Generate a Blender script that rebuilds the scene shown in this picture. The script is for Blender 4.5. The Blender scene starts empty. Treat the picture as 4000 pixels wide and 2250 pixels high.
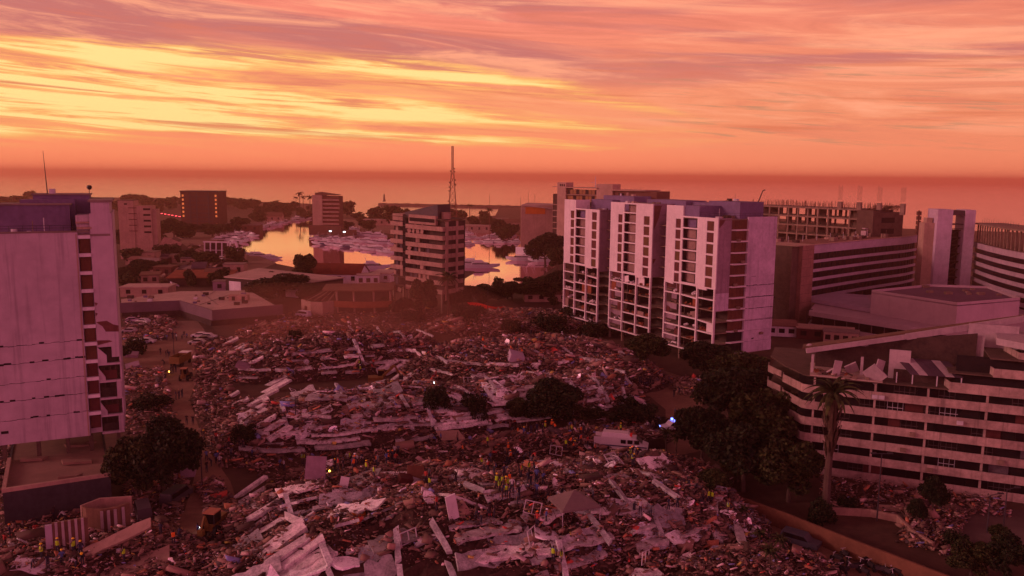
import bpy, bmesh, math, random
import numpy as np
from mathutils import Vector, Matrix, Euler, noise as mnoise
from mathutils.geometry import tessellate_polygon
random.seed(7); rng = np.random.default_rng(11)
SC = bpy.context.scene; COL = SC.collection
# ---------------------------------------------------------------- camera
FPX = 3150.; PITCH = math.radians(7.9); ROLL = math.radians(0.54); CH = 45.
_F = np.array([0, math.cos(PITCH), -math.sin(PITCH)]); _R0 = np.array([1., 0, 0]); _U0 = np.cross(_R0, _F)
_R = _R0*math.cos(ROLL)+_U0*math.sin(ROLL); _U = _U0*math.cos(ROLL)-_R0*math.sin(ROLL); _C = np.array([0, 0, CH])
cam = bpy.data.objects.new('camera', bpy.data.cameras.new('camera')); COL.objects.link(cam); SC.camera = cam
cam.data.sensor_width = 36; cam.data.lens = FPX/4000*36; cam.data.clip_start = 1; cam.data.clip_end = 90000
cam.matrix_world = Matrix(((_R[0], _U[0], -_F[0], 0), (_R[1], _U[1], -_F[1], 0), (_R[2], _U[2], -_F[2], CH), (0, 0, 0, 1)))
SC.view_settings.view_transform = 'Standard'; SC.view_settings.look = 'None'
SC.view_settings.exposure = 0; SC.view_settings.gamma = 1
SC.cycles.max_bounces = 5; SC.cycles.diffuse_bounces = 2; SC.cycles.glossy_bounces = 3
SC.cycles.volume_bounces = 4; SC.cycles.transparent_max_bounces = 4; SC.cycles.caustics_reflective = False; SC.cycles.caustics_refractive = False
SC.cycles.use_denoising = True
def ray(px, py): return _F*FPX+_R*(px-2000)-_U*(py-1125)
def G(px, py, z=0.):
    "the point at height z seen where the survey line px, py of the photograph falls"
    d = ray(px, py); return Vector(_C+d*((z-CH)/d[2]))
def D(px, py, dist): d = ray(px, py); return Vector(_C+d*(dist/d[1]))
def proj(p):
    q = np.array(p, float)-_C; f = q@_F
    return 2000+FPX*(q@_R)/f, 1125-FPX*(q@_U)/f
def ztop(P, py):
    a, b = -50, 200
    for _ in range(40):
        m = (a+b)/2
        if proj((P[0], P[1], m))[1] > py: a = m
        else: b = m
    return m
# ---------------------------------------------------------------- node expressions
class NX:
    "a tiny wrapper: arithmetic on node sockets"
    nt = None
    def __init__(s, v): s.v = v
    @staticmethod
    def m(op, *a, clamp=False):
        n = NX.nt.nodes.new('ShaderNodeMath'); n.operation = op; n.use_clamp = clamp
        for i, x in enumerate(a):
            if isinstance(x, NX): NX.nt.links.new(x.v, n.inputs[i])
            else: n.inputs[i].default_value = float(x)
        return NX(n.outputs[0])
    def __add__(s, o): return NX.m('ADD', s, o)
    __radd__ = __add__
    def __sub__(s, o): return NX.m('SUBTRACT', s, o)
    def __rsub__(s, o): return NX.m('SUBTRACT', o, s)
    def __mul__(s, o): return NX.m('MULTIPLY', s, o)
    __rmul__ = __mul__
    def __truediv__(s, o): return NX.m('DIVIDE', s, o)
    def sm(s, a, b):
        n = NX.nt.nodes.new('ShaderNodeMapRange'); n.interpolation_type = 'SMOOTHSTEP'
        NX.nt.links.new(s.v, n.inputs['Value']); n.inputs['From Min'].default_value = a; n.inputs['From Max'].default_value = b
        return NX(n.outputs['Result'])
    def poly(s, cs):
        r = cs[0]
        for c in cs[1:]: r = r*s+c
        return r
def comb(x, y, z=0.):
    n = NX.nt.nodes.new('ShaderNodeCombineXYZ')
    for i, q in enumerate((x, y, z)):
        if isinstance(q, NX): NX.nt.links.new(q.v, n.inputs[i])
        else: n.inputs[i].default_value = q
    return n.outputs[0]
def nz(vec, scale=1., detail=4., rough=.55, dist=0.):
    n = NX.nt.nodes.new('ShaderNodeTexNoise'); NX.nt.links.new(vec, n.inputs['Vector'])
    n.inputs['Scale'].default_value = scale; n.inputs['Detail'].default_value = detail; n.inputs['Roughness'].default_value = rough; n.inputs['Distortion'].default_value = dist
    return NX(n.outputs['Fac'])
def cmix(f, a, b, mode='MIX'):
    n = NX.nt.nodes.new('ShaderNodeMix'); n.data_type = 'RGBA'; n.blend_type = mode
    def put(sock, q):
        if isinstance(q, NX): NX.nt.links.new(q.v, sock)
        elif isinstance(q, bpy.types.NodeSocket): NX.nt.links.new(q, sock)
        elif isinstance(q, (int, float)): sock.default_value = q
        else: sock.default_value = (*q, 1)
    put(n.inputs[0], f); put(n.inputs[6], a); put(n.inputs[7], b)
    return n.outputs[2]
# ---------------------------------------------------------------- world: sunset sky
def make_world():
    w = bpy.data.worlds.new('World'); SC.world = w; w.use_nodes = True; nt = w.node_tree; nt.nodes.clear(); NX.nt = nt
    tc = nt.nodes.new('ShaderNodeTexCoord'); sp = nt.nodes.new('ShaderNodeSeparateXYZ'); nt.links.new(tc.outputs['Generated'], sp.inputs[0])
    x, y, z = (NX(sp.outputs[i]) for i in range(3))
    A = NX.m('ARCTAN2', x, y)*57.2958; E = NX.m('ARCSINE', z)*57.2958
    def ae(xv, yv):
        d = ray(xv*1.5528, yv*1.5528); d = d/np.linalg.norm(d)
        return math.degrees(math.atan2(d[0], d[1])), math.degrees(math.asin(d[2]))
    # broad colour of the sky by height, warm side ahead-left, dusk mauve behind
    n1 = nz(comb(A*.06, (E+A*.06)*.75), 1., 8., .66, 1.0)
    n2 = nz(comb(A*.022+7.3, (E+A*.06)*.33), 1., 6., .58, 1.2)
    n3 = nz(comb(A*.16+3., (E+A*.07)*3.2), 1., 5., .6, .3)
    nd = nz(comb(A*.09, E*.35, 5.), 1., 4., .6, .8)
    el = E.sm(0., 13.)
    c = cmix(E.sm(-.3, 4.5), (1.18, .31, .155), (1.0, .33, .16))
    c = cmix(E.sm(4., 12.), c, (.95, .26, .185))
    rt = A.sm(-4., 30.)
    c = cmix(rt*.5, c, (.86, .27, .15))
    # soft grey-mauve veils high up
    veil = n2.sm(.42, .60)*E.sm(4.5, 8.5)
    c = cmix(veil*.95, c, (.58, .185, .17))
    veil2 = n1.sm(.5, .68)*E.sm(1.6, 4.)
    c = cmix(veil2*.65, c, (.74, .20, .13))
    lite = n1.sm(.54, .30)*E.sm(1., 5.)
    c = cmix(lite*.9, c, (1.1, .43, .25))
    # grey-green gaps low on the right
    gap = n3.sm(.53, .7)*A.sm(4., 16.)*(E-6.).sm(3.5, 0.)*E.sm(1.2, 3.)
    c = cmix(gap*.7, c, (.47, .26, .15))
    # the yellow streaks: curves through the bright bands
    tot = None
    def band(pts, wd, amp, a0, a1, k=.55, wr=None):
        nonlocal tot
        q = np.array([ae(*p) for p in pts]); deg = min(3, len(pts)-1)
        cs = [float(v) for v in np.polyfit(q[:, 0], q[:, 1], deg)]
        Ac = NX.m('MINIMUM', NX.m('MAXIMUM', A, -40.), 34.)
        d = (E-Ac.poly(cs))+(nd-.5)*k*2.2
        t = A.sm(a0, a1)
        wdx = t*((wr or wd*.4)-wd)+wd
        g = NX.m('EXPONENT', (d/wdx)*(d/wdx)*-1.)*(1.-t)*amp
        tot = g if tot is None else tot+g
    band([(0, 120), (500, 148), (900, 158), (1050, 178), (1200, 208), (1500, 240)], .6, 1.3, -6., 18.)
    band([(0, 205), (400, 232), (900, 262), (1300, 300), (1700, 328)], .62, 1.25, -10., 22.)
    band([(0, 310), (500, 322), (1000, 348), (1500, 364)], .42, 1.25, -8., 20.)
    band([(0, 268), (400, 285), (800, 300), (1100, 318)], .55, 1.0, -22., -4.)
    band([(0, 165), (400, 178), (800, 172)], .7, .6, -30., -18.)
    glow = NX.m('EXPONENT', ((A+30.)/24.)*((A+30.)/24.)*-1.-((E-4.6)/2.5)*((E-4.6)/2.5))*1.0
    tot = tot+glow
    nf = nz(comb(A*.07+9., (E+A*.05)*1.9), 1., 7., .66, .9)
    streak = (n1*.45+nf*.75).sm(.72, .48)
    yel = NX.m('MINIMUM', tot*(streak*1.0+.16), 1.3)
    c = cmix(yel.sm(.0, .75), c, (1.05, .50, .15))
    c = cmix(yel.sm(.4, 1.25), c, (1.12, .80, .30))
    dk = nz(comb(A*.035+2., (E+A*.045)*1.5), 1., 5., .55, .4).sm(.56, .66)*(E-5.).sm(4.2, .5)*E.sm(2., 3.)
    c = cmix(dk*.85, c, (.80, .22, .105))
    # far from the picture: zenith and the dusk behind
    back = y.sm(.62, -.25); up = z.sm(.22, .62)
    side = x.sm(.35, -.8)
    bc = cmix(side, (1.42, .32, .56), (1.7, .45, .58))
    c = cmix(back, c, bc)
    c = cmix(up, c, (.15, .040, .058))
    c = cmix(z.sm(0., -.006), c, (.60, .14, .075)); c = cmix(z.sm(-.02, -.1), c, (.25, .06, .06))
    bg = nt.nodes.new('ShaderNodeBackground'); nt.links.new(c, bg.inputs[0]); bg.inputs[1].default_value = 1.
    o = nt.nodes.new('ShaderNodeOutputWorld'); nt.links.new(bg.outputs[0], o.inputs[0])
    w.cycles.sampling_method = 'MANUAL'; w.cycles.sample_map_resolution = 512
make_world()
sun = bpy.data.objects.new('sun', bpy.data.lights.new('sun', 'SUN')); COL.objects.link(sun)
sun.data.energy = 1.5; sun.data.angle = math.radians(14); sun.data.color = (1., .42, .42)
_sd = Vector((-.93, -.10, .26)).normalized(); sun.rotation_euler = _sd.to_track_quat('Z', 'Y').to_euler()
# ---------------------------------------------------------------- materials
MATS = {}
def mat(name, col, rough=.85, var=.25, scale=.35, metal=0., streak=0., bump=0., objcol=False, island=0., emis=None, spec=.3):
    m = bpy.data.materials.new(name); m.use_nodes = True; nt = m.node_tree; NX.nt = nt; b = nt.nodes['Principled BSDF']
    b.inputs['Roughness'].default_value = rough; b.inputs['Metallic'].default_value = metal
    b.inputs['Specular IOR Level'].default_value = spec
    g = nt.nodes.new('ShaderNodeNewGeometry'); P = g.outputs['Position']
    c = (*col,)
    if objcol:
        oi = nt.nodes.new('ShaderNodeObjectInfo'); c = cmix(1., oi.outputs['Color'], (1, 1, 1), 'MULTIPLY')
    if var > 0:
        f = nz(P, scale, 6., .65); f2 = nz(P, scale*6, 3., .6)
        k = (f*.65+f2*.35).sm(.3, .7)
        lo = tuple(1-var for _ in range(3)); hi = tuple(1+var*.45 for _ in range(3))
        c = cmix(1., c, cmix(k, lo, hi), 'MULTIPLY')
    if streak > 0:
        sp = nt.nodes.new('ShaderNodeSeparateXYZ'); nt.links.new(P, sp.inputs[0])
        s = nz(comb(NX(sp.outputs[0])*1.6, NX(sp.outputs[1])*1.6, NX(sp.outputs[2])*.07), 1., 5., .6).sm(.5, .72)
        c = cmix(s*streak, c, tuple(v*.35 for v in col))
    if island > 0:
        r = NX(g.outputs['Random Per Island'])
        c = cmix(1., c, cmix(r, (1-island,)*3, (1+island*.6,)*3), 'MULTIPLY')
    if isinstance(c, tuple): b.inputs['Base Color'].default_value = (*c, 1)
    else: nt.links.new(c, b.inputs['Base Color'])
    if bump > 0:
        bn = nt.nodes.new('ShaderNodeBump'); bn.inputs['Strength'].default_value = bump; bn.inputs['Distance'].default_value = .1
        nt.links.new(nz(P, 2.5, 5., .65).v, bn.inputs['Height']); nt.links.new(bn.outputs[0], b.inputs['Normal'])
    if emis:
        b.inputs['Emission Color'].default_value = (*emis[:3], 1); b.inputs['Emission Strength'].default_value = emis[3]
    MATS[name] = m; return m
mat('concrete', (.25, .18, .13), .9, .45, .5, bump=.5)
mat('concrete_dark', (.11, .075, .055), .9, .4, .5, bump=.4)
mat('white_wall', (.74, .69, .72), .8, .16, .12, streak=.22)
mat('front_white', (.72, .66, .66), .8, .14, .2, streak=.16)
mat('mauve_wall', (.17, .12, .22), .85, .25, .3, streak=.2)
mat('blue_wall', (.17, .13, .23), .85, .25, .3, streak=.2)
mat('cream_wall', (.42, .29, .22), .85, .25, .2, streak=.3)
mat('band_wall', (.42, .31, .26), .85, .45, .3, streak=.75)
mat('grey_roof', (.24, .18, .16), .8, .35, .15)
mat('light_roof', (.48, .36, .30), .7, .25, .1)
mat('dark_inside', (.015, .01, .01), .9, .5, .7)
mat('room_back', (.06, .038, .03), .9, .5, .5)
mat('glass_dark', (.014, .009, .011), .3, .2, .6, spec=.12)
mat('shutter_brown', (.12, .045, .022), .7, .35, .4)
mat('shutter_red', (.10, .025, .022), .7, .35, .4)
mat('balcony_back', (.30, .20, .17), .85, .3, .4)
mat('brick_orange', (.26, .08, .035), .85, .35, .6)
mat('metal_dark', (.06, .05, .055), .5, .3, 1., metal=.4)
mat('metal_light', (.55, .52, .55), .4, .2, 1.)
mat('terracotta', (.18, .04, .02), .85, .35, .3)
mat('soil', (.10, .055, .035), .95, .45, .12, bump=.4)
mat('asphalt', (.13, .09, .075), .9, .3, .1)
mat('pavement', (.26, .17, .12), .9, .25, .1)
mat('dirt_path', (.24, .14, .09), .95, .3, .15, bump=.2)
mat('leaf', (.045, .050, .012), .8, .6, .35, island=.85)
mat('leaf_dark', (.022, .030, .008), .8, .6, .4, island=.85)
mat('leaf_yellow', (.06, .06, .01), .8, .4, .5, island=.5)
mat('bark', (.09, .06, .045), .9, .3, 1.5)
mat('frond_dry', (.09, .055, .035), .9, .4, 1.)
mat('lamp_lit', (1, .9, .6), .5, 0, emis=(1, .72, .25, 2.0))
mat('window_lit', (1, .6, .2), .5, 0, emis=(1, .30, .05, .35))
mat('light_white', (1, 1, 1), .5, 0, emis=(.85, .95, 1, 4.))
mat('light_blue', (.2, .3, 1), .5, 0, emis=(.12, .2, 1, 6.))
mat('light_red', (1, .1, .1), .5, 0, emis=(1, .08, .1, 3.))
mat('fire', (1, .4, .1), .5, 0, emis=(1, .42, .06, 12.))
mat('hull_white', (.70, .68, .70), .35, .08, 1., spec=.5)
mat('hull_blue', (.05, .06, .13), .3, .1, 1., spec=.5)
mat('car_paint', (.5, .5, .5), .35, .1, 1., objcol=True, spec=.5)
mat('tyre', (.02, .02, .02), .9, .2, 3.)
mat('machine_yellow', (.20, .11, .03), .6, .3, 2.)
mat('skin', (.30, .16, .11), .7, 0)
mat('hair', (.02, .015, .012), .8, 0)
mat('shirt', (.5, .5, .5), .9, 0, objcol=True)
mat('trousers', (.035, .035, .05), .9, 0)
mat('vest_yellow', (.42, .70, .02), .7, 0)
mat('vest_orange', (.75, .15, .02), .7, 0)
mat('helmet', (.5, .5, .5), .4, 0, objcol=True)
mat('slab', (.088, .052, .038), .9, .6, .8, objcol=True, bump=.5)
mat('tarp_red', (1.0, .04, .03), .7, .1)
# ---------------------------------------------------------------- geometry helpers
class MB:
    def __init__(s): s.v = []; s.f = []; s.mi = []; s.M = None; s.cur = 0
    def add(s, vs, fs):
        n = len(s.v)
        if s.M is not None: vs = [s.M @ Vector(p) for p in vs]
        s.v += [tuple(p) for p in vs]; s.f += [tuple(n+i for i in f) for f in fs]; s.mi += [s.cur]*len(fs); return s
    def box(s, x0, x1, y0, y1, z0, z1):
        return s.add([(x0, y0, z0), (x1, y0, z0), (x1, y1, z0), (x0, y1, z0), (x0, y0, z1), (x1, y0, z1), (x1, y1, z1), (x0, y1, z1)],
                     [(0, 3, 2, 1), (4, 5, 6, 7), (0, 1, 5, 4), (1, 2, 6, 5), (2, 3, 7, 6), (3, 0, 4, 7)])
    def tube(s, p0, p1, r0, r1=None, n=6, cap=True):
        r1 = r0 if r1 is None else r1; p0 = Vector(p0); p1 = Vector(p1); d = (p1-p0)
        if d.length < 1e-6: return s
        q = d.to_track_quat('Z', 'Y'); vs = []
        for p, r in ((p0, r0), (p1, r1)):
            for i in range(n):
                a = 2*math.pi*i/n; vs.append(p+q @ Vector((math.cos(a)*r, math.sin(a)*r, 0)))
        fs = [(i, (i+1) % n, n+(i+1) % n, n+i) for i in range(n)]
        if cap: fs += [tuple(range(n-1, -1, -1)), tuple(range(n, 2*n))]
        return s.add(vs, fs)
    def beam(s, p0, p1, w, h):
        "square bar between two points"
        p0 = Vector(p0); p1 = Vector(p1); d = p1-p0; q = d.to_track_quat('X', 'Z'); vs = []
        for p in (p0, p1):
            for a, b in ((-1, -1), (1, -1), (1, 1), (-1, 1)): vs.append(p+q @ Vector((0, a*w/2, b*h/2)))
        return s.add(vs, [(0, 1, 2, 3), (7, 6, 5, 4), (0, 4, 5, 1), (1, 5, 6, 2), (2, 6, 7, 3), (3, 7, 4, 0)])
    def prism(s, poly, z0, z1):
        n = len(poly); z1f = z1 if callable(z1) else (lambda x, y: z1); z0f = z0 if callable(z0) else (lambda x, y: z0)
        vs = [(p[0], p[1], z0f(p[0], p[1])) for p in poly]+[(p[0], p[1], z1f(p[0], p[1])) for p in poly]
        return s.add(vs, [tuple(range(n-1, -1, -1)), tuple(range(n, 2*n))]+[(i, (i+1) % n, n+(i+1) % n, n+i) for i in range(n)])
    def wall(s, pts, z0, z1, th, closed=False):
        "a wall of thickness th along a plan polyline; th is laid to the left of its run"
        pts = [Vector((p[0], p[1])) for p in pts]; n = len(pts); off = []
        for i in range(n):
            a = pts[i-1] if (i > 0 or closed) else None; b = pts[(i+1) % n] if (i < n-1 or closed) else None
            d = Vector((0, 0))
            if a is not None: d += (pts[i]-a).normalized()
            if b is not None: d += (b-pts[i]).normalized()
            d.normalize(); off.append(pts[i]+Vector((-d.y, d.x))*th)
        m = n if closed else n-1
        for i in range(m):
            j = (i+1) % n
            vs = [(*pts[i], z0), (*pts[j], z0), (*off[j], z0), (*off[i], z0), (*pts[i], z1), (*pts[j], z1), (*off[j], z1), (*off[i], z1)]
            fs = [(0, 3, 2, 1), (4, 5, 6, 7), (0, 1, 5, 4), (2, 3, 7, 6)]
            if not closed and i == 0: fs.append((3, 0, 4, 7))
            if not closed and i == m-1: fs.append((1, 2, 6, 5))
            s.add(vs, fs)
        return s
    def mesh(s, name, mats, smooth=False):
        me = bpy.data.meshes.new(name); me.from_pydata(s.v, [], s.f); me.update()
        for m in (mats if isinstance(mats, (list, tuple)) else [mats]): me.materials.append(MATS[m] if isinstance(m, str) else m)
        if any(s.mi): me.polygons.foreach_set('material_index', s.mi)
        if smooth: me.polygons.foreach_set('use_smooth', [True]*len(me.polygons))
        return me
    def build(s, name, mats, parent=None, smooth=False):
        o = bpy.data.objects.new(name, s.mesh(name, mats, smooth)); COL.objects.link(o)
        if parent is not None: o.parent = parent
        return o
ALL = []
def tag(o, label, cat, group=None):
    o['label'] = label; o['category'] = cat
    if group: o['group'] = group
    ALL.append(o); return o
def thing(name, label, cat, loc=(0, 0, 0), rz=0., group=None):
    o = bpy.data.objects.new(name, None); COL.objects.link(o); o.location = loc; o.rotation_euler = (0, 0, rz)
    return tag(o, label, cat, group)
def dup(root, loc, rz=0., scale=None, label=None, group=None, color=None):
    r = root.copy(); COL.objects.link(r); r.location = loc; r.rotation_euler = (0, 0, rz)
    if scale is not None: r.scale = scale if hasattr(scale, '__len__') else (scale,)*3
    if label: r['label'] = label
    if group: r['group'] = group
    if color: r.color = (*color, 1)
    ALL.append(r)
    for ch in KIDS.get(root.name, []):
        c = ch.copy(); COL.objects.link(c); c.parent = r
        if color: c.color = (*color, 1)
        for g in KIDS.get(ch.name, []):
            d = g.copy(); COL.objects.link(d); d.parent = c
            if color: d.color = (*color, 1)
    return r
KIDS = {}
def kids(root, *ch):
    KIDS[root.name] = list(ch)
def structure(name, mb, m, kind='structure'):
    o = mb.build(name, m) if isinstance(mb, MB) else mb; o['kind'] = kind; return o
def frame_of(A, B):
    d = (Vector(B)-Vector(A)); return math.atan2(d.y, d.x)
mat('rubble_soil', (.075, .042, .03), .95, .6, .5, bump=.8)
mat('tower_wall', (.52, .42, .47), .85, .22, .10, streak=.45)
mat('brick_dark', (.16, .06, .05), .9, .35, 1.)
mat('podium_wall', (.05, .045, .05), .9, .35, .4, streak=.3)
mat('shutter_olive', (.12, .065, .02), .7, .35, .4)
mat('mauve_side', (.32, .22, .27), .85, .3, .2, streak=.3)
mat('gable_white', (.58, .48, .58), .8, .3, .2, streak=.35)
mat('band_white', (.42, .34, .35), .8, .25, .3, streak=.25)
mat('frame_dull', (.09, .06, .06), .6, .2, 1.)
mat('curtain_grey', (.11, .09, .10), .9, .4, 2.)
mat('roof_brown', (.17, .095, .06), .9, .35, .4)
mat('roof_dark', (.08, .05, .07), .8, .3, .4)
mat('hotel_band', (.44, .36, .44), .7, .2, .1, streak=.15)
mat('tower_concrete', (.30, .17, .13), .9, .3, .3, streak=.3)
mat('roof_dust', (.24, .12, .09), .95, .3, .3)
mat('pier_white', (.52, .42, .52), .8, .25, .15, streak=.2)
mat('wing_band', (.42, .34, .38), .7, .25, .1, streak=.2)
mat('hall_white', (.50, .40, .42), .8, .15, .1, streak=.12)
mat('roof_mauve', (.15, .09, .13), .9, .2, .08)
mat('rust', (.10, .045, .03), .8, .3, .5)
mat('hotel_brown', (.13, .055, .04), .8, .3, .2)
mat('warm_glass', (.28, .14, .04), .3, .3, .4)
mat('orange_paint', (.55, .17, .02), .8, .2, .3)
mat('mid_band', (.40, .26, .20), .85, .35, .3, streak=.35)
mat('tower_brown', (.10, .045, .03), .8, .3, .2)
mat('parapet_mauve', (.15, .10, .12), .85, .2, .2)
mat('mast_steel', (.22, .09, .06), .7, .3, .5)
mat('wall_tan', (.17, .08, .045), .9, .3, .4)
mat('machine_orange', (.42, .18, .10), .6, .2, 2.)
mat('tent_cloth', (.20, .15, .14), .8, .15, .5)
mat('wall_tan2', (.20, .11, .07), .85, .3, .6, streak=.3)
# ---------------------------------------------------------------- ground, water, rubble mounds
UA = math.radians(22); Ux = np.array([math.cos(UA), math.sin(UA)]); Vx = np.array([math.sin(UA), -math.cos(UA)])
MOUNDS = []   # centre, half length along U, half width along V, height
def mound(px, py, ru, rv, h, p=1.2):
    c = G(px, py); MOUNDS.append((c.x, c.y, ru, rv, h, p))
mound(1950, 2150, 36, 15, 6.5); mound(2250, 1960, 25, 10, 4.5); mound(1500, 2010, 22, 9, 5.0)
mound(1500, 1660, 30, 13, 6.0); mound(2050, 1600, 26, 10, 5.5); mound(1900, 1800, 34, 7, 2.2)
mound(1300, 1425, 30, 15, 6.5); mound(2050, 1440, 30, 20, 6.0); mound(2350, 1480, 14, 14, 4.0)
mound(150, 2270, 18, 9, 3.0); mound(560, 2290, 11, 7, 2.0); mound(2560, 2120, 16, 9, 2.6); mound(1150, 1300, 16, 9, 2.0)
mound(2750, 2330, 18, 8, 2.5); mound(2000, 1270, 26, 16, 3.0)
_ma = np.array(MOUNDS)
def smooth_noise(x, y, s, seed=0.):
    return (np.sin(x*s+seed)*np.cos(y*s*1.13-seed*1.7)+.5*np.sin(x*s*2.3+y*s*1.1+seed*3)+.35*np.cos(y*s*3.7-x*s*2.1+seed))/1.85
def Hn(x, y):
    x = np.asarray(x, float); y = np.asarray(y, float); h = np.zeros_like(x+y)
    for cx, cy, ru, rv, hh, p in _ma:
        dx = x-cx; dy = y-cy; u = (dx*Ux[0]+dy*Ux[1])/ru; v = (dx*Vx[0]+dy*Vx[1])/rv
        r = (np.abs(u)**2.6+np.abs(v)**2.2)
        h = np.maximum(h, hh*np.clip(1-r, 0, 1)**.75)
    k = np.clip(h/1.2, 0, 1)
    return h*(1+.16*smooth_noise(x, y, .23, 1.))+k*(.55*smooth_noise(x, y, .75, 2.)+.3*smooth_noise(x, y, 1.9, 4.))+.0
def H(x, y): return max(0., float(Hn(x, y)))
def hit(px, py, dz=0.):
    "where the survey line meets the rubble surface"
    d = ray(px, py); d = d/np.linalg.norm(d); g = G(px, py); tmax = (g.x**2+g.y**2+45**2)**.5
    t = np.arange(max(60., tmax-75), tmax+.1, .25)
    P = _C[None, :]+d[None, :]*t[:, None]; h = np.maximum(Hn(P[:, 0], P[:, 1]), 0)
    k = np.argmax(P[:, 2] <= h+1e-3)
    p = P[k] if P[k, 2] <= h[k]+1e-3 else P[-1]
    return Vector((p[0], p[1], H(p[0], p[1])+dz))
def px2(poly, z=0.): return [G(*p, z).to_2d() for p in poly]
def sea_material(name, col, wave, strength, rough):
    m = bpy.data.materials.new(name); m.use_nodes = True; nt = m.node_tree; NX.nt = nt; b = nt.nodes['Principled BSDF']
    b.inputs['Base Color'].default_value = (*col, 1); b.inputs['Roughness'].default_value = rough; b.inputs['IOR'].default_value = 1.33
    b.inputs['Specular IOR Level'].default_value = .5
    g = nt.nodes.new('ShaderNodeNewGeometry'); sp = nt.nodes.new('ShaderNodeSeparateXYZ'); nt.links.new(g.outputs['Position'], sp.inputs[0])
    x, y = NX(sp.outputs[0]), NX(sp.outputs[1])
    h = nz(comb(x*wave*.5, y*wave), 1., 5., .6)+nz(comb(x*wave*.02, y*wave*.07), 1., 3., .6)*2.
    bn = nt.nodes.new('ShaderNodeBump'); bn.inputs['Strength'].default_value = strength; bn.inputs['Distance'].default_value = 1.
    nt.links.new(h.v, bn.inputs['Height']); nt.links.new(bn.outputs[0], b.inputs['Normal'])
    if True:
        gl = nt.nodes.new('ShaderNodeBsdfGlossy'); gl.inputs['Color'].default_value = (1, .74, .80, 1) if wave > .2 else (1, .80, .95, 1); gl.inputs['Roughness'].default_value = rough; nt.links.new(bn.outputs[0], gl.inputs['Normal'])
        df = nt.nodes.new('ShaderNodeBsdfDiffuse'); df.inputs[0].default_value = (*col, 1); fr = nt.nodes.new('ShaderNodeFresnel'); fr.inputs[0].default_value = 1.7; mx = nt.nodes.new('ShaderNodeMixShader')
        nt.links.new(fr.outputs[0], mx.inputs[0]); nt.links.new(df.outputs[0], mx.inputs[1]); nt.links.new(gl.outputs[0], mx.inputs[2]); nt.links.new(mx.outputs[0], nt.nodes['Material Output'].inputs[0])
    MATS[name] = m
sea_material('sea_water', (.16, .035, .03), .12, .16, .14); MATS['sea_water'].node_tree.nodes['Principled BSDF'].inputs['IOR'].default_value = 1.8
sea_material('harbour_water', (.05, .02, .015), .5, .015, .03)
mb = MB(); ys = [500, 700, 1000, 1500, 2500, 5000, 12000]
for a, b in zip(ys, ys[1:]):
    xa, xb = max(900, a*1.2), max(900, b*1.2); mb.add([(-xa, a, -1.2), (xa, a, -1.2), (xb, b, -1.2), (-xb, b, -1.2)], [(0, 1, 2, 3)])
structure('sea', mb, 'sea_water')
coast = [(-2600, 748), (600, 772), (1200, 795), (1330, 806), (1410, 850), (1450, 848), (1500, 832), (1650, 838), (1720, 850), (1800, 848), (1935, 842), (1950, 812), (2030, 806), (2160, 802), (2500, 815), (3000, 850), (3540, 893), (5600, 960)]
W1 = [(985, 990), (880, 968), (850, 950), (905, 920), (1000, 893), (1100, 868), (1190, 850), (1228, 848), (1232, 872), (1330, 880), (1440, 900), (1560, 925), (1620, 960), (1600, 1010), (1510, 1052), (1440, 1062), (1380, 1052), (1300, 1048), (1180, 1050), (1080, 1030)]
W2 = [(1740, 1085), (1700, 1010), (1720, 930), (1790, 905), (1900, 900), (2010, 905), (2120, 935), (2180, 980), (2185, 1030), (2120, 1075), (2060, 1100), (1980, 1120), (1860, 1118), (1790, 1112)]
outer = px2(coast, 0.); outer = outer[::1]
near = [Vector((900, -200)), Vector((-1500, -200))]
loops = [[Vector((p.x, p.y, 0)) for p in outer+near]]+[[Vector((p.x, p.y, 0)) for p in px2(w, 0.)] for w in (W1, W2)]
tris = tessellate_polygon(loops); flat = [p for l in loops for p in l]
mb = MB(); mb.add([(p.x, p.y, 0.) for p in flat], [t for t in tris])
for l in loops:
    n = len(l)
    for i in range(n): a, b = l[i], l[(i+1) % n]; mb.add([(a.x, a.y, 0), (b.x, b.y, 0), (b.x, b.y, -3), (a.x, a.y, -3)], [(0, 1, 2, 3)])
land = structure('ground', mb, 'soil')
_bm = bmesh.new(); _bm.from_mesh(land.data); bmesh.ops.recalc_face_normals(_bm, faces=_bm.faces)
for f in _bm.faces:
    if abs(f.normal.z) > .5 and f.normal.z < 0: f.normal_flip()
_bm.to_mesh(land.data); _bm.free()
mb = MB()
for l in loops[1:]:
    for t in tessellate_polygon([l]): mb.add([(l[i].x, l[i].y, -1.0) for i in t], [(0, 1, 2)])
structure('harbour_water', mb, 'harbour_water')
# breakwater
mb = MB(); A = G(1478, 800, 0); B = G(2080, 812, 0); n = 60
for side in (0,):
    vs = []; fs = []
    for i in range(n+1):
        p = A.lerp(B, i/n); w = 9+3*math.sin(i*1.7); wd = 6 if i else 2
        for k, (dy, z) in enumerate(((-wd*1.6, -1.5), (-wd*.6, 2.+random.random()), (wd*.6, 2.2+random.random()), (wd*1.6, -1.5))): vs.append((p.x, p.y+dy+random.uniform(-1, 1), z))
        if i:
            for k in range(3): a = (i-1)*4+k; fs.append((a, a+4, a+5, a+1))
    mb.add(vs, fs)
structure('breakwater', mb, 'concrete_dark')
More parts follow.
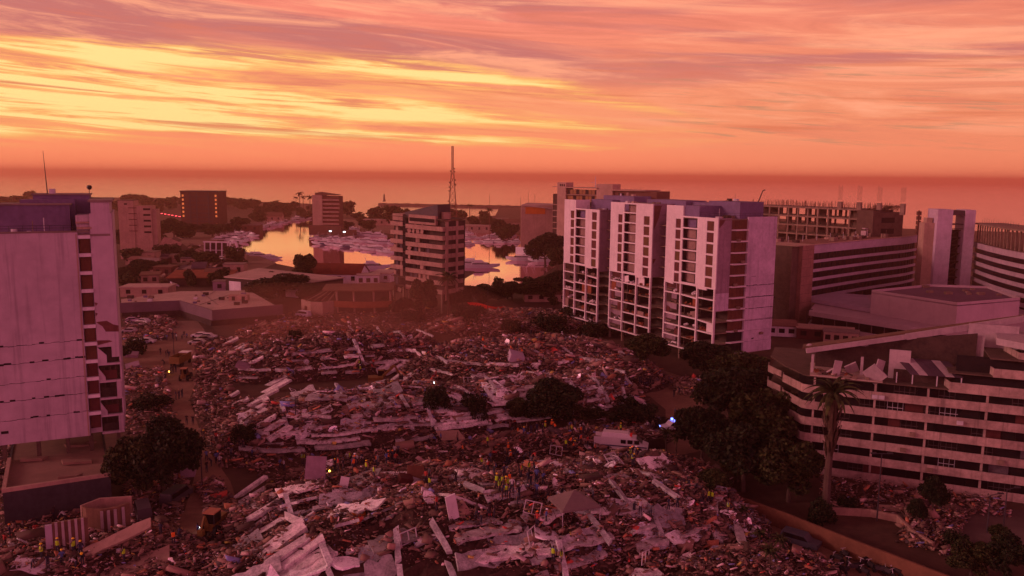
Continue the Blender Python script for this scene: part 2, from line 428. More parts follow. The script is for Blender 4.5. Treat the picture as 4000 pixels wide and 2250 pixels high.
# paved and dirt surfaces
def sheet(name, poly, z, m):
    mb = MB(); p3 = [G(*p, z) for p in poly]
    for t in tessellate_polygon([[Vector((p.x, p.y, 0)) for p in p3]]): mb.add([tuple(p3[i]) for i in t], [(0, 1, 2)])
    o = structure(name, mb, m); b = bmesh.new(); b.from_mesh(o.data)
    for f in b.faces:
        f.normal_update()
        if f.normal.z < 0: f.normal_flip()
    b.to_mesh(o.data); b.free(); return o
sheet('dirt_path', [(470, 1330), (640, 1300), (760, 1330), (820, 1400), (770, 1480), (740, 1560), (780, 1680), (830, 1780), (900, 1880), (940, 2000), (930, 2120), (860, 2220), (700, 2260), (420, 2230), (520, 2100), (720, 2000), (760, 1860), (700, 1760), (690, 1640), (640, 1520), (520, 1450), (470, 1400)], .012, 'dirt_path')
sheet('dirt_path', [(2440, 1440), (2600, 1450), (2760, 1500), (2740, 1600), (2700, 1690), (2740, 1760), (2560, 1800), (2380, 1790), (2320, 1740), (2450, 1690), (2600, 1660), (2600, 1600), (2540, 1550), (2420, 1500)], .012, 'dirt_path')
sheet('road', [(2880, 2040), (2960, 2010), (3160, 2110), (3420, 2230), (3560, 2330), (3000, 2400), (2900, 2240), (3060, 2180)], .008, 'dirt_path')
sheet('road', [(3330, 1990), (3600, 1960), (4200, 2010), (4300, 2150), (3950, 2190), (3650, 2090)], .008, 'asphalt')
sheet('paved_yard', [(600, 1256), (770, 1252), (800, 1290), (740, 1330), (560, 1330), (480, 1320)], .016, 'pavement')
sheet('quay', [(470, 905), (840, 880), (850, 945), (880, 966), (985, 988), (1080, 1028), (1000, 1060), (800, 1040), (470, 1000)], .008, 'pavement')
sheet('quay', [(1236, 872), (1300, 852), (1560, 872), (1700, 880), (1700, 900), (1560, 920), (1440, 897), (1330, 877)], .008, 'pavement')
sheet('quay', [(1780, 880), (1990, 872), (2200, 900), (2330, 960), (2200, 1020), (2188, 980), (2122, 932), (2012, 902), (1900, 897), (1790, 902)], .008, 'pavement')
# rubble ground: the mounds as one displaced sheet
def rubble_ground():
    xs = np.arange(-75, 75.1, .8); ys = np.arange(62, 252, .8); X, Y = np.meshgrid(xs, ys); Z = Hn(X, Y)
    keep = Z > .02; Z = np.maximum(Z, -.05)+rng.normal(0, .09, Z.shape)*np.clip(Z, 0, 1)
    Z = np.where(keep, Z, -.05); ny, nx = X.shape; V = np.stack([X, Y, Z], -1).reshape(-1, 3)
    k = keep.reshape(-1); idx = np.arange(ny*nx).reshape(ny, nx); q = np.stack([idx[:-1, :-1], idx[:-1, 1:], idx[1:, 1:], idx[1:, :-1]], -1).reshape(-1, 4)
    q = q[k[q].any(1)]; used = np.unique(q); rem = np.full(ny*nx, -1); rem[used] = np.arange(len(used))
    me = bpy.data.meshes.new('rubble_ground'); me.from_pydata(V[used].tolist(), [], rem[q].tolist()); me.update(); me.materials.append(MATS['rubble_soil'])
    o = bpy.data.objects.new('rubble_ground', me); COL.objects.link(o); o['kind'] = 'structure'
rubble_ground()
# ================================================================ buildings
def rail(mb, p0, p1, z, h=1., step=1.5, r=.03):
    p0 = Vector((*p0, z)); p1 = Vector((*p1, z)); n = max(1, int((p1-p0).length/step)); up = Vector((0, 0, h))
    for i in range(n+1): q = p0.lerp(p1, i/n); mb.tube(q, q+up, r, n=4)
    mb.tube(p0+up, p1+up, r, n=4); mb.tube(p0+up*.55, p1+up*.55, r, n=4)
# ---------------------------------------------------------------- left apartment tower (near)
def left_tower():
    A = G(60, 1734, 7); t = thing('apartment_tower', 'tall blank-walled pale apartment tower at left with cracked lower floors', 'building', (A.x, A.y, 0), math.radians(24.9))
    F = 2.57; z0 = 7.; zt = 36.6
    mb = MB(); mb.box(-2.2, 9.4, 0, .4, z0, zt)                                # big blank wall
    # second wall in pieces, with ragged holes in the lower floors
    for i in range(12):
        za = z0+i*F; zb = min(za+F, zt)
        if i >= 5: mb.box(10.95, 13.8, .5, .8, za, zb)
        else:
            mb.box(10.95, 13.9, .35, .9, za-.12, za+.16)
            if i == 4: mb.prism([(10.95, .5), (12.1, .5), (12.1, .8), (10.95, .8)], za+.16, lambda x, y: za+F-(x-10.95)*1.1); mb.box(12.8, 13.8, .5, .8, za+1., zb)
            elif i % 2 == 1: mb.prism([(10.95, .5), (11.8, .5), (11.8, .8), (10.95, .8)], za+.16, lambda x, y: za+F*.8-(x-10.95)*1.7)
            else: mb.box(13.2, 13.8, .5, .8, za+.16, zb)
    mb.box(10.95, 13.8, .5, .8, zt, zt+2.6)
    mb.box(-2.2, -1.9, .4, 14, z0, zt); mb.box(13.6, 13.9, .8, 14, z0+5*F, zt+2.6); mb.box(9.4, 10.95, 1.2, 1.5, z0, zt)
    for i in range(6): mb.box(13.75, 13.95, 1.2+i*2.2, 1.8+i*2.2, z0, z0+5*F)
    mb.box(-2.2, 13.9, 13.7, 14, z0, zt)
    mb.build('wall', 'tower_wall', t)
    mb = MB(); mb.box(-1.9, 13.5, .4, 13.7, zt-.6, zt-.3); mb.box(-2.3, 10.9, -.1, .5, zt, zt+.22); mb.box(10.9, 14., .3, 14, zt+4.2, zt+4.5)
    mb.build('roof', 'grey_roof', t)
    for i in range(11):
        za = z0+.55+i*F+.35
        m = 'shutter_brown' if i > 3 else 'shutter_red'
        w = MB(); w.box(9.5, 10.85, .62, .7, za, za+F-.5)
        for k in range(1, 8): w.box(9.52, 10.83, .58, .62, za+k*.26, za+k*.26+.04)
        w = w.build('window', m, t)
        s = MB(); s.box(9.4, 10.95, .1, .75, za+F-.5, za+F-.02); s.build('lintel', 'white_wall', w)
    # open broken floors behind the second wall
    mb = MB()
    for i in range(6): mb.box(-1.8, 13.6, 1.6, 13.6, z0+i*F-.1, z0+i*F+.1)
    mb.box(-1.8, 13.4, 5, 5.2, z0, z0+5*F)
    for x in (11.6, 12.4, 13.1): mb.box(x, x+.1, 1.4, 1.6, z0, z0+5*F)
    mb.build('floor_slab', 'concrete_dark', t)
    for i in range(5):
        c = MB(); c.prism([(11.1+.2*i, 1.3), (13.3, 1.3), (13.3, 1.36), (11.1, 1.36)], z0+i*F+.2, z0+i*F+1.2+random.random()); c.build('curtain', 'shutter_red' if i % 2 else 'room_back', t)
    # cracks between the storeys: dark ragged strips standing in the joints
    for k, z in enumerate((10.4, 13.1, 15.6, 18.35, 20.9)):
        c = MB(); x = -2.1
        while x < 9.3:
            w = random.uniform(.3, .8); h = random.uniform(.03, .09)+(.2 if (k == 3 and (x < 0 or x > 7.6)) or random.random() < .18 else 0)
            zz = z+x*.03+.05*math.sin(x*3+k); c.box(x, min(x+w, 9.38), -.012, .03, zz, zz+h); x += w
        c.build('crack', 'dark_inside', t)
    for x, z, w, h in ((-1.6, 8.6, .9, .4), ):
        c = MB(); c.box(x, x+w, -.012, .03, z, z+h); c.build('vent_opening', 'dark_inside', t)
    for pts in ([(10.96, 23.6), (12.4, 23.7), (13.2, 23.1), (13.9, 22.9), (13.9, 22.0), (12.2, 22.1), (11.8, 22.9)], [(10.96, 26.5), (11.4, 26.3), (11.1, 25.9)], [(11.0, 25.), (11.3, 24.8), (11., 24.4)], [(10.96, 20.9), (12.6, 20.8), (13., 20.6), (11.1, 20.2)]):
        c = MB(); n = len(pts); c.add([(x, .49, z) for x, z in pts]+[(x, .3+.17, z) for x, z in pts], [tuple(range(n)), tuple(range(2*n-1, n-1, -1))]+[(i, i+n, (i+1) % n+n, (i+1) % n) for i in range(n)])
        c.build('broken_plaster', 'brick_dark', t)
    # penthouse, parapet, railing
    mb = MB(); mb.box(-.4, 8.4, 3.4, 10, zt, zt+3.7); mb.box(3.5, 10.8, 8, 13, zt, zt+5.0); mb.box(2., 9., 6, 9., zt, zt+4.4); mb.build('penthouse', 'mauve_wall', t)
    mb = MB(); mb.box(-.6, 8.6, 3.2, 10.2, zt+3.7, zt+3.9); mb.box(3.3, 11., 7.8, 13.2, zt+5.0, zt+5.2); mb.build('penthouse_roof', 'grey_roof', t)
    mb = MB(); mb.box(9.2, 11., 1.2, 6, zt, zt+2.3); mb.box(11.2, 13.6, .5, 13.6, zt+2.6, zt+4.2); mb.build('stair_head', 'tower_wall', t)
    mb = MB(); mb.box(9.3, 11.2, .4, 1.2, zt+.4, zt+.7); mb.box(9.2, 11.1, .7, 3, zt+1.2, zt+1.45); mb.build('awning', 'cream_wall', t)
    mb = MB(); rail(mb, (-2.1, .2), (9.3, .2), zt+.2, .8); mb.build('railing', 'metal_dark', t)
    mb = MB(); mb.tube((5.2, 10, zt+5.2), (5., 10, zt+11.5), .09, .03); mb.build('mast', 'metal_dark', t)
    mb = MB(); mb.tube((10.8, 9, zt+5.2), (10.8, 9, zt+6.), .04); mb.tube((10.9, 8.85, zt+6.1), (10.7, 9.1, zt+6.2), .36, .30, n=12); mb.build('satellite_dish', 'metal_dark', t)
    mb = MB(); mb.box(5.5, 6.3, 9, 10, zt+5.2, zt+5.9); mb.build('water_tank', 'metal_light', t)
    for x in (-1.7, 2.5, 6.2, 9.2, 12.8):
        mb = MB(); mb.box(x, x+.5, .4, .9, 4.6, z0); mb.build('column', 'concrete_dark', t)
left_tower()
def podium():
    A = G(20, 1912, 5.0); B = G(430, 1850, 5.0); L = (B-A).length
    t = thing('terrace_podium', 'low dark-walled podium with a roof terrace below the left tower', 'building', (A.x, A.y, 0), frame_of(A, B))
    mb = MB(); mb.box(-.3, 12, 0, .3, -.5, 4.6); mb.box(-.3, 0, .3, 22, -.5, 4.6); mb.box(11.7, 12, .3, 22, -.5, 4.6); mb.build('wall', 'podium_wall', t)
    mb = MB(); mb.box(0, 11.7, .3, 22, 4.2, 4.5); mb.build('roof', 'pavement', t)
    mb = MB(); mb.box(-.4, 12, -.05, .4, 4.6, 5.1); mb.box(-.4, .05, .4, 13, 4.6, 5.1); mb.build('parapet', 'cream_wall', t)
    return t, A, frame_of(A, B)
podium()
# ---------------------------------------------------------------- the long central block in three bays
def central():
    A = G(2197, 1262); B = G(2778, 1440)
    t = thing('apartment_block', 'wide white three-bay apartment block with its lower storeys stripped to the frame', 'building', (A.x, A.y, 0), frame_of(A, B))
    F = 2.7; base = 3.; W = 18.6; NU = 6; top = base+12*F
    R = random.Random(5)
    for b, x0 in enumerate((0., 24.1, 48.2)):
        fw = MB(); zu = base+NU*F
        # upper clad part : piers and bands round the openings
        cols = [(3.6, 5.5), (6.3, 11.5), (14.9, 17.3)]
        hi = (38.2, 38.2, 38.2)[b]
        for k in range(NU):
            za = zu+k*F
            fw.box(x0, x0+3.6, 0, .3, za, za+F); fw.box(x0+5.5, x0+6.3, 0, .3, za, za+F); fw.box(x0+11.5, x0+14.9, 0, .3, za, za+F); fw.box(x0+17.3, x0+18.6, 0, .3, za, za+F)
            fw.box(x0+3.6, x0+5.5, 0, .3, za+2.25, za+F); fw.box(x0+14.9, x0+17.3, 0, .3, za+2.25, za+F)
            fw.box(x0+6.3, x0+11.5, 0, .3, za, za+.32)
        # ragged lower edge of the cladding
        fw.prism([(x0+.1, 0), (x0+3.4, 0), (x0+3.4, .3), (x0+.1, .3)], lambda x, y: zu-.5+.5*math.sin(x*2.1+b), zu)
        fw.prism([(x0+11.9, 0), (x0+15.6, 0), (x0+15.6, .3), (x0+11.9, .3)], lambda x, y: zu-.7+.5*math.cos(x*1.7), zu)
        if b != 1:
            fw.box(x0, x0+6.3, 0, .3, top, hi); fw.box(x0+6., x0+6.3, .3, 5, top, hi)
            fw.box(x0+6.3, x0+18.6, 0, .3, top, top+.35)
        else:
            fw.box(x0, x0+6.3, 0, .3, top, hi); fw.box(x0+11.5, x0+18.6, 0, .3, top, hi); fw.box(x0+6.3, x0+11.5, 0, .3, hi-.4, hi); fw.box(x0+6.3, x0+11.5, 0, .3, top, top+.3)
        # skeleton below
        for k in range(NU+1):
            za = base+k*F
            if k in (0, NU): fw.box(x0, x0+W, -.03, .45, za-.26, za+.04)
            else:
                for xa in (0, 6.2, 12.4):
                    r = R.random(); dz = R.uniform(-.12, .08)
                    if r < .13: continue
                    if r < .30: fw.prism([(x0+xa+.4, -.03), (x0+xa+6.1, -.03), (x0+xa+6.1, .42), (x0+xa+.4, .42)], lambda x, y: za-.3-.06*(x-x0-xa), lambda x, y: za-.05*(x-x0-xa))
                    else: fw.box(x0+xa+.4, x0+min(xa+6.2, W), -.03, .45, za-.26+dz*.3, za+.04+dz*.3)
        for i, x in enumerate((0., 6., 12.1, 18.1)):
            fw.box(x0+x, x0+x+.4, -.06 if x else -.05, .5, base-.3, zu)
        fw.build('facade', 'front_white', t)
        mb = MB()
        for i, x in enumerate((0.1, 6.1, 12.2, 17.9)):
            for y in (.2, 6, 12): mb.box(x0+x, x0+x+.45, y, y+.45, -.5, base-.3)
        for (x, w) in ((12.1, .5), (18.1, .5)):
            pass
        mb.build('column', 'concrete', t)
        # side walls of each bay
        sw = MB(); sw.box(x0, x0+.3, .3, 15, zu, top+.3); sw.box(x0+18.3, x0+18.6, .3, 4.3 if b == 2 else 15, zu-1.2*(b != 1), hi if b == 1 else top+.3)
        sw.build('side_wall', 'mauve_side', t)  # white block's sides coloured darker mauve for the purple light on them
        mb = MB()
        for k in range(NU+1): mb.box(x0+.2, x0+W-.2, .45, 15, base+k*F-.22, base+k*F)
        mb.box(x0, x0+W, .3, 15, top-.2, top); mb.build('floor_slab', 'concrete', t)
        # inner rooms of the stripped storeys
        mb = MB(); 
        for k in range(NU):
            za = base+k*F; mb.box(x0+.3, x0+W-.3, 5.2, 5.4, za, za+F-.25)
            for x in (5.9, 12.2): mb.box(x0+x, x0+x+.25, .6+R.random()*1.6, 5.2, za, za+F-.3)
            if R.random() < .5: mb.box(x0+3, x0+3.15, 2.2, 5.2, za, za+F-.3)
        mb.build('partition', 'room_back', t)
        # remaining infill and debris in the open bays
        for k in range(NU):
            za = base+k*F+.06
            for j, (xa, xb) in enumerate(((.5, 6.), (6.5, 12.1), (12.6, 18.1))):
                r = R.random()
                if r < .6:
                    w = R.uniform(.25, .5); xs = xa if R.random() < .5 else xb-(xb-xa)*w
                    m = MB(); xe = xs+(xb-xa)*w; hh = F-.45 if R.random() < .6 else R.uniform(1, 1.7); sl = R.uniform(-.3, .3)
                    m.prism([(x0+xs, .5), (x0+xe, .5), (x0+xe, .62), (x0+xs, .62)], za, (lambda x, y, za=za, hh=hh, sl=sl, xs=xs, x0=x0: za+hh+(sl*(x-x0-xs) if hh < F-.5 else 0)))
                    m.build('infill_panel', R.choice(['brick_orange', 'room_back', 'balcony_back', 'shutter_red', 'front_white', 'room_back']), t)
                if R.random() < .75:
                    m = MB()
                    for q in range(4):
                        m.M = Matrix.Translation((x0+R.uniform(xa+.6, xb-.6), R.uniform(.2, 2.), za+.25)) @ Euler((R.uniform(-.5, .5), R.uniform(-.6, .6), R.uniform(0, 3))).to_matrix().to_4x4()
                        m.box(-R.uniform(.2, .8), R.uniform(.2, .8), -.25, .25, -.1, .1+R.random()*.35)
                    m.build('debris_heap', R.choice(['concrete', 'front_white', 'brick_orange']), t)
        # windows of the clad part, one object each
        for k in range(NU):
            za = zu+k*F
            for ci, (xa, xb) in enumerate((cols[0], cols[2])):
                m = MB(); m.box(x0+xa, x0+xb, .18, .26, za, za+2.25); mm = R.choice(['shutter_brown', 'shutter_brown', 'shutter_red', 'shutter_olive'])
                m.build('window', mm, t)
            m = MB(); m.box(x0+6.3, x0+11.5, 1.5, 1.6, za+.3, za+F); bw = m.build('balcony_back_wall', 'blue_wall' if (b != 1 and k == NU-1) else 'balcony_back', t)
            if b > 0 or k == 3:
                m = MB(); m.box(x0+9.6, x0+11.4, 1.42, 1.48, za+.35, za+F-.2); m.build('balcony_door', 'glass_dark', bw)
        if b == 1:
            m = MB(); m.box(x0+6.3, x0+11.5, 1.5, 1.6, top+.3, hi-.4); m.build('balcony_back_wall', 'balcony_back', t)
        # roof things
        m = MB()
        if b == 0: m.box(x0+6.3, x0+17, 5.5, 12, top, top+3.0); m.box(x0+9, x0+24, 8, 14, top, top+4.2)
        elif b == 1: m.box(x0+7., x0+23, 7, 14, top, hi+.9)
        else: m.box(x0+6.3, x0+11.5, .5, 9, top, top+2.9); m.box(x0+7, x0+17.8, 7.4, 15, top, top+4.0); m.box(x0-1, x0+6, 9, 15, top+2.5, top+3.4)
        m.build('penthouse', 'blue_wall' if b != 1 else 'blue_wall', t)
        m = MB()
        if b == 1: m.box(x0+.3, x0+W-.3, .3, 7, hi-.35, hi-.1)
        m.box(x0+12, x0+W-.2, .5, 7, top+.02, top+.08); m.build('roof', 'grey_roof', t)
        if b != 1:
            m = MB(); rail(m, (x0+12, .4), (x0+W-.1, .4), top+.3, 1.1)
            if b == 2: rail(m, (x0+W-.1, .4), (x0+W, 18.), top+.3, 1.1)
            m.build('railing', 'metal_dark', t)
        # recess between the bays
        if b < 2:
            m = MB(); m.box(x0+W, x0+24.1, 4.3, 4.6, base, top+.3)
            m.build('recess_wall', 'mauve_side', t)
            for k in range(12):
                if k > 4: 
                    q = MB(); q.box(x0+20, x0+23.6, 4.2, 4.3, base+k*F+.2, base+k*F+2.1); q.build('recess_window', 'shutter_red', t)
                s = MB(); s.box(x0+W, x0+24.1, 2.6, 4.6, base+k*F-.15, base+k*F+.12); s.build('recess_slab', 'concrete', t)
    # brick coloured end of bay two and the flaked corner
    for (x, y0, y1, z0, z1) in ((42.72, .32, 2.8, 31.5, 37.8), (66.82, .32, 2.2, 33.4, 35.3), (42.72, .32, 1.5, 22.5, 24)):
        m = MB(); pts = [(y0, z1), (y1, z1), (y1*.7, z0+(z1-z0)*.5), (y0+.1, z0)]; n = 4
        m.add([(x+.005, y, z) for y, z in pts]+[(x-.1, y, z) for y, z in pts], [tuple(range(n)), tuple(range(2*n-1, n-1, -1))]+[(i, i+n, (i+1) % n+n, (i+1) % n) for i in range(n)]); m.build('exposed_brick', 'brick_dark', t)
    for z in (15, 19.5, 9): 
        m = MB(); m.box(36.3+3, 36.8+3, -.1, .3, 3, 19) if z == 9 else None
    # right gable: wall, window strip, large blank panel storey by storey
    m = MB(); x = 66.8; zu = base
    for k in range(12):
        za = base+k*F; g = .0 if k > 5 else .06
        off = R.uniform(-.05, .12) if k < 6 else 0
        m.box(x-.3+off, x+off+.35, 9.3, 18.6, za+g, za+F-.002)
        if k > 3: m.box(x-.3, x-.002, .32, 4.3, za, za+F)
    m.box(x-.3, x+.35, 9.3, 18.6, top, top+.5); m.build('gable_wall', 'gable_white', t)
    for k in range(12):
        za = base+k*F
        q = MB(); q.box(x-.2, x-.1, 4.4, 9.2, za+.35, za+F-.02)
        for j in range(1, 4): q.box(x-.1, x-.04, 4.4+j*1.2-.03, 4.4+j*1.2+.03, za+.35, za+F-.02)
        q = q.build('gable_window', 'shutter_brown' if k > 1 else 'dark_inside', t)
        s = MB(); s.prism([(x-.3, 4.3), (x+.5, 5.2), (x+.55, 9.3), (x-.3, 9.3)], za, za+.33); s.build('gable_sill', 'front_white', q)
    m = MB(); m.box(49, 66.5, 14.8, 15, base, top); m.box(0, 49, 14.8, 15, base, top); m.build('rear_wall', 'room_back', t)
    m = MB()
    for k, z in enumerate((10.9, 13.8, 16.6, 19.4)):
        y = 9.4
        while y < 18.3:
            w = R.uniform(.4, 1.2); m.box(x+.28, x+.372+.1, y, min(y+w, 18.55), z+.04*math.sin(y*2+k), z+.06+R.random()*.09+.04*math.sin(y*2+k)); y += w
    m.build('crack', 'dark_inside', t)
central()
# ---------------------------------------------------------------- banded apartment house at right (near)
def right_apartment():
    A = G(3270, 1862); B = G(3850, 1945); a = frame_of(A, B); ux = Vector((math.cos(a), math.sin(a))); O = A.to_2d()-ux*6.2
    t = thing('banded_apartment_house', 'apartment house at right with pale balcony bands and a wrecked rooftop', 'building', (O.x, O.y, 0), a)
    F = 2.52; Lx = 42.
    # plan of the balcony edge in local axes: rounded left corner then straight
    def edge(k, L=Lx): return [(L, 0), (1.2, 0), (.4, .35), (-.2, 1.4), (-2.9, 5.6), (-3.0, 7.0)]
    for k in range(6):
        m = MB(); m.wall(edge(k)[::-1], k*F, k*F+1.24, .18)
        m.build('balcony_band', 'band_wall', t)
        m = MB(); m.wall([(-3.2, 8.2), (-5.6, 11.8), (-5.8, 14)][::-1], k*F, k*F+1.12, -.18); m.build('side_balcony', 'band_wall', t)
    for k in range(6, 8):
        m = MB(); m.wall([(19.5 if k == 6 else 24.5, 4 if k == 6 else 6), (20.2 if k == 6 else 25.5, 0.05), (Lx, 0.05)], k*F+(-.2 if k == 6 else 0), k*F+1.25, .18); m.build('balcony_band', 'band_wall', t)
    m = MB()
    for k in range(7): m.prism([(Lx, .2), (1.3, .2), (.5, .6), (0, 1.5), (-2.7, 5.6), (-5.5, 12), (-5.5, 20), (Lx, 20)][::-1], k*F-.02, k*F+.16)
    for k in (7, 8): m.prism([(20 if k == 7 else 25, .2), (Lx, .2), (Lx, 20), (20 if k == 7 else 25, 20)], k*F-.02, k*F+.16)
    m.build('floor_slab', 'concrete_dark', t)
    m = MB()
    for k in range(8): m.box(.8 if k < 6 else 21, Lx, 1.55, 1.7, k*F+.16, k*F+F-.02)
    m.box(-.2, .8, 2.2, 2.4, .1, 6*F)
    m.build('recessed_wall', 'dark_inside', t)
    R = random.Random(9)
    for k in range(6):                           # window bays: glazing, curtains, frames
        x = 1.
        while x < 34:
            w = R.uniform(1.6, 3.2); r = R.random()
            if r < .5:
                m = MB(); m.box(x, x+w-.1, 1.38, 1.44, k*F+.2, k*F+F-.1); m.build('glazing', R.choice(['glass_dark', 'glass_dark', 'curtain_grey', 'shutter_red']), t)
            if r > .62:
                m = MB()
                for q in range(int(w/.7)+1): m.box(x+q*.7, x+q*.7+.05, 1.3, 1.36, k*F+.2, k*F+F-.05)
                m.box(x, x+w-.2, 1.3, 1.36, k*F+1.3, k*F+1.36); m.build('window_frame', 'metal_light' if R.random() < .12 else 'frame_dull', t)
            x += w
        for x in (2.0, 10.5, 17.5, 25., 33.):
            m = MB(); m.box(x, x+.3, .5, .8, k*F+.16, k*F+F-.02); m.build('column', 'band_wall', t)
    for (x, k) in ((10.2, 5), (11.1, 5), (15.6, 3), (21.5, 4), (27, 2), (14.5, 2), (18.2, 1)):
        m = MB(); m.box(x, x+.8, -.33, -.01, k*F+.25, k*F+.8); m.box(x+.15, x+.6, -.36, -.33, k*F+.3, k*F+.74); m.build('air_conditioner', 'metal_light' if k > 3 else 'concrete', t)
    # wrecked top: slab floor, posts, tilted roof beam, broken panels
    z6 = 6*F
    m = MB(); m.prism([(1.4, .1), (11.5, -.05), (12, 9), (1, 9)], z6+.16, z6+.3); m.build('broken_terrace', 'light_roof', t)
    m = MB()
    for x, y in ((1.4, 1.9), (8.4, 3.2)): m.box(x, x+.4, y, y+.4, z6+.16, z6+3.1)
    m.build('post', 'band_white', t)
    m = MB(); m.beam((.6, 1.9, z6+3.6), (14.5, 6.4, z6+6.2), .5, .7); m.beam((14.5, 6.4, z6+6.2), (31, 11.5, z6+9.6), .5, .9); m.build('roof_edge_beam', 'band_white', t)
    m = MB(); m.add([(0, 2.4, z6+3.9), (31, 12, z6+10.1), (31.5, 15.5, z6+9.6), (-.2, 8, z6+3.4), (0, 2.4, z6+3.65), (31, 12, z6+9.85), (31.5, 15.5, z6+9.35), (-.2, 8, z6+3.15)], [(0, 1, 2, 3), (7, 6, 5, 4), (0, 4, 5, 1), (1, 5, 6, 2), (2, 6, 7, 3), (3, 7, 4, 0)]); m.build('tilted_roof', 'roof_brown', t)
    m = MB(); m.prism([(1.8, 6.6), (24, 6.6), (24, 6.8), (1.8, 6.8)], z6+.2, lambda x, y: z6+3.4+x*.17); m.build('inner_wall', 'room_back', t)
    m = MB(); m.box(12.3, 15.2, 3.6, 3.8, z6+.2, z6+4.6); m.box(21.5, 25, 7, 7.2, z6+F, z6+F+4.6); m.build('standing_wall', 'band_white', t)
    for (x, y, rx, ry, rz, w, h) in ((5.0, 1.4, .1, .12, .3, 1.1, 2.3), (9.6, 1.0, .35, .75, .1, 2.6, 2.4), (10.8, 3.2, -.2, .35, .5, 1.2, 2.6), (7.5, 4.6, .5, -.5, .2, 1.8, 1.8), (4.1, 2.4, .9, .3, .9, 1.4, 1.2)):
        m = MB(); m.M = Matrix.Translation((x, y, z6+.35)) @ Euler((rx, ry, rz)).to_matrix().to_4x4(); m.box(-w/2, w/2, -.12, .12, 0, h); m.build('fallen_wall_piece', 'band_white', t)
    for q in range(26):
        m = MB(); m.M = Matrix.Translation((R.uniform(2, 12), R.uniform(.5, 5), z6+.36)) @ Euler((R.uniform(-.3, .3), R.uniform(-.3, .3), R.uniform(0, 3))).to_matrix().to_4x4(); s = R.uniform(.15, .6); m.box(-s, s, -s*.6, s*.6, -.05, .1+R.random()*.15); m.build('rooftop_rubble', R.choice(['concrete', 'room_back', 'light_roof', 'brick_orange']), t)
    # lean-to shed roof with pale and dark strips
    P0, P1, P2, P3 = Vector((13.2, 4.8, z6+3.3)), Vector((20.5, 5.6, z6+3.1)), Vector((22., 1., z6+1.9)), Vector((15.2, .9, z6+1.7))
    for i in range(6):
        a0, a1 = i/6, (i+.97)/6; m = MB(); q = [P0.lerp(P1, a0), P0.lerp(P1, a1), P3.lerp(P2, a1), P3.lerp(P2, a0)]; lo = [v-Vector((0, 0, .08)) for v in q]
        m.add([tuple(v) for v in q+lo], [(0, 1, 2, 3), (7, 6, 5, 4), (0, 4, 5, 1), (1, 5, 6, 2), (2, 6, 7, 3), (3, 7, 4, 0)]); m.build('shed_roof_panel', 'band_white' if i in (1, 4) else 'roof_dark', t)
    m = MB()
    for x in (13.3, 15.4, 18.6, 21.7): m.box(x, x+.14, 1., 1.14, z6+.2, z6+1.75)
    m.build('shed_post', 'metal_light', t)
    m = MB(); m.box(13, 22, 2.6, 2.75, z6+.2, z6+1.9); m.build('shed_wall', 'room_back', t)
    # upper right terrace block
    z8 = 8*F
    m = MB(); m.wall([(27.5, 7), (28.5, 1.), (Lx, .5)], z8-.2, z8+1.1, .18); m.build('balcony_band', 'band_wall', t)
    m = MB(); m.prism([(26, 3.5), (29, .9), (Lx, .9), (Lx, 12), (27, 12)], z8+1.55, z8+2.5); m.build('penthouse_roof', 'band_white', t)
    m = MB(); m.box(29, Lx, 2.2, 2.4, z8+.1, z8+1.55); m.build('penthouse_wall', 'dark_inside', t)
    m = MB(); m.box(23, 29.5, 8.5, 8.7, z8, z8+3.6); m.build('terrace_wall', 'band_white', t)
    m = MB(); m.tube((36, 5, z8+2.5), (36, 5, z8+3.7), .7, .7, n=12); m.tube((38.3, 5, z8+2.5), (38.3, 5, z8+3.5), .8, .8, n=12); m.build('water_tank', 'machine_yellow', t)
    m = MB(); m.tube((8.5, 5.2, z6+4.6), (8.5, 5.2, z6+4.95), .9, .35, n=12); m.tube((.9, 5.2, z6+3.7), (.9, 5.2, z6+4.1), .6, .25, n=12); m.build('satellite_dish', 'band_white', t)
right_apartment()
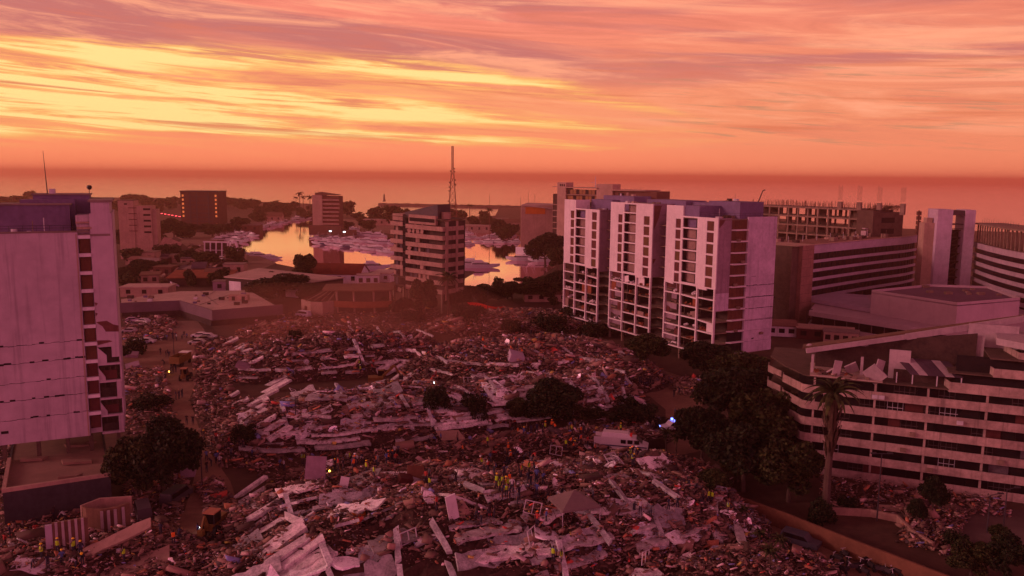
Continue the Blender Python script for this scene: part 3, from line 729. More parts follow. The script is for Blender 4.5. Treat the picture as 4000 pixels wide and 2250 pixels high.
# ---------------------------------------------------------------- banded hotel with concrete stair tower
def hotel():
    A = G(3140, 1180, 5); B = G(3600, 1105, 5); a = frame_of(A, B); L = (B-A).to_2d().length
    t = thing('curved_hotel', 'long curved hotel wing with white bands and dark glazing between them', 'building', (A.x, A.y, 0), a)
    n = 16; edge = [(L*i/n, 1.5*math.sin(math.pi*i/n*.8)+14*max(0, i/n-.85)) for i in range(n+1)]
    zs = [-.6, 2.4, 5.4, 8.4, 11.4, 14.4, 17.4, 20.6]
    for z in zs[2:]:
        m = MB(); m.wall(edge, z+.1, z+(2.9 if z > 20 else 1.08), .35); m.build('white_band', 'hotel_band', t)
    m = MB(); off = [(x, y+.7) for x, y in edge]; m.wall(off, 3, 21, .3); m.build('glazing', 'glass_dark', t)
    m = MB()
    for i in range(n*2):
        q = i/2; j = int(q); f = q-j; x = edge[j][0]*(1-f)+edge[min(n, j+1)][0]*f; y = edge[j][1]*(1-f)+edge[min(n, j+1)][1]*f; m.box(x-.08, x+.08, y+.5, y+.7, 3, 20.6)
    m.build('mullion', 'room_back', t)
    m = MB(); m.prism(edge+[(L, 17), (0, 17)], 23.2, 23.35); m.build('roof', 'roof_dust', t)
    m = MB(); m.wall(edge, 23.5, 23.75, .5); m.build('roof_edge', 'cream_wall', t)
    m = MB(); m.box(0, L, 16.7, 17, 3, 23.2); m.build('rear_wall', 'room_back', t)
    R = random.Random(3); m = MB()
    for q in range(9): x = R.uniform(25, L-4); y = edge[min(n, int(x/L*n))][1]+R.uniform(3, 9); s = R.uniform(.8, 2.5); m.box(x, x+s, y, y+s*.7, 23.35, 24.1+R.random())
    m.build('roof_unit', 'concrete', t)
    m = MB(); m.beam((L-25, 12, 26.5), (L-10, 9, 24.0), 1.5, .4); m.box(L-25, L-22, 11, 13, 23.4, 25.6); m.build('sloping_canopy', 'band_white', t)
    m = MB()
    for q in range(6): m.tube((8+q*9, 12, 23.3), (8+q*9, 12, 25.6), .07)
    m.build('aerial', 'metal_light', t)
    # stair tower of board-marked concrete
    T = G(3140, 1262); s = thing('concrete_stair_tower', 'slab-like board-marked concrete tower closing the left end of the curved hotel', 'tower', (A.x, A.y, 0), a)
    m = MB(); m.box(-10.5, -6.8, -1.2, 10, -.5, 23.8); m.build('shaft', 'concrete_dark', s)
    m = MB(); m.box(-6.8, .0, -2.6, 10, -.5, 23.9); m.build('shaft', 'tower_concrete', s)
    m = MB()
    for k in range(9): m.box(-6.85, .05, -2.64, -2.6, k*2.8, k*2.8+.08)
    m.build('joint_line', 'concrete_dark', s)
    m = MB(); m.box(-10.6, .1, -2.7, 10.1, 23.9, 24.15); m.build('cap', 'cream_wall', s)
hotel()
def frame_tower():
    P = D(3640, 1130, 291); t = thing('twin_pier_tower', 'tall tower of two pale piers joined by a top beam beside the hotel', 'tower', (P.x, P.y, 0), math.radians(-6))
    zt = ztop(P, 818)
    m = MB(); m.box(0, 5.2, 0, 9, 0, zt); m.build('pier', 'pier_white', t)
    m = MB(); m.box(9.9, 13.4, 1, 9, 0, zt-.1); m.build('pier', 'pier_white', t)
    m = MB(); m.box(5.2, 9.9, 1.5, 8, zt-2.1, zt-.3); m.box(5.2, 9.9, 2, 2.6, zt-5.6, zt-5.0); m.box(5.2, 9.9, 2, 2.3, zt-7, zt-6.8); m.build('top_beam', 'metal_dark', t)
    m = MB(); m.box(5.2, 9.9, 5.5, 5.8, 0, zt-7.4); m.build('glass_shaft', 'glass_dark', t)
    m = MB()
    for k in range(9): m.box(5.2, 9.9, 3.4, 5.5, 1+k*2.9, 1.3+k*2.9); m.beam((5.3, 4, 1.3+k*2.9), (9.8, 4, 3.9+k*2.9), .8, .2)
    m.build('stair_flight', 'room_back', t)
    m = MB(); m.box(-3.5, 0, 2, 7, 6, zt-5); m.box(-2.5, -.5, 3, 6, zt-5, zt-3.2); m.build('side_block', 'cream_wall', t)
    # right wing
    A = D(3785, 1150, 296); B = D(4150, 1230, 236); a = frame_of(A, B); L = (B-A).to_2d().length
    w = thing('hotel_wing', 'banded hotel wing at the far right with a pergola roof', 'building', (A.x, A.y, 0), a)
    zr = ztop(A, 945)
    n = 8; edge = [(L*i/n, -5*math.sin(math.pi*i/n*.7)) for i in range(n+1)]
    for k in range(6):
        z = zr-1.9-k*3.0; m = MB(); m.wall(edge, z, z+(1.35 if k else 2.1), .35); m.build('white_band', 'wing_band', w)
    m = MB(); m.wall([(x, y+.7) for x, y in edge], 0, zr, .3); m.build('glazing', 'glass_dark', w)
    m = MB(); m.prism(edge+[(L, 14), (0, 14)], zr, zr+.2); m.build('roof', 'roof_brown', w)
    m = MB(); m.prism([(x, y-.3) for x, y in edge]+[(L, 10), (0, 10)], zr+6.6, zr+7.1); m.build('pergola_roof', 'concrete', w)
    m = MB()
    for i in range(22): x = L*i/21; y = -5*math.sin(math.pi*i/21*.7); m.box(x-.2, x+.2, y+1, y+1.4, zr+.2, zr+6.6)
    for i in range(10): x = L*i/9; m.box(x-.2, x+.2, 8, 8.4, zr+.2, zr+6.6)
    m.build('pergola_post', 'concrete', w)
    m = MB()
    for i in range(16): x = 1+L*.45*i/16; m.tube((x, 2, zr+7.1), (x, 2, zr+8.2+random.random()), .05)
    m.build('bare_rebar', 'metal_dark', w)
frame_tower()
def conference_hall():
    C0 = G(3740, 1185, 12); L0 = G(3405, 1135, 12); R0 = G(3985, 1165, 12); Bk = G(3630, 1113, 12)
    t = thing('conference_hall', 'low white windowless hall with a dark flat roof in front of the hotel', 'building')
    P = [C0, R0, G(3860, 1120, 12), Bk, L0]; pl = [(p.x, p.y) for p in P]
    m = MB(); m.wall(pl, 3.9, 12.2, .4, closed=True); m.build('wall', 'hall_white', t)
    m = MB(); m.prism(pl, 11.2, 11.5); m.build('roof', 'roof_mauve', t)
    ctr = sum((Vector(p) for p in pl), Vector((0, 0)))/5
    # lower storey reaching out to the left and front, with a ribbon window
    q = [G(3160, 1215, 5), G(3560, 1275, 5), G(4060, 1330, 5), G(4100, 1180, 5), G(3420, 1150, 5), G(3200, 1165, 5)]; ql = [(p.x, p.y) for p in q]
    m = MB(); m.prism(ql, 3.6, 5.0); m.build('lower_roof', 'hall_white', t)
    m = MB(); c = Vector((sum(a for a, b in ql)/6, sum(b for a, b in ql)/6)); qi = [tuple(Vector(p).lerp(c, .03)) for p in ql]; m.wall(qi, 1.2, 3.6, .3, closed=True); m.build('ribbon_window', 'glass_dark', t)
    m = MB(); m.wall(ql, -.2, 1.2, .4, closed=True); m.build('plinth', 'hall_white', t)
    m = MB()
    for i in range(14): a = Vector(qi[0]).lerp(Vector(qi[2]), i/14) if False else Vector(qi[0]).lerp(Vector(qi[1]), i/8) if i < 8 else Vector(qi[1]).lerp(Vector(qi[2]), (i-8)/6); m.box(a.x-.12, a.x+.12, a.y-.3, a.y-.05, 1.2, 3.6)
    m.build('mullion', 'frame_dull', t)
    # canopy on columns before the hotel
    cp = [G(3140, 1190, 4), G(3420, 1240, 4), G(3380, 1180, 4), G(3160, 1160, 4)]
    u = thing('entrance_canopy', 'flat concrete canopy on stout columns between stair tower and hall', 'canopy')
    m = MB(); m.prism([(p.x, p.y) for p in cp], 5.2, 6.4); m.build('roof_slab', 'hotel_band', u)
    for f in (.15, .45, .75): 
        p = cp[0].lerp(cp[1], f); m = MB(); m.box(p.x-.7, p.x+.7, p.y+1, p.y+2.4, 0, 5.2); m.build('column', 'cream_wall', u)
conference_hall()
# ---------------------------------------------------------------- unfinished concrete frame
def unfinished():
    A = D(2925, 1000, 352); B = D(3350, 1000, 312); C2 = D(3522, 1000, 318); a = frame_of(A, B); L = (B-A).to_2d().length
    t = thing('unfinished_building', 'unfinished open concrete frame building with rebar sprouting from its roof', 'building', (A.x, A.y, 0), a)
    zt = ztop(A, 800); F = 3.6
    m = MB()
    for k in range(9):
        z = zt-k*F; m.box(0, L, 0, 14, z-.6, z)
    m.build('floor_slab', 'concrete', t)
    for i in range(12):
        x = L*i/11
        if i == 9: continue
        m = MB(); m.box(x-.3, x+.3, .15, .75, 0, zt-.5); m.box(x-.3, x+.3, 13, 13.6, 0, zt-.5); m.build('column', 'concrete', t)
    m = MB()
    for k in range(8):
        z = zt-k*F-F+.05
        for i in range(11):
            if not (k < 3 and i in (2, 3, 4, 5, 7, 8)): m.box(L*i/11+.4, L*(i+1)/11-.4, 7, 7.2, z, z+F-.6)
            elif random.random() < .8: m.box(L*i/11+.4, L*(i+1)/11-2.6, 7, 7.2, z, z+F-.6)
    m.build('inner_wall', 'room_back', t)
    m = MB(); m.box(L-.5, L+6, -1.5, 13, 0, zt-.3); m.build('stair_core', 'concrete_dark', t)
    b = frame_of(B, C2)-a; Rm = Matrix.Translation((L+6, 0, 0)) @ Matrix.Rotation(b, 4, 'Z')
    m = MB(); m.M = Rm; m.box(0, 13, 0, 12, 0, zt-1); m.build('closed_core', 'concrete_dark', t)
    for k in range(3):
        m = MB(); m.M = Rm; m.box(3, 9, -.05, .1, zt-5-k*4.2, zt-3-k*4.2); m.build('opening', 'dark_inside', t)
    m = MB(); R = random.Random(4)
    for i in range(260):
        x = R.uniform(0, L+6); y = R.choice([.4, 13, 6]); h = R.uniform(1.4, 2.6); m.tube((x, y, zt), (x+R.uniform(-.1, .1), y, zt+h), .07, n=3)
    m.M = Rm
    for i in range(90): x = R.uniform(0, 13); m.tube((x, R.uniform(0, 12), zt-1), (x, R.uniform(0, 1), zt+1+R.random()), .07, n=3)
    m.build('rebar', 'rust', t)['kind'] = 'stuff'
    m = MB()
    for i, x in enumerate((L*.82, L*.98, L+7., L+16)): m.box(x-.8, x+.8, 0, 1.2, zt-1.5 if i > 2 else zt, zt+2.6)
    m.build('wall_stub', 'concrete', t)
    m = MB()
    for i, x in enumerate((L*.82, L*.98, L+7., L+16)):
        for q in range(9): m.tube((x-.9+q*.22, .4, zt+3.2), (x-.9+q*.22, .4, zt+8.2+R.random()), .022, n=3)
    m.build('tall_rebar', 'rust', t)['kind'] = 'stuff'
    m = MB(); m.tube((.8, 3, zt), (3.4, 3, zt+6.2), .3, .2); m.tube((3.4, 3, zt+6.2), (4.5, 3, zt+6.5), .25); m.build('pump_boom', 'metal_dark', t)
    for k in (5, 6): m = MB(); m.box(4, L*.62, -.3, 0, zt-k*F+.1, zt-k*F+2.4); m.build('infill_panel', 'mauve_side', t)
unfinished()
# ---------------------------------------------------------------- hotel far behind the central block
def far_hotel():
    A = D(2165, 900, 450); B = D(2560, 900, 410); a = frame_of(A, B); L = (B-A).to_2d().length
    t = thing('far_hotel', 'brown glazed hotel with thin roof slab rising behind the white block', 'building', (A.x, A.y, 0), a)
    z = lambda py: ztop(A, py)
    zr = z(733)
    m = MB(); m.box(2.5, L, 0, 14, 0, zr-1); m.build('wall', 'hotel_brown', t)
    m = MB(); m.box(2.5, 8.2, -1.2, 6, 0, z(712)); m.box(28, 38, -1, 7, zr-6, z(716)); m.build('tower_wall', 'cream_wall', t)
    for x in (4.2, 5.5, 6.8): m = MB(); m.box(x, x+.8, -1.25, -1.15, z(727), z(718)); m.build('tower_window', 'glass_dark', t)
    m = MB(); m.box(8, 29, -1.8, 14, zr, zr+.5); m.box(37, 58, -1.8, 14, zr-.9, zr-.4); m.beam((-2, 2, zr+.6), (3, 2, zr+.5), 3, .3); m.build('roof_slab', 'cream_wall', t)
    for k in range(3):
        for i in range(10):
            m = MB(); m.box(8.6+i*2, 10.2+i*2, -.1, .05, zr-3.2-k*3.4, zr-.8-k*3.4); m.build('window', 'warm_glass' if (i+k) % 3 else 'glass_dark', t)
        m = MB(); m.box(8.2, 28.5, -.9, 0, zr-3.7-k*3.4, zr-3.4-k*3.4); m.build('balcony', 'cream_wall', t)
    m = MB(); m.box(-1.2, 2.5, 0, 6, 0, z(757)); m.build('side_bay', 'room_back', t)
    m = MB()
    for k in range(9): m.box(-1.4, 2.6, -.3, 0, 3+k*3.3, 3.4+k*3.3)
    m.build('side_slab', 'cream_wall', t)
    m = MB(); m.tube((24, 4, zr), (24, 4, zr+6.3), .3, .15); m.tube((23, 4, zr+3), (21, 4, zr+3), .1); m.build('mast', 'metal_light', t)
    # wing with mauve top
    m = MB(); m.box(40, 60, -6, 0, 0, z(757)); m.build('wing', 'hotel_brown', t)
    # orange low block with sloping white roof, beside it
    P = D(2035, 880, 470); s = thing('low_events_building', 'low building with slanted white roof and orange wall left of the far hotel', 'building', (P.x, P.y, 0), 0)
    zt = ztop(P, 800)
    m = MB(); m.prism([(0, 0), (26, 0), (26, 12), (0, 12)], 0, lambda x, y: zt-1+x*.05); m.build('wall', 'cream_wall', s)
    m = MB(); m.add([(0, -1, zt), (22, -1, zt-2.2), (26, 10, zt+.4), (4, 12, zt+1), (0, -1, zt-.5), (22, -1, zt-2.7), (26, 10, zt-.1), (4, 12, zt+.5)], [(0, 1, 2, 3), (7, 6, 5, 4), (0, 4, 5, 1), (1, 5, 6, 2), (2, 6, 7, 3), (3, 7, 4, 0)]); m.build('roof', 'light_roof', s)
    m = MB(); m.box(2.5, 14, -.3, 0, zt-5.2, zt-1.3); m.build('orange_panel', 'orange_paint', s)
    m = MB(); m.wall([(-3, -4), (4, -9), (14, -9)], 0, 4.5, .5); m.build('curved_wall', 'white_wall', s)
    m = MB(); m.prism([(11, -10), (26, -12), (30, -2), (13, -1)], 7, 7.6); m.build('canopy', 'light_roof', s)
    for x in (13, 18, 24): m = MB(); m.box(x, x+.8, -9, -8.2, 0, 7); m.build('column', 'cream_wall', s)
far_hotel()
# ---------------------------------------------------------------- mid apartment block by the marina, leaning
def mid_block():
    A = D(1538, 1150, 277); B = D(1735, 1150, 262); a = frame_of(A, B); L = (B-A).to_2d().length
    t = thing('marina_apartment_block', 'leaning nine-storey apartment block with broken balconies beside the marina', 'building', (A.x, A.y, 0), a)
    t.rotation_euler = (math.radians(.6), math.radians(1.2), a)
    zr = ztop(A, 848); F = 2.95; n = 9; z0 = zr-n*F+.6
    xl = 5.8; xr = 7.2
    for k in range(n-1):
        z = z0+k*F+F*.9
        if k > 1 or True:
            if k >= 2: m = MB(); m.box(-.2, xl, -1.3, -1.1, z, z+1.45); m.box(-.2, 0, -1.1, 4, z, z+1.45); m.build('balcony_band', 'mid_band', t)
            m = MB(); m.box(xr, L+.3, -1.3, -1.1, z-.5 if k > 5 else z-.5, z+.95); m.box(L+.1, L+.3, -1.1, 9, z-.5, z+.95); m.build('balcony_band', 'mid_band', t)
    m = MB()
    for k in range(n+1):
        m.box(-.1, L+.1, -1.1, 10, z0+k*F-.12, z0+k*F+.1) if k > 0 else None
    m.build('floor_slab', 'concrete_dark', t)
    m = MB(); m.box(0, L, .2, .4, z0+1.5, zr); m.box(L-.3, L-.1, .4, 10, z0+1.5, zr); m.box(0, .2, .4, 10, z0+1.5, zr); m.build('recessed_wall', 'room_back', t)
    R = random.Random(2)
    for k in range(n):
        for x in (1, 3.2, 8, 10, 12, 14, 15.8):
            if x > L-1: continue
            r = R.random(); m = MB(); m.box(x, x+R.uniform(.8, 1.5), .05, .15, z0+k*F+.2, z0+k*F+F-.3); m.build('window', R.choice(['dark_inside', 'glass_dark', 'mid_band', 'curtain_grey']), t)
            if r < .25:
                m = MB(); m.M = Matrix.Translation((x+.5, -.8, z0+k*F+1.4)) @ Euler((0, R.uniform(-.6, .6), R.uniform(-.4, .4))).to_matrix().to_4x4(); m.box(-.7, .7, -.1, .1, -.7, .7); m.build('hanging_panel', 'mid_band', t)
    m = MB(); m.box(L+.32, L+.5, 0, 1.3, z0, zr); m.box(L+.32, L+.5, 5, 6, z0, zr); m.build('pilaster', 'mid_band', t)
    m = MB(); m.box(xl, xr, -.9, -.7, z0+2, zr+1); m.build('recess_shade_panel', 'dark_inside', t)  # near-black sheet stands in for the shade of a recess
    # slanted dark penthouse
    z1 = zr; m = MB(); m.add([(xl-.4, 0, z1), (L-3.2, 0, z1), (L-3.2, 6, z1), (xl-.4, 6, z1), (xl-.4, 0, z1+2.), (L-3.2, 0, z1+5.4), (L-3.2, 6, z1+5.4), (xl-.4, 6, z1+2.)], [(0, 3, 2, 1), (4, 5, 6, 7), (0, 1, 5, 4), (1, 2, 6, 5), (2, 3, 7, 6), (3, 0, 4, 7)]); m.build('slanted_penthouse', 'metal_dark', t)
    m = MB(); m.box(8.6, L-3, -1.2, 0, z1-1.4, z1+1.6); m.build('penthouse_wall', 'mid_band', t)
    m = MB(); m.box(9., L-3.4, -1.25, -1.15, z1-.6, z1+.6); m.build('penthouse_window', 'dark_inside', t)
    m = MB(); m.box(.6, xl-.3, -1, 4, z1-.8, z1+1.4); m.build('corner_block', 'mid_band', t)
    m = MB(); m.tube((L-2.2, 3, z1), (L-2.2, 3, z1+2.8), 1.6, 1.6, n=12); m.build('water_tank', 'mid_band', t)
    for x in (.5, 5.4, 8, 12, L-.6): m = MB(); m.box(x-.35, x+.35, -.7, 0, -.5, z0+2.4); m.build('column', 'concrete', t)
    # collapsed ramp slab leaning at its right foot
    p0 = D(1748, 1112, 262); p1 = D(1835, 1062, 285); m = MB(); m.beam(p0, p1, 3.5, .7); o = m.build('leaning_slab', 'concrete'); tag(o, 'long concrete slab leaning at the right foot of the marina apartment block', 'slab')
mid_block()
# ================================================================ other buildings
def house(name, label, cat, px, py, w, d, h, rot, wall='cream_wall', roof='flat', roofm='grey_roof', nwin=3, floors=1, group=None, winm='glass_dark', zbase=0.):
    P = G(px, py, 0); t = thing(name, label, cat, (P.x, P.y, zbase), math.radians(rot), group)
    m = MB(); m.box(0, w, 0, d, -1, h)
    if roof == 'gable': m.add([(0, 0, h), (w, 0, h), (w, d, h), (0, d, h), (0, d/2, h+w*.0+d*.28), (w, d/2, h+d*.28)], [(0, 4, 3), (1, 2, 5)])
    m.build('wall', wall, t)
    m = MB(); e = .5
    if roof == 'flat': m.box(-.25, w+.25, -.25, d+.25, h, h+.35)
    elif roof == 'gable':
        r = h+d*.28; m.add([(-e, -e, h-.12), (w+e, -e, h-.12), (w+e, d/2, r+.1), (-e, d/2, r+.1), (-e, d+e, h-.12), (w+e, d+e, h-.12), (-e, -e, h-.3), (w+e, -e, h-.3), (w+e, d/2, r-.1), (-e, d/2, r-.1), (-e, d+e, h-.3), (w+e, d+e, h-.3)],
          [(0, 1, 2, 3), (3, 2, 5, 4), (7, 6, 9, 8), (8, 9, 10, 11), (0, 6, 7, 1), (4, 5, 11, 10), (0, 3, 9, 6), (3, 4, 10, 9), (1, 7, 8, 2), (2, 8, 11, 5)])
    elif roof == 'shed': m.add([(-e, -e, h), (w+e, -e, h), (w+e, d+e, h+d*.12), (-e, d+e, h+d*.12), (-e, -e, h+.3), (w+e, -e, h+.3), (w+e, d+e, h+d*.12+.3), (-e, d+e, h+d*.12+.3)], [(0, 3, 2, 1), (4, 5, 6, 7), (0, 1, 5, 4), (1, 2, 6, 5), (2, 3, 7, 6), (3, 0, 4, 7)])
    m.build('roof', roofm, t)
    fh = h/floors
    for k in range(floors):
        for i in range(nwin):
            x = w*(i+.5)/nwin; ww = min(1.6, w/nwin*.6); m = MB(); m.box(x-ww/2, x+ww/2, -.04, .1, k*fh+fh*.35, k*fh+fh*.78); m.build('window', winm, t)
    return t
house('white_apartment_house', 'pale stepped apartment house standing behind the left tower', 'building', 470, 935, 12, 10, 19, 8, 'cream_wall', nwin=0)
def far_left_white():
    P = D(468, 930, 420); t = [o for o in ALL if o.name == 'white_apartment_house'][0]; t.location = (P.x, P.y, 0)
    z = ztop(P, 783)
    for ch in list(t.children): bpy.data.objects.remove(ch)
    m = MB(); m.box(0, 7.5, 0, 9, 0, z); m.box(7.5, 16, 1, 9, 0, z-2.8); m.box(16, 18, 2.5, 9, 0, z-4.5); m.build('wall', 'cream_wall', t)
    m = MB(); m.box(-.2, 7.7, -.2, 9.2, z, z+.3); m.build('roof', 'concrete_dark', t)
    for k in range(5):
        m = MB(); m.box(5, 9, -.2, .0 if k < 9 else 0, z-4-k*3, z-3.6-k*3); m.build('balcony', 'shutter_red', t)
        m = MB(); m.box(12, 15.5, .9, 1.1, z-5-k*3, z-4-k*3) ; m.build('window', 'dark_inside', t)
    m = MB(); m.box(3, 4.5, -.1, .1, z-2.2, z-1.4); m.build('window', 'dark_inside', t)
far_left_white()
def brown_tower():
    A = D(710, 890, 620); B = D(857, 890, 620); L = B.x-A.x; zt = ztop(A, 749)
    t = thing('brown_office_tower', 'square dark brown tower with small lit windows down both edges', 'tower', (A.x, A.y, 0), 0)
    m = MB(); m.box(0, L, 0, 18, 0, zt); m.build('wall', 'tower_brown', t)
    m = MB(); m.box(-.3, L+.3, -.5, 18.3, zt, zt+.9); m.build('roof', 'metal_dark', t)
    for k in range(9):
        z = zt-3-k*3.1
        m = MB(); m.box(3.2, L-4.5, -.25, 0, z-1.0, z-.4); m.build('floor_band', 'metal_dark', t)
        if k < 5 or k % 2:
            for x in (1.2, L-2.6): m = MB(); m.box(x, x+1.3, -.1, .05, z-.6, z+.9); m.build('lit_window', 'window_lit' if k < 6 else 'warm_glass', t)
    for x in (7, 12, L-8): m = MB(); m.box(x, x+.8, -.5, -.25, 0, zt-1); m.build('pilaster', 'metal_dark', t)
brown_tower()
def small_tower():
    A = D(1222, 890, 610); B = D(1262, 890, 606); zt = ztop(A, 762)
    t = thing('point_apartment_tower', 'small apartment tower with blank left wall and ragged roof at the harbour mouth', 'tower', (A.x, A.y, 0), math.radians(-6))
    m = MB(); m.box(0, 7.6, 0, 12, 0, zt); m.build('blank_wall', 'cream_wall', t)
    m = MB(); m.box(7.6, 20, 1, 12, 0, zt-.6); m.prism([(2, 1), (19, 1), (19, 10), (4, 10)], zt, lambda x, y: zt+1+2*math.sin(x*.18)); m.build('wall', 'hotel_brown', t)
    for k in range(9): m = MB(); m.box(7.7, 20.4+.5*math.sin(k), -.3, 1, zt-4-k*3, zt-3-k*3); m.build('balcony', 'mid_band', t)
    m = MB(); m.box(-1, 24, -6, 0, 0, 7); m.box(24, 34, -8, 0, 0, 4); m.build('lower_block', 'hotel_brown', t)
small_tower()
def parapet_building():
    z = 5.; pts = [G(455, 1184, z), G(700, 1174, z), G(828, 1212, z), G(1105, 1190, z), G(985, 1124, z), G(700, 1128, z), G(455, 1160, z)]; pl = [(p.x, p.y) for p in pts]
    t = thing('parapet_building', 'low L-shaped building with deep mauve parapet and cluttered pale roof', 'building')
    m = MB(); m.wall(pl[:4], 1.9, 5.0, .5); m.build('parapet', 'parapet_mauve', t)
    c = Vector((sum(p[0] for p in pl)/7, sum(p[1] for p in pl)/7)); q = [tuple(Vector(p).lerp(c, .06)) for p in pl]
    m = MB(); m.prism(q, 4., 4.3); m.build('roof', 'light_roof', t)
    m = MB(); m.wall(q, 0, 4, .3, closed=True); m.build('wall', 'room_back', t)
    R = random.Random(8)
    for i in range(22):
        p = G(R.uniform(710, 1000), R.uniform(1130, 1195), 4.3) if i > 7 else G(R.uniform(480, 680), R.uniform(1162, 1180), 4.3); s = R.uniform(.3, 1.1)
        m = MB(); m.box(p.x, p.x+s*1.6, p.y, p.y+s, 4.3, 4.3+s*.9); m.build('roof_unit', R.choice(['concrete', 'room_back', 'metal_light', 'blue_wall']), t)
    p = G(930, 1175, 4.3); m = MB(); m.box(p.x-3, p.x+3, p.y, p.y+2.4, 4.3, 6.2); m.build('roof_cabin', 'cream_wall', t)
    for x in (-2, 1.2): m = MB(); m.box(p.x+x, p.x+x+1, p.y-.05, p.y, 4.4, 5.7); m.build('cabin_door', 'dark_inside', t)
    m = MB()
    for a, b in (((780, 1135), (850, 1190)), ((850, 1130), (820, 1150)), ((900, 1150), (780, 1190))):
        A, B = G(*a, 4.35), G(*b, 4.35); m.tube(A, B, .06, n=4)
    m.build('roof_pipe', 'metal_dark', t)
    for x in (3, 8, 13): pass
parapet_building()
def warehouse():
    z = 5.5; pts = [G(874, 1084, z), G(1180, 1110, z), G(1348, 1087, z), G(1010, 1050, z)]
    t = thing('white_warehouse', 'long low warehouse with pale sheet roof and dark side wall', 'building'); pl = [(p.x, p.y) for p in pts]
    m = MB(); m.prism(pl, lambda x, y: z, lambda x, y: z+.4); m.build('roof', 'light_roof', t)
    c = sum((Vector(p) for p in pl), Vector((0, 0)))/4; q = [tuple(Vector(p).lerp(c, .03)) for p in pl]; m = MB(); m.wall(q, 0, z, .3, closed=True); m.build('wall', 'room_back', t)
    for f in (.05, .3, .55, .8): a = Vector(q[0]).lerp(Vector(q[1]), f); b = Vector(q[0]).lerp(Vector(q[1]), f+.16); m = MB(); m.wall([tuple(a+Vector((-.05, -.2))), tuple(b+Vector((-.05, -.2)))], .3, z-1.2, .15); m.build('roller_door', 'white_wall', t)
    pts = [G(1000, 1072, 7), G(1110, 1060, 7), G(1180, 1048, 7), G(1060, 1040, 7)]
warehouse()
house('red_gabled_house', 'white house with low dark red gable roof on the channel bank', 'house', 1195, 1106, 23, 13, 4.2, -6, 'white_wall', 'gable', 'terracotta', 4)
house('arched_house', 'small white flat-roofed house with arched windows beside the channel', 'house', 1395, 1118, 9, 8, 4.2, 10, 'white_wall', 'flat', 'light_roof', 3)
house('white_annex', 'low white annex between the gabled house and the marina block', 'house', 1455, 1100, 8, 7, 3.5, -15, 'white_wall', 'shed', 'light_roof', 2)
house('orange_roofed_shed', 'wide low shed with a faded orange roof left of the warehouse', 'shed', 655, 1118, 24, 13, 3.2, 6, 'room_back', 'shed', 'brick_orange', 0)
house('purple_store', 'square purple-grey store standing against the warehouse end', 'shed', 832, 1138, 5, 5, 3.6, 5, 'mauve_side', 'flat', 'grey_roof', 1)
house('left_flat_shed', 'long flat-roofed shed just right of the left tower', 'shed', 470, 1160, 17, 9, 3.4, 5, 'cream_wall', 'flat', 'light_roof', 3)
house('broken_villa', 'broken pinkish villa with empty windows at the left edge of the old quarter', 'house', 490, 1035, 14, 9, 6, 4, 'cream_wall', 'flat', 'concrete', 3, winm='dark_inside')
house('red_row_house', 'long low house with dark red end wall before the concrete stair tower', 'house', 3110, 1322, 15, 6, 3., -22, 'shutter_red', 'flat', 'cream_wall', 4)
house('white_row_house', 'low white house with blue doors left of the red row house', 'house', 2996, 1312, 8, 6, 3., -12, 'white_wall', 'shed', 'roof_dust', 3)
house('cream_row_house', 'cream coloured low wing at the right end of the red row house', 'house', 3215, 1340, 9, 5, 3.2, -22, 'cream_wall', 'flat', 'grey_roof', 4)
for i, (x, y, w, d, h, r, l) in enumerate(((1800, 905, 24, 10, 5, -3, 'wide pale boathouse behind the right-hand marina'), (1900, 880, 20, 10, 5, 2, 'low pale house with shed roof near the inner basin'), (1960, 900, 16, 9, 7, -8, 'white-framed open house right of the marina'), (2080, 935, 30, 12, 3, 4, 'low brown dock shed below the slanted white roof'), (2230, 1000, 14, 8, 3.2, -10, 'small dock office beside the white block'),
        (1000, 935-70, 24, 12, 5, 5, 'low pale shed behind the far bank yachts'), (600, 905, 30, 12, 5, -4, 'broad low roof left of the brown tower'), (870, 905, 28, 12, 5, 4, 'pale domed-looking hall right of the brown tower'), (60, 800, 40, 14, 6, 0, 'low long house on the wooded point at far left'), (1420, 880, 26, 10, 5, 3, 'low brown boat store behind the moored yachts'), (2300, 1180, 14, 7, 1.5, -15, 'low concrete platform left of the white block'), (2050, 1180, 16, 8, 3, 5, 'brown shed roof among the trees below the marina'))):
    house('waterside_shed', l, 'shed', x, y, w, d, h, r, ['cream_wall', 'hotel_brown', 'mid_band'][i % 3], ['flat', 'shed', 'gable'][i % 3], ['light_roof', 'grey_roof', 'roof_brown'][i % 3], 4)
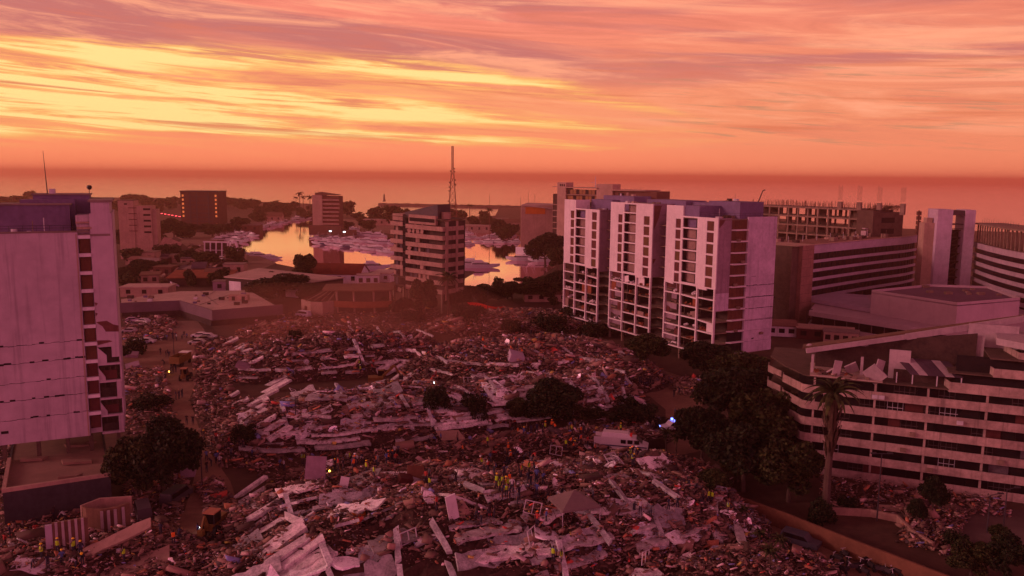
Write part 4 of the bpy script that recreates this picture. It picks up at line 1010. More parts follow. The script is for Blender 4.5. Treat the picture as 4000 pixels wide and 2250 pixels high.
def curved_beam_building():
    P = G(1330, 1225); t = thing('curved_gallery_building', 'half-ruined curved building with terracotta balcony ring and brown roof', 'building', (P.x, P.y, 0), math.radians(3))
    def arc(x0, x1, y0, sag, n=12): return [(x0+(x1-x0)*i/n, y0+sag*(1-(2*i/n-1)**2)) for i in range(n+1)]
    m = MB(); m.wall(arc(-2, 17, 0, -2.2), 2.2, 4.2, .4); m.build('balcony_ring', 'brick_orange', t)
    m = MB(); m.prism(arc(-6, 17, 1, -1.2)+[(17, 11), (-6, 9)], 7.3, lambda x, y: 7.7+y*.1); m.build('roof', 'roof_brown', t)
    m = MB(); m.wall(arc(-2, 16, 3, -1), 0, 7.3, .3); m.build('wall', 'room_back', t)
    for x in (-1, 4.5, 11, 16.4): m = MB(); m.beam((x, 1, 0), (x-.4, 1.5, 7.3), .5, .5); m.build('column', 'mid_band', t)
    m = MB(); m.wall([(-13, 2), (-9, -3), (-5, -4), (-2, -1)], 0, 4.4, .4); m.build('curved_wall', 'cream_wall', t)
    m = MB(); m.box(-11.3, -10.2, -1.2, -.4, 0, 2.6); m.build('door', 'shutter_brown', t)
    for i in range(9):
        a = Vector((-12+i*1.2, random.uniform(-2, 4), 4.3)); b = Vector((-5+i*.5, random.uniform(2, 8), 7.5)); m = MB(); m.beam(a, b, .25, .2); m.build('roof_truss_piece', 'mid_band' if i % 2 else 'rust', t)
    for (x, y, w, l) in ((1470, 1195, 12, 'low wall slab leaning between the gallery building and the tree'), (1560, 1215, 11, 'pale slab fallen beside the gallery building')):
        p = G(x, y); m = MB(); m.beam((p.x-w/2, p.y+2, 2.6), (p.x+w/2, p.y-2, .4), 3, .4); tag(m.build('fallen_slab', 'cream_wall'), l, 'slab')
curved_beam_building()
def ruins_by_water():
    P = G(655, 1010); t = thing('toppled_house', 'house toppled on its side with roof panel tilted up among trees', 'ruin', (P.x, P.y, 0), math.radians(10))
    for (c, e, s, mm, n) in (((-8, 0, 3.5), (.2, -.55, .2), (8, .4, 5), 'cream_wall', 'tilted_wall'), ((1, 2, 7), (.9, .35, -.2), (10, 7, .4), 'mid_band', 'tilted_roof'), ((10, -1, 4), (.6, .7, .3), (8, 6, .4), 'concrete_dark', 'tilted_roof'), ((-3, 3, 3), (.3, .2, .2), (7, 4, 3), 'room_back', 'room_shell')):
        m = MB(); m.M = Matrix.Translation(c) @ Euler(e).to_matrix().to_4x4(); m.box(-s[0]/2, s[0]/2, -s[1]/2, s[1]/2, -s[2]/2, s[2]/2); m.build(n, mm, t)
    P = G(800, 1010); t = thing('white_colonnade_ruin', 'ruined white colonnade with a round arch ring beside the channel', 'ruin', (P.x, P.y, 0), math.radians(-2)); t.scale = (.5, .6, .75)
    for i in range(5): m = MB(); m.beam((i*6.2, 0, 2), (i*6.2+.5, 0, 11.5), 1.0, 1.0); m.build('column', 'white_wall', t)
    m = MB(); m.box(-1, 27, -.6, 1.2, 11.5, 12.3); m.box(-1, 27, 1, 1.6, 5.8, 6.2); m.build('entablature', 'white_wall', t)
    m = MB(); n = 20; vs = []
    for i in range(n): a = 2*math.pi*i/n; c, s = math.cos(a), math.sin(a); vs += [(31+c*4.2, 0, 7+s*6), (31+c*3.3, -.4, 7+s*5.0), (31+c*4.2, 4, 7+s*6)]
    fs = []
    for i in range(n): j = (i+1) % n; fs += [(3*i, 3*j, 3*j+1, 3*i+1), (3*i, 3*i+2, 3*j+2, 3*j)]
    m.add(vs, fs); m.build('arch_ring', 'white_wall', t)
    m = MB(); m.box(0, 25, 2.2, 2.6, 1, 11); m.build('rear_wall', 'room_back', t)
    R = random.Random(12)
    for (x0, y0, x1, y1, n, w, lab) in ((570, 930, 760, 1010, 26, 3.2, 'toppled_house'), (740, 960, 950, 1030, 34, 3., 'colonnade'), (700, 1040, 900, 1075, 14, 4., 'shed'), (500, 1040, 700, 1120, 16, 3, 'villa')):
        for i in range(n):
            p = G(R.uniform(x0, x1), R.uniform(y0, y1)); s = R.uniform(.5, 1)*w; m = MB(); m.M = Matrix.Translation((p.x, p.y, R.uniform(.5, 2.6))) @ Euler((R.uniform(-.6, .6), R.uniform(-.6, .6), R.uniform(0, 3))).to_matrix().to_4x4()
            m.box(-s, s, -s*.6, s*.6, -.2, .2); o = m.build('broken_slab', R.choice(['concrete', 'cream_wall', 'concrete_dark', 'white_wall'])); tag(o, 'broken concrete slab in the ruined quarter by the %s ruin' % {'toppled_house': 'toppled house', 'colonnade': 'white colonnade', 'shed': 'orange shed', 'villa': 'broken villa'}[lab], 'slab', 'slabs of the ruined quarter by the water')
ruins_by_water()
def lattice_tower():
    P = D(1768, 835, 600); t = thing('lattice_mast', 'tall lattice telecommunications mast with dishes standing by the sea', 'mast', (P.x, P.y, 0))
    zt = ztop(P, 571); zm = ztop(P, 665); w0 = 4.0; w1 = .85
    def wd(z): return w0+(w1-w0)*min(1, z/zm)
    m = MB(); cs = ((-1, -1), (1, -1), (1, 1), (-1, 1))
    lv = list(np.linspace(0, zm, 11))
    for a, b in zip(lv, lv[1:]):
        for i in range(4):
            c, e = cs[i], cs[(i+1) % 4]; A = Vector((c[0]*wd(a), c[1]*wd(a), a)); B = Vector((c[0]*wd(b), c[1]*wd(b), b)); Cc = Vector((e[0]*wd(b), e[1]*wd(b), b)); Dd = Vector((e[0]*wd(a), e[1]*wd(a), a))
            m.tube(A, B, .24, n=4); m.tube(A, Cc, .10, n=3); m.tube(Dd, B, .10, n=3); m.tube(B, Cc, .10, n=3)
    m.build('lattice_base', 'mast_steel', t)
    m = MB(); lv = list(np.linspace(zm, zt, 13))
    for a, b in zip(lv, lv[1:]):
        for i in range(4):
            c, e = cs[i], cs[(i+1) % 4]; A = Vector((c[0]*.6, c[1]*.6, a)); B = Vector((c[0]*.6, c[1]*.6, b)); Cc = Vector((e[0]*.6, e[1]*.6, b)); m.tube(A, B, .2, n=4); m.tube(A, Cc, .14, n=3); m.tube(B, Cc, .12, n=3)
    m.build('lattice_top', 'mast_steel', t)
    R = random.Random(1)
    for i in range(16):
        z = R.uniform(6, zm+4); sd = R.choice((-1, 1)); x = sd*(wd(z)+.5); m = MB(); m.tube((x, -.4, z), (x+sd*.3, -.9, z), .55, .5, n=10); m.build('dish_antenna', 'mast_steel', t)
lattice_tower()
def lighthouse():
    P = D(1501, 795, 1350); t = thing('lighthouse', 'tiny lighthouse silhouetted on the tip of the breakwater', 'lighthouse', (P.x, P.y, 1))
    m = MB(); m.tube((0, 0, 0), (0, 0, 9), 2.4, 1.2, 10); m.build('tower', 'metal_dark', t); m = MB(); m.tube((0, 0, 9), (0, 0, 11), 1.4, 1.4, 8); m.tube((0, 0, 11), (0, 0, 13), 1.2, .1, 8); m.build('lantern', 'metal_dark', t)
lighthouse()
for i, (x, y, y2, l) in enumerate(((1912, 840, 760, 'thin tall mast right of the lattice mast'), (2063, 870, 755, 'tallest thin mast left of the events building'), (2088, 860, 760, 'thin mast just left of the events building roof'), (2032, 870, 772, 'short thin mast by the dock sheds'))):
    P = D(x, y, 560); m = MB(); m.tube((0, 0, 0), (0, 0, ztop(P, y2)), .22, .1); o = m.build('thin_mast', 'mast_steel'); o.location = (P.x, P.y, 0); tag(o, l, 'mast')
P = D(3585, 900, 420); m = MB(); zt = ztop(P, 822)
for k in range(12): m.box(-.9, .9, -.9, .9, k*zt/12, k*zt/12+zt/12*.8); 
m.tube((0, 0, 0), (0, 0, zt), .5); o = m.build('rebar_column', 'rust'); o.location = (P.x, P.y, 0); tag(o, 'lone rebar column standing against the sea between frame building and piers', 'column')
# boundary wall along the street on the right, low kerb walls
def low_wall(name, label, pts, z0, z1, th, m):
    w = [G(*p) for p in pts]; mb = MB(); mb.wall([(p.x, p.y) for p in w], z0, z1, th); tag(mb.build(name, m), label, 'wall')
low_wall('boundary_wall', 'tan boundary wall running down from the ambulance beneath the dark trees', [(2450, 1800), (2620, 1895), (2900, 2010), (3060, 2070), (3300, 2170), (3700, 2330)], -.5, 2.3, .3, 'wall_tan')
low_wall('garden_wall', 'dark low wall between the ambulance yard and the trees', [(2510, 1772), (2600, 1752)], -.2, 2., .3, 'room_back')
low_wall('kerb_wall', 'low grey retaining wall in front of the banded apartment house', [(3240, 2010), (3400, 2020), (3500, 2040), (3560, 2100), (3640, 2150)], -.2, 1., .35, 'mid_band')
low_wall('kerb_wall', 'short pale kerb wall beside the street lamp', [(3430, 1995), (3530, 2000), (3560, 2030)], -.2, .8, .3, 'cream_wall')
# ================================================================ trees
def crown_mesh(name, lobes, n, leaf, seed, m='leaf', flat=.8):
    R = np.random.default_rng(seed); V = []; Fc = []
    L = np.array([(*c, r) for c, r in lobes]); wt = L[:, 3]**2; wt /= wt.sum(); ch = R.choice(len(L), n, p=wt)
    dirs = R.normal(size=(n, 3)); dirs /= np.linalg.norm(dirs, axis=1)[:, None]; rad = .55+.5*R.random(n)**.6
    c = L[ch, :3]+dirs*rad[:, None]*L[ch, 3:4]*np.array([1, 1, flat]); keep = c[:, 2] > -.3
    c = c[keep]; nn = len(c); a = R.normal(size=(nn, 3)); a /= np.linalg.norm(a, axis=1)[:, None]; b = np.cross(a, R.normal(size=(nn, 3))); b /= np.linalg.norm(b, axis=1)[:, None]
    s = leaf*(.6+.8*R.random(nn))[:, None]; P = np.stack([c-a*s-b*s*.6, c+a*s-b*s*.5, c+a*s*1.1+b*s*.6, c-a*s*.7+b*s*.7], 1).reshape(-1, 3)
    me = bpy.data.meshes.new(name); me.from_pydata(P.tolist(), [], np.arange(nn*4).reshape(-1, 4).tolist()); me.update(); me.materials.append(MATS[m]); return me
def trunk_mb(h, r, lobes):
    m = MB(); m.tube((0, 0, 0), (.1*h*.2, 0, h*.5), r, r*.65, 7)
    for c, rr in lobes[:6]: m.tube((.02*h, 0, h*.42), (c[0]*.8, c[1]*.8, c[2]), r*.45, r*.12, 5)
    return m
def mk_lobes(seed, n, spread, zc, r0, r1, wide=1.):
    R = random.Random(seed); out = []
    for i in range(n):
        a = i*2.4+R.uniform(-.4, .4); f = R.random()**.6; z = R.uniform(-.75, .95); k = math.sqrt(max(.12, 1-z*z*.8))
        out.append(((math.cos(a)*f*spread*k, math.sin(a)*f*spread*k, zc+z*spread*.85), R.uniform(r0, r1)*(.75+.35*k)))
    return out
TREES = {}
for key, seed, n, spread, zc, r0, r1, cnt, leaf, m in (('a', 1, 16, 2.9, 4.2, .9, 1.7, 7500, .17, 'leaf'), ('b', 2, 20, 3.2, 4.3, .8, 1.7, 8500, .17, 'leaf_dark'), ('c', 3, 10, 2.0, 5.0, .8, 1.4, 4500, .17, 'leaf'), ('far1', 4, 6, 2.6, 4.6, 1.6, 2.5, 900, .48, 'leaf'), ('far2', 5, 8, 3.2, 4.2, 1.5, 2.3, 1000, .48, 'leaf_dark'), ('bush', 6, 9, 2.6, 1.0, 1.1, 1.9, 2600, .18, 'leaf_dark'), ('thin', 7, 9, 2.8, 6.0, .7, 1.4, 1500, .17, 'leaf'), ('yel', 8, 8, 2.2, 3.6, 1.1, 1.8, 3400, .18, 'leaf_yellow')):
    lob = mk_lobes(seed, n, spread, zc, r0, r1)
    _cm = crown_mesh('crown', lob, cnt, leaf, seed, m); _co = np.array([v.co[:] for v in _cm.vertices])
    TREES[key] = (_cm, trunk_mb(zc, .28, lob).mesh('trunk', 'bark'), float(np.percentile(_co[:, 2], 99)), float(np.percentile(np.hypot(_co[:, 0], _co[:, 1]), 97))*2)
def tree(px, py, wpx, hpx, key, label, cat='tree', group=None, name='tree', P=None, rot=None):
    P = P or hit(px, py); dist = math.hypot(P.x, P.y); dpt = P.y
    w = wpx*dpt/FPX; h = hpx*dpt/FPX; cm, tm, H0, W0 = TREES[key]
    t = thing(name, label, cat, P, rot if rot is not None else random.uniform(0, 6), group); t.scale = (w/W0, w/W0, h/H0)
    for nm, me in (('crown', cm), ('trunk', tm)):
        o = bpy.data.objects.new(nm, me); COL.objects.link(o); o.parent = t
    return t
R = random.Random(21)
FAR = []
for i in range(46):
    x = 10+i*27+R.uniform(-8, 8); y = 800+12*math.sin(i*.9)+R.uniform(-8, 14)+ (0 if x < 1000 else 22)
    if 690 < x < 880 and False: continue
    tree(x, y+10, R.uniform(40, 75), R.uniform(26, 46) if x > 300 else R.uniform(40, 60), R.choice(['far1', 'far2']), 'dark rounded tree in the far belt along the left shore', group='trees along the far left shore')
for (x, y, w, h, k, l) in ((1355, 850, 75, 62, 'far1', 'round dark tree right of the small harbour tower'), (1405, 870, 60, 40, 'far2', 'low dark tree right of the round one by the harbour tower'), (1470, 870, 80, 60, 'far2', 'dark tree at the left end of the clump behind the moored yachts'), (1530, 880, 95, 75, 'far1', 'widest dark tree of the clump left of the marina block'), (1580, 900, 80, 80, 'far2', 'dark tree directly behind the marina block'), (1440, 905, 70, 45, 'far1', 'low tree in front of the clump behind the yachts'), (1350, 905, 60, 40, 'far2', 'dark bush behind the yacht row'),
        (1780, 880, 80, 60, 'far1', 'dark tree at the foot of the lattice mast'), (1850, 885, 60, 40, 'far2', 'low tree right of the lattice mast'), (1890, 880, 45, 55, 'far1', 'small round tree before the inner basin'), (1935, 905, 60, 50, 'far1', 'dark tree right of the pale boathouse'), (1990, 925, 70, 50, 'far2', 'dark tree among the dock sheds'),
        (2130, 1045, 150, 130, 'b', 'big dark tree on the right bank of the marina'), (2175, 1060, 90, 90, 'a', 'dark tree touching the white block at left'), (2090, 905, 80, 70, 'far1', 'tree in front of the slanted-roof events building'), (2060, 1150, 120, 70, 'thin', 'sparse thorny tree before the bright water'), (2110, 1175, 170, 90, 'a', 'bushy tree below the sparse one near the marina'), (2000, 1170, 120, 70, 'b', 'dark tree left of the bushy one by the marina'), (1900, 1185, 150, 70, 'a', 'low dark tree in the belt below the bright water'), (2190, 1170, 130, 110, 'b', 'dark tree at the left foot of the white block'), (1940, 1150, 50, 70, 'thin', 'small spiky tree standing against the bright water'), (1830, 1180, 120, 60, 'b', 'low dark tree right of the leaning slab'), (2240, 1240, 120, 50, 'bush', 'shrubby growth below the left corner of the white block'),
        (1655, 1245, 118, 150, 'a', 'round-crowned tree in front of the marina apartment block'), (1500, 1215, 80, 70, 'a', 'small dark tree left of the marina block'), (1570, 1235, 90, 70, 'b', 'dark tree at the left foot of the marina block'), (1790, 1215, 120, 80, 'b', 'dark tree at the right foot of the marina block'), (1190, 1110, 100, 115, 'a', 'tree rising in front of the red gabled house'), (1170, 1120, 60, 50, 'c', 'small tree beside the warehouse roof'), (1095, 1165, 240, 90, 'b', 'wide dark tree in front of the warehouse'), (1020, 1185, 120, 70, 'a', 'dark tree left of the wide one before the warehouse'), (1210, 1180, 110, 70, 'b', 'dark tree right of the wide one before the warehouse'), (1060, 1120, 90, 60, 'thin', 'feathery tree over the warehouse roof'),
        (530, 985, 120, 85, 'b', 'dark tree in front of the pale stepped house'), (480, 975, 80, 80, 'b', 'dark tree beside the left tower roof edge'), (610, 960, 130, 90, 'a', 'dark tree left of the toppled house'), (680, 935, 110, 80, 'b', 'dark tree behind the toppled house'), (740, 930, 100, 55, 'far2', 'low dark tree below the brown tower'), (830, 925, 110, 50, 'far1', 'dark tree between brown tower and yachts'), (930, 905, 90, 55, 'far2', 'dark tree behind the left bank yachts'), (1010, 875, 80, 45, 'far1', 'dark tree behind the far end of the yacht row'), (1100, 850, 80, 50, 'far2', 'dark tree near the three tall palms'), (670, 1018, 150, 60, 'bush', 'dark bushes under the toppled house'), (800, 1045, 110, 60, 'a', 'green tree between the ruins and the orange shed'), (560, 1075, 110, 60, 'b', 'dark tree before the broken villa'), (500, 1100, 90, 60, 'b', 'dark tree at the foot of the old quarter beside the tower'), (930, 1030, 70, 40, 'bush', 'bush at the quay edge of the channel'),
        (640, 1930, 300, 300, 'b', 'big dark tree between the left tower and the dirt path'), (545, 1950, 230, 250, 'a', 'left crown of the dark tree group by the terrace podium'), (700, 1890, 200, 230, 'b', 'right crown of the dark tree group by the dirt path'), (530, 1380, 90, 60, 'bush', 'dark bush beside the left tower at mid height'), (600, 1590, 170, 50, 'bush', 'low scrub left of the dirt path'), (470, 1420, 80, 70, 'b', 'dark tree hugging the left tower'),
        (2160, 1660, 250, 175, 'b', 'broad black-green tree in the hollow of the rubble field'), (2310, 1670, 210, 90, 'thin', 'tree right of the broad dark tree in the rubble field'), (2030, 1655, 120, 90, 'a', 'dark tree at the left end of the hollow'), (1715, 1600, 130, 85, 'bush', 'round dark bush on the middle rubble'), (1850, 1620, 130, 80, 'bush', 'bush right of the round one on the middle rubble'), (2500, 1650, 230, 60, 'bush', 'flat wide bush beside the pale yard'), (2440, 1600, 120, 50, 'bush', 'small scrub below the far rubble corner'), (960, 1720, 120, 60, 'bush', 'dark bush right of the dirt path'), (1150, 1330, 70, 40, 'bush', 'small shrub on the far-left rubble'),
        (2525, 1430, 170, 120, 'a', 'dark bushy tree before the white block'), (2760, 1470, 230, 130, 'b', 'dark tree at the right foot of the white block'), (2900, 1510, 230, 130, 'a', 'dark tree before the gable of the white block'), (2850, 1700, 300, 270, 'b', 'tallest tree of the dark grove right of centre'), (2990, 1790, 300, 270, 'a', 'dense dark tree in the grove nearest the banded house'), (2740, 1800, 230, 210, 'b', 'dark tree of the grove above the boundary wall'), (2900, 1920, 330, 270, 'b', 'largest front tree of the dark grove'), (3080, 1960, 260, 250, 'a', 'front right tree of the dark grove by the big palm'), (2930, 1600, 220, 150, 'b', 'upper right tree of the dark grove'), (2880, 1880, 130, 110, 'yel', 'yellowish tree in the middle of the dark grove'), (2790, 1930, 130, 90, 'a', 'low tree spilling over the boundary wall'),
        (3640, 2020, 110, 170, 'b', 'dark upright tree in front of the banded house'), (3580, 2060, 80, 120, 'b', 'narrow dark shrub left of the upright tree'), (3110, 1900, 160, 120, 'yel', 'small yellow-green tree beside the palm trunk'), (3790, 2260, 180, 150, 'a', 'dark tree at the lower right'), (3920, 2270, 180, 190, 'b', 'dark pointed tree at the right bottom corner'), (3890, 2160, 90, 120, 'c', 'thin dark tree at the right above the corner'), (3730, 2140, 120, 60, 'bush', 'bush beside the retaining wall'), (4010, 1290, 60, 60, 'a', 'tree cut by the right edge behind the hall'), (3640, 1285, 85, 95, 'a', 'round dark tree against the white hall'), (4010, 1850, 100, 120, 'b', 'dark tree at the right edge by the banded house'),
        (3210, 2040, 120, 90, 'bush', 'dark bush at the foot of the big palm'), (2990, 1560, 120, 90, 'a', 'tree tucked against the left corner of the banded house'), (3300, 1990, 100, 50, 'bush', 'low bush right of the palm base'), (2000, 1290, 90, 40, 'bush', 'scrub behind the red tarpaulin'), (1830, 1245, 150, 50, 'bush', 'dark scrub above the far rubble'), (2150, 1290, 160, 60, 'bush', 'green scrub left of the white block'), (2330, 1310, 150, 50, 'bush', 'scrub in front of the white block pilotis'), (1620, 1250, 120, 40, 'bush', 'scrub under the round-crowned tree')):
    tree(x, y, w, h, k, l, name='bush' if k == 'bush' else 'tree', cat='bush' if k == 'bush' else 'tree')
def palm_meshes(h, cr, nf, skirt, seed, tr=.35, leafm='leaf', lw=.5):
    R = random.Random(seed); tm = MB(); pts = [Vector((.12*math.sin(i*.8), 0, h*i/8)) for i in range(9)]
    for i in range(8): tm.tube(pts[i], pts[i+1], tr*(1.25-.08*i), tr*(1.25-.08*(i+1)), 8, cap=False)
    cm = MB()
    for i in range(nf):
        a = i*2.4+R.uniform(-.3, .3); el = R.uniform(.1, 1.1) if i % 4 else R.uniform(-.3, .3); L = cr*R.uniform(.85, 1.15); prev = pts[-1].copy(); d = Vector((math.cos(a)*math.cos(el), math.sin(a)*math.cos(el), math.sin(el))); side = Vector((-math.sin(a), math.cos(a), 0))
        for k in range(7):
            nx = prev+d*(L/7); w0 = lw*(1-k/7.5); w1 = lw*(1-(k+1)/7.5); dr = Vector((0, 0, -.28))
            cm.add([prev, nx, nx+side*w1+dr*w1*2, prev+side*w0+dr*w0*2, prev-side*w0+dr*w0*2, nx-side*w1+dr*w1*2], [(0, 1, 2, 3), (0, 4, 5, 1)])
            prev = nx; d = (d+Vector((0, 0, -.26))).normalized()
    sm = None
    if skirt:
        sm = MB()
        for i in range(240):
            a = R.uniform(0, 6.28); z = h-R.uniform(0, skirt)**1.; rr = tr+R.uniform(.2, 1.1)*(1-(h-z)/skirt*.6); s = R.uniform(.25, .5); c = Vector((math.cos(a)*rr, math.sin(a)*rr, z)); sd = Vector((-math.sin(a), math.cos(a), 0))*s*.35
            sm.add([c-sd, c+sd, c+sd*.6+Vector((-math.cos(a)*.3, -math.sin(a)*.3, -s*3)), c-sd*.6+Vector((-math.cos(a)*.3, -math.sin(a)*.3, -s*3))], [(0, 1, 2, 3)])
    return tm.mesh('trunk', 'bark'), cm.mesh('crown', leafm), sm.mesh('dry_frond_skirt', 'frond_dry') if sm else None
PALM_BIG = palm_meshes(15., 3.6, 34, 6.5, 3, .42); PALM_S = palm_meshes(7., 2.8, 20, 0, 5, .22); PALM_F = palm_meshes(16., 4., 16, 0, 7, .35, lw=.9)
def palm(P, ms, label, s=1., group=None):
    t = thing('palm_tree', label, 'palm tree', P, random.uniform(0, 6), group); t.scale = (s, s, s)
    for nm, me in zip(('trunk', 'crown', 'dry_frond_skirt'), ms):
        if me: o = bpy.data.objects.new(nm, me); COL.objects.link(o); o.parent = t
palm(G(3225, 2010), PALM_BIG, 'big palm with shaggy dry skirt in front of the banded apartment house', 1.14)
for x, y, s, l in ((1750, 1232, 1.75, 'slender palm at the right corner of the marina block'), (2600, 1790, .62, 'small palm beside the ambulance yard'), (2640, 1800, .55, 'second small palm by the boundary wall'), (2960, 2190, .5, 'banana-like palm at the edge of the lower street'), (3040, 2230, .55, 'palm hanging over the lower street corner'), (2900, 2080, .45, 'low palm at the right rim of the rubble'), (2750, 1470, .8, 'palm-topped plant in front of the gable'), (3000, 2290, .6, 'palm at the bottom edge of the street'), (2110, 930, 1.6, 'palm before the slanted-roof building'), (1950, 1160, .9, 'little palm by the bright water'), (1910, 880, 2., 'small palm silhouetted before the inner basin'), (2120, 905, 1.3, 'short palm by the events building')):
    palm(G(x, y), PALM_S, l, s)
for i, (x, y, s) in enumerate(((1158, 835, 1.15), (1172, 840, 1.5), (1186, 835, 1.2), (1212, 850, 1.35), (1085, 835, .9), (1835, 875, 1.1), (1775, 870, 1.0))):
    palm(G(x, y), PALM_F, 'tall far palm silhouetted against the sea', s, 'far palms along the shore')
def street_lamp(P, h, label, double=False):
    t = thing('street_lamp', label, 'street lamp', P); m = MB(); m.tube((0, 0, 0), (0, 0, h), .11, .07, 6)
    if double: m.tube((-.9, 0, h), (.9, 0, h), .06)
    else: m.tube((0, 0, h), (1.2, 0, h+.3), .05)
    pl = m.build('pole', 'metal_dark', t)
    for sx in ((-1.1, 1.1) if double else (1.3,)): m = MB(); m.box(sx-.35, sx+.35, -.15, .15, h-.02 if double else h+.22, h+.14 if double else h+.38); m.build('lamp_head', 'metal_dark', pl)
street_lamp(G(3425, 2035), 9.3, 'double-headed street lamp in front of the banded apartment house', True)
for x, y, h, l in ((3855, 2080, 5, 'lamp post left of the pair at the far right'), (3920, 2060, 5.2, 'lamp post right of the pair at the far right'), (1905, 1265, 11, 'tall thin lamp post in the trees above the red tarpaulin'), (2132, 1290, 5, 'thin lamp post left of the white block'), (3020, 1270, 8, 'lamp post at the foot of the stair tower'), (1590, 1160, 9, 'lamp post in front of the marina block'), (790, 1905, 6, 'lamp post beside the dark tree and dirt path'), (1158, 1730, 8, 'thin pole standing on the middle rubble'), (38, 1720, 9, 'lamp post left of the left tower'), (3148, 1290, 6, 'short lamp post before the low houses'), (680, 1390, 7, 'thin pole on the upper dirt path')):
    street_lamp(G(x, y), h, l)
R = random.Random(61)
for i in range(20):
    x, y = R.uniform(480, 900), R.uniform(1010, 1130)
    house('old_quarter_house', R.choice(['low brown house', 'small flat-roofed house', 'damaged tan house'])+' in the old quarter by the channel', 'house', x, y, R.uniform(5, 11), R.uniform(5, 8), R.uniform(2.6, 5), R.uniform(-20, 20), R.choice(['hotel_brown', 'cream_wall', 'mid_band']), R.choice(['flat', 'shed', 'gable']), R.choice(['roof_brown', 'grey_roof', 'roof_dust', 'roof_dark']), 2)
for i in range(16): tree(R.uniform(480, 960), R.uniform(1000, 1150), R.uniform(50, 110), R.uniform(35, 70), R.choice(['far1', 'far2']), 'dark tree scattered through the old quarter left of the channel', group='trees of the old quarter')
for i in range(16): tree(R.uniform(1790, 2190), R.uniform(885, 960) if i % 2 else R.uniform(1140, 1200), R.uniform(40, 80), R.uniform(35, 60), R.choice(['far1', 'far2']), 'dark tree around the right-hand marina', group='trees round the right-hand marina')
# extra small things on roofs
R = random.Random(90)
def roof_bits(root, x0, x1, y0, y1, z, n, smax=1.6):
    for i in range(n):
        s = R.uniform(.5, smax); x, y = R.uniform(x0, x1), R.uniform(y0, y1); m = MB(); k = R.random()
        if k < .6: m.box(x, x+s*R.uniform(.8, 1.8), y, y+s, z, z+s*R.uniform(.4, .9))
        elif k < .85: m.tube((x, y, z), (x, y, z+s), s*.45, s*.45, 10)
        else: m.tube((x, y, z), (x, y, z+R.uniform(1.5, 3)), .06, n=4)
        m.build('roof_unit', R.choice(['concrete', 'metal_light', 'room_back', 'cream_wall']), root)
RT = {o.name: o for o in ALL if o.name in ('apartment_block', 'conference_hall', 'curved_hotel', 'hotel_wing', 'far_hotel', 'banded_apartment_house', 'white_warehouse', 'apartment_tower')}
roof_bits(RT['apartment_block'], 12.5, 17, 1, 5, 35.5, 5, 1.); roof_bits(RT['apartment_block'], 60.5, 65, 1, 6.5, 35.5, 6, 1.); roof_bits(RT['apartment_block'], 25, 42, 1, 6, 37.9, 7, .9); roof_bits(RT['apartment_block'], 56, 65, 8, 14, 39.4, 4, 1.2); roof_bits(RT['apartment_block'], 10, 20, 9, 13, 39.6, 4, 1.2)
roof_bits(RT['curved_hotel'], 4, 70, 6, 15, 23.4, 22, 2.); roof_bits(RT['apartment_tower'], -1, 8, 1, 3, 36.2, 4, .9); roof_bits(RT['far_hotel'], 10, 50, 2, 12, 37.5, 6, 2.)
P = G(3720, 1150, 11.5)
for i in range(9):
    q = P+Vector((R.uniform(-9, 14), R.uniform(-2, 14), 0)); m = MB(); s = R.uniform(.5, 1.4); m.box(q.x, q.x+s*1.5, q.y, q.y+s, 11.5, 11.5+s*.6); m.build('roof_unit', 'concrete', RT['conference_hall'])
# air conditioners, pipes and washing on the blank walls
t = RT['apartment_block']
for (y, z) in ((6, 8.5), (6.5, 14), (5.2, 19.6), (7.3, 25), (5.6, 30.2), (14.5, 7.2)): m = MB(); m.box(67.15, 67.7, y, y+.9, z, z+.6); m.build('air_conditioner', 'concrete', t)
for (y, z, w) in ((12, 6.2, .7), (17, 15.8, 2.2), (11, 21.6, 1.4), (16.5, 8.6, 1.1)): m = MB(); m.prism([(67.1, y), (67.18, y), (67.18, y+w), (67.1, y+w)], z, lambda x, yy: z+.25+.2*math.sin(yy*5)); m.build('broken_plaster', 'dark_inside', t)
t = RT['apartment_tower']
m = MB(); m.tube((9.2, -.08, 7.), (9.2, -.08, 36.4), .07, n=6); m.build('drain_pipe', 'cream_wall', t)
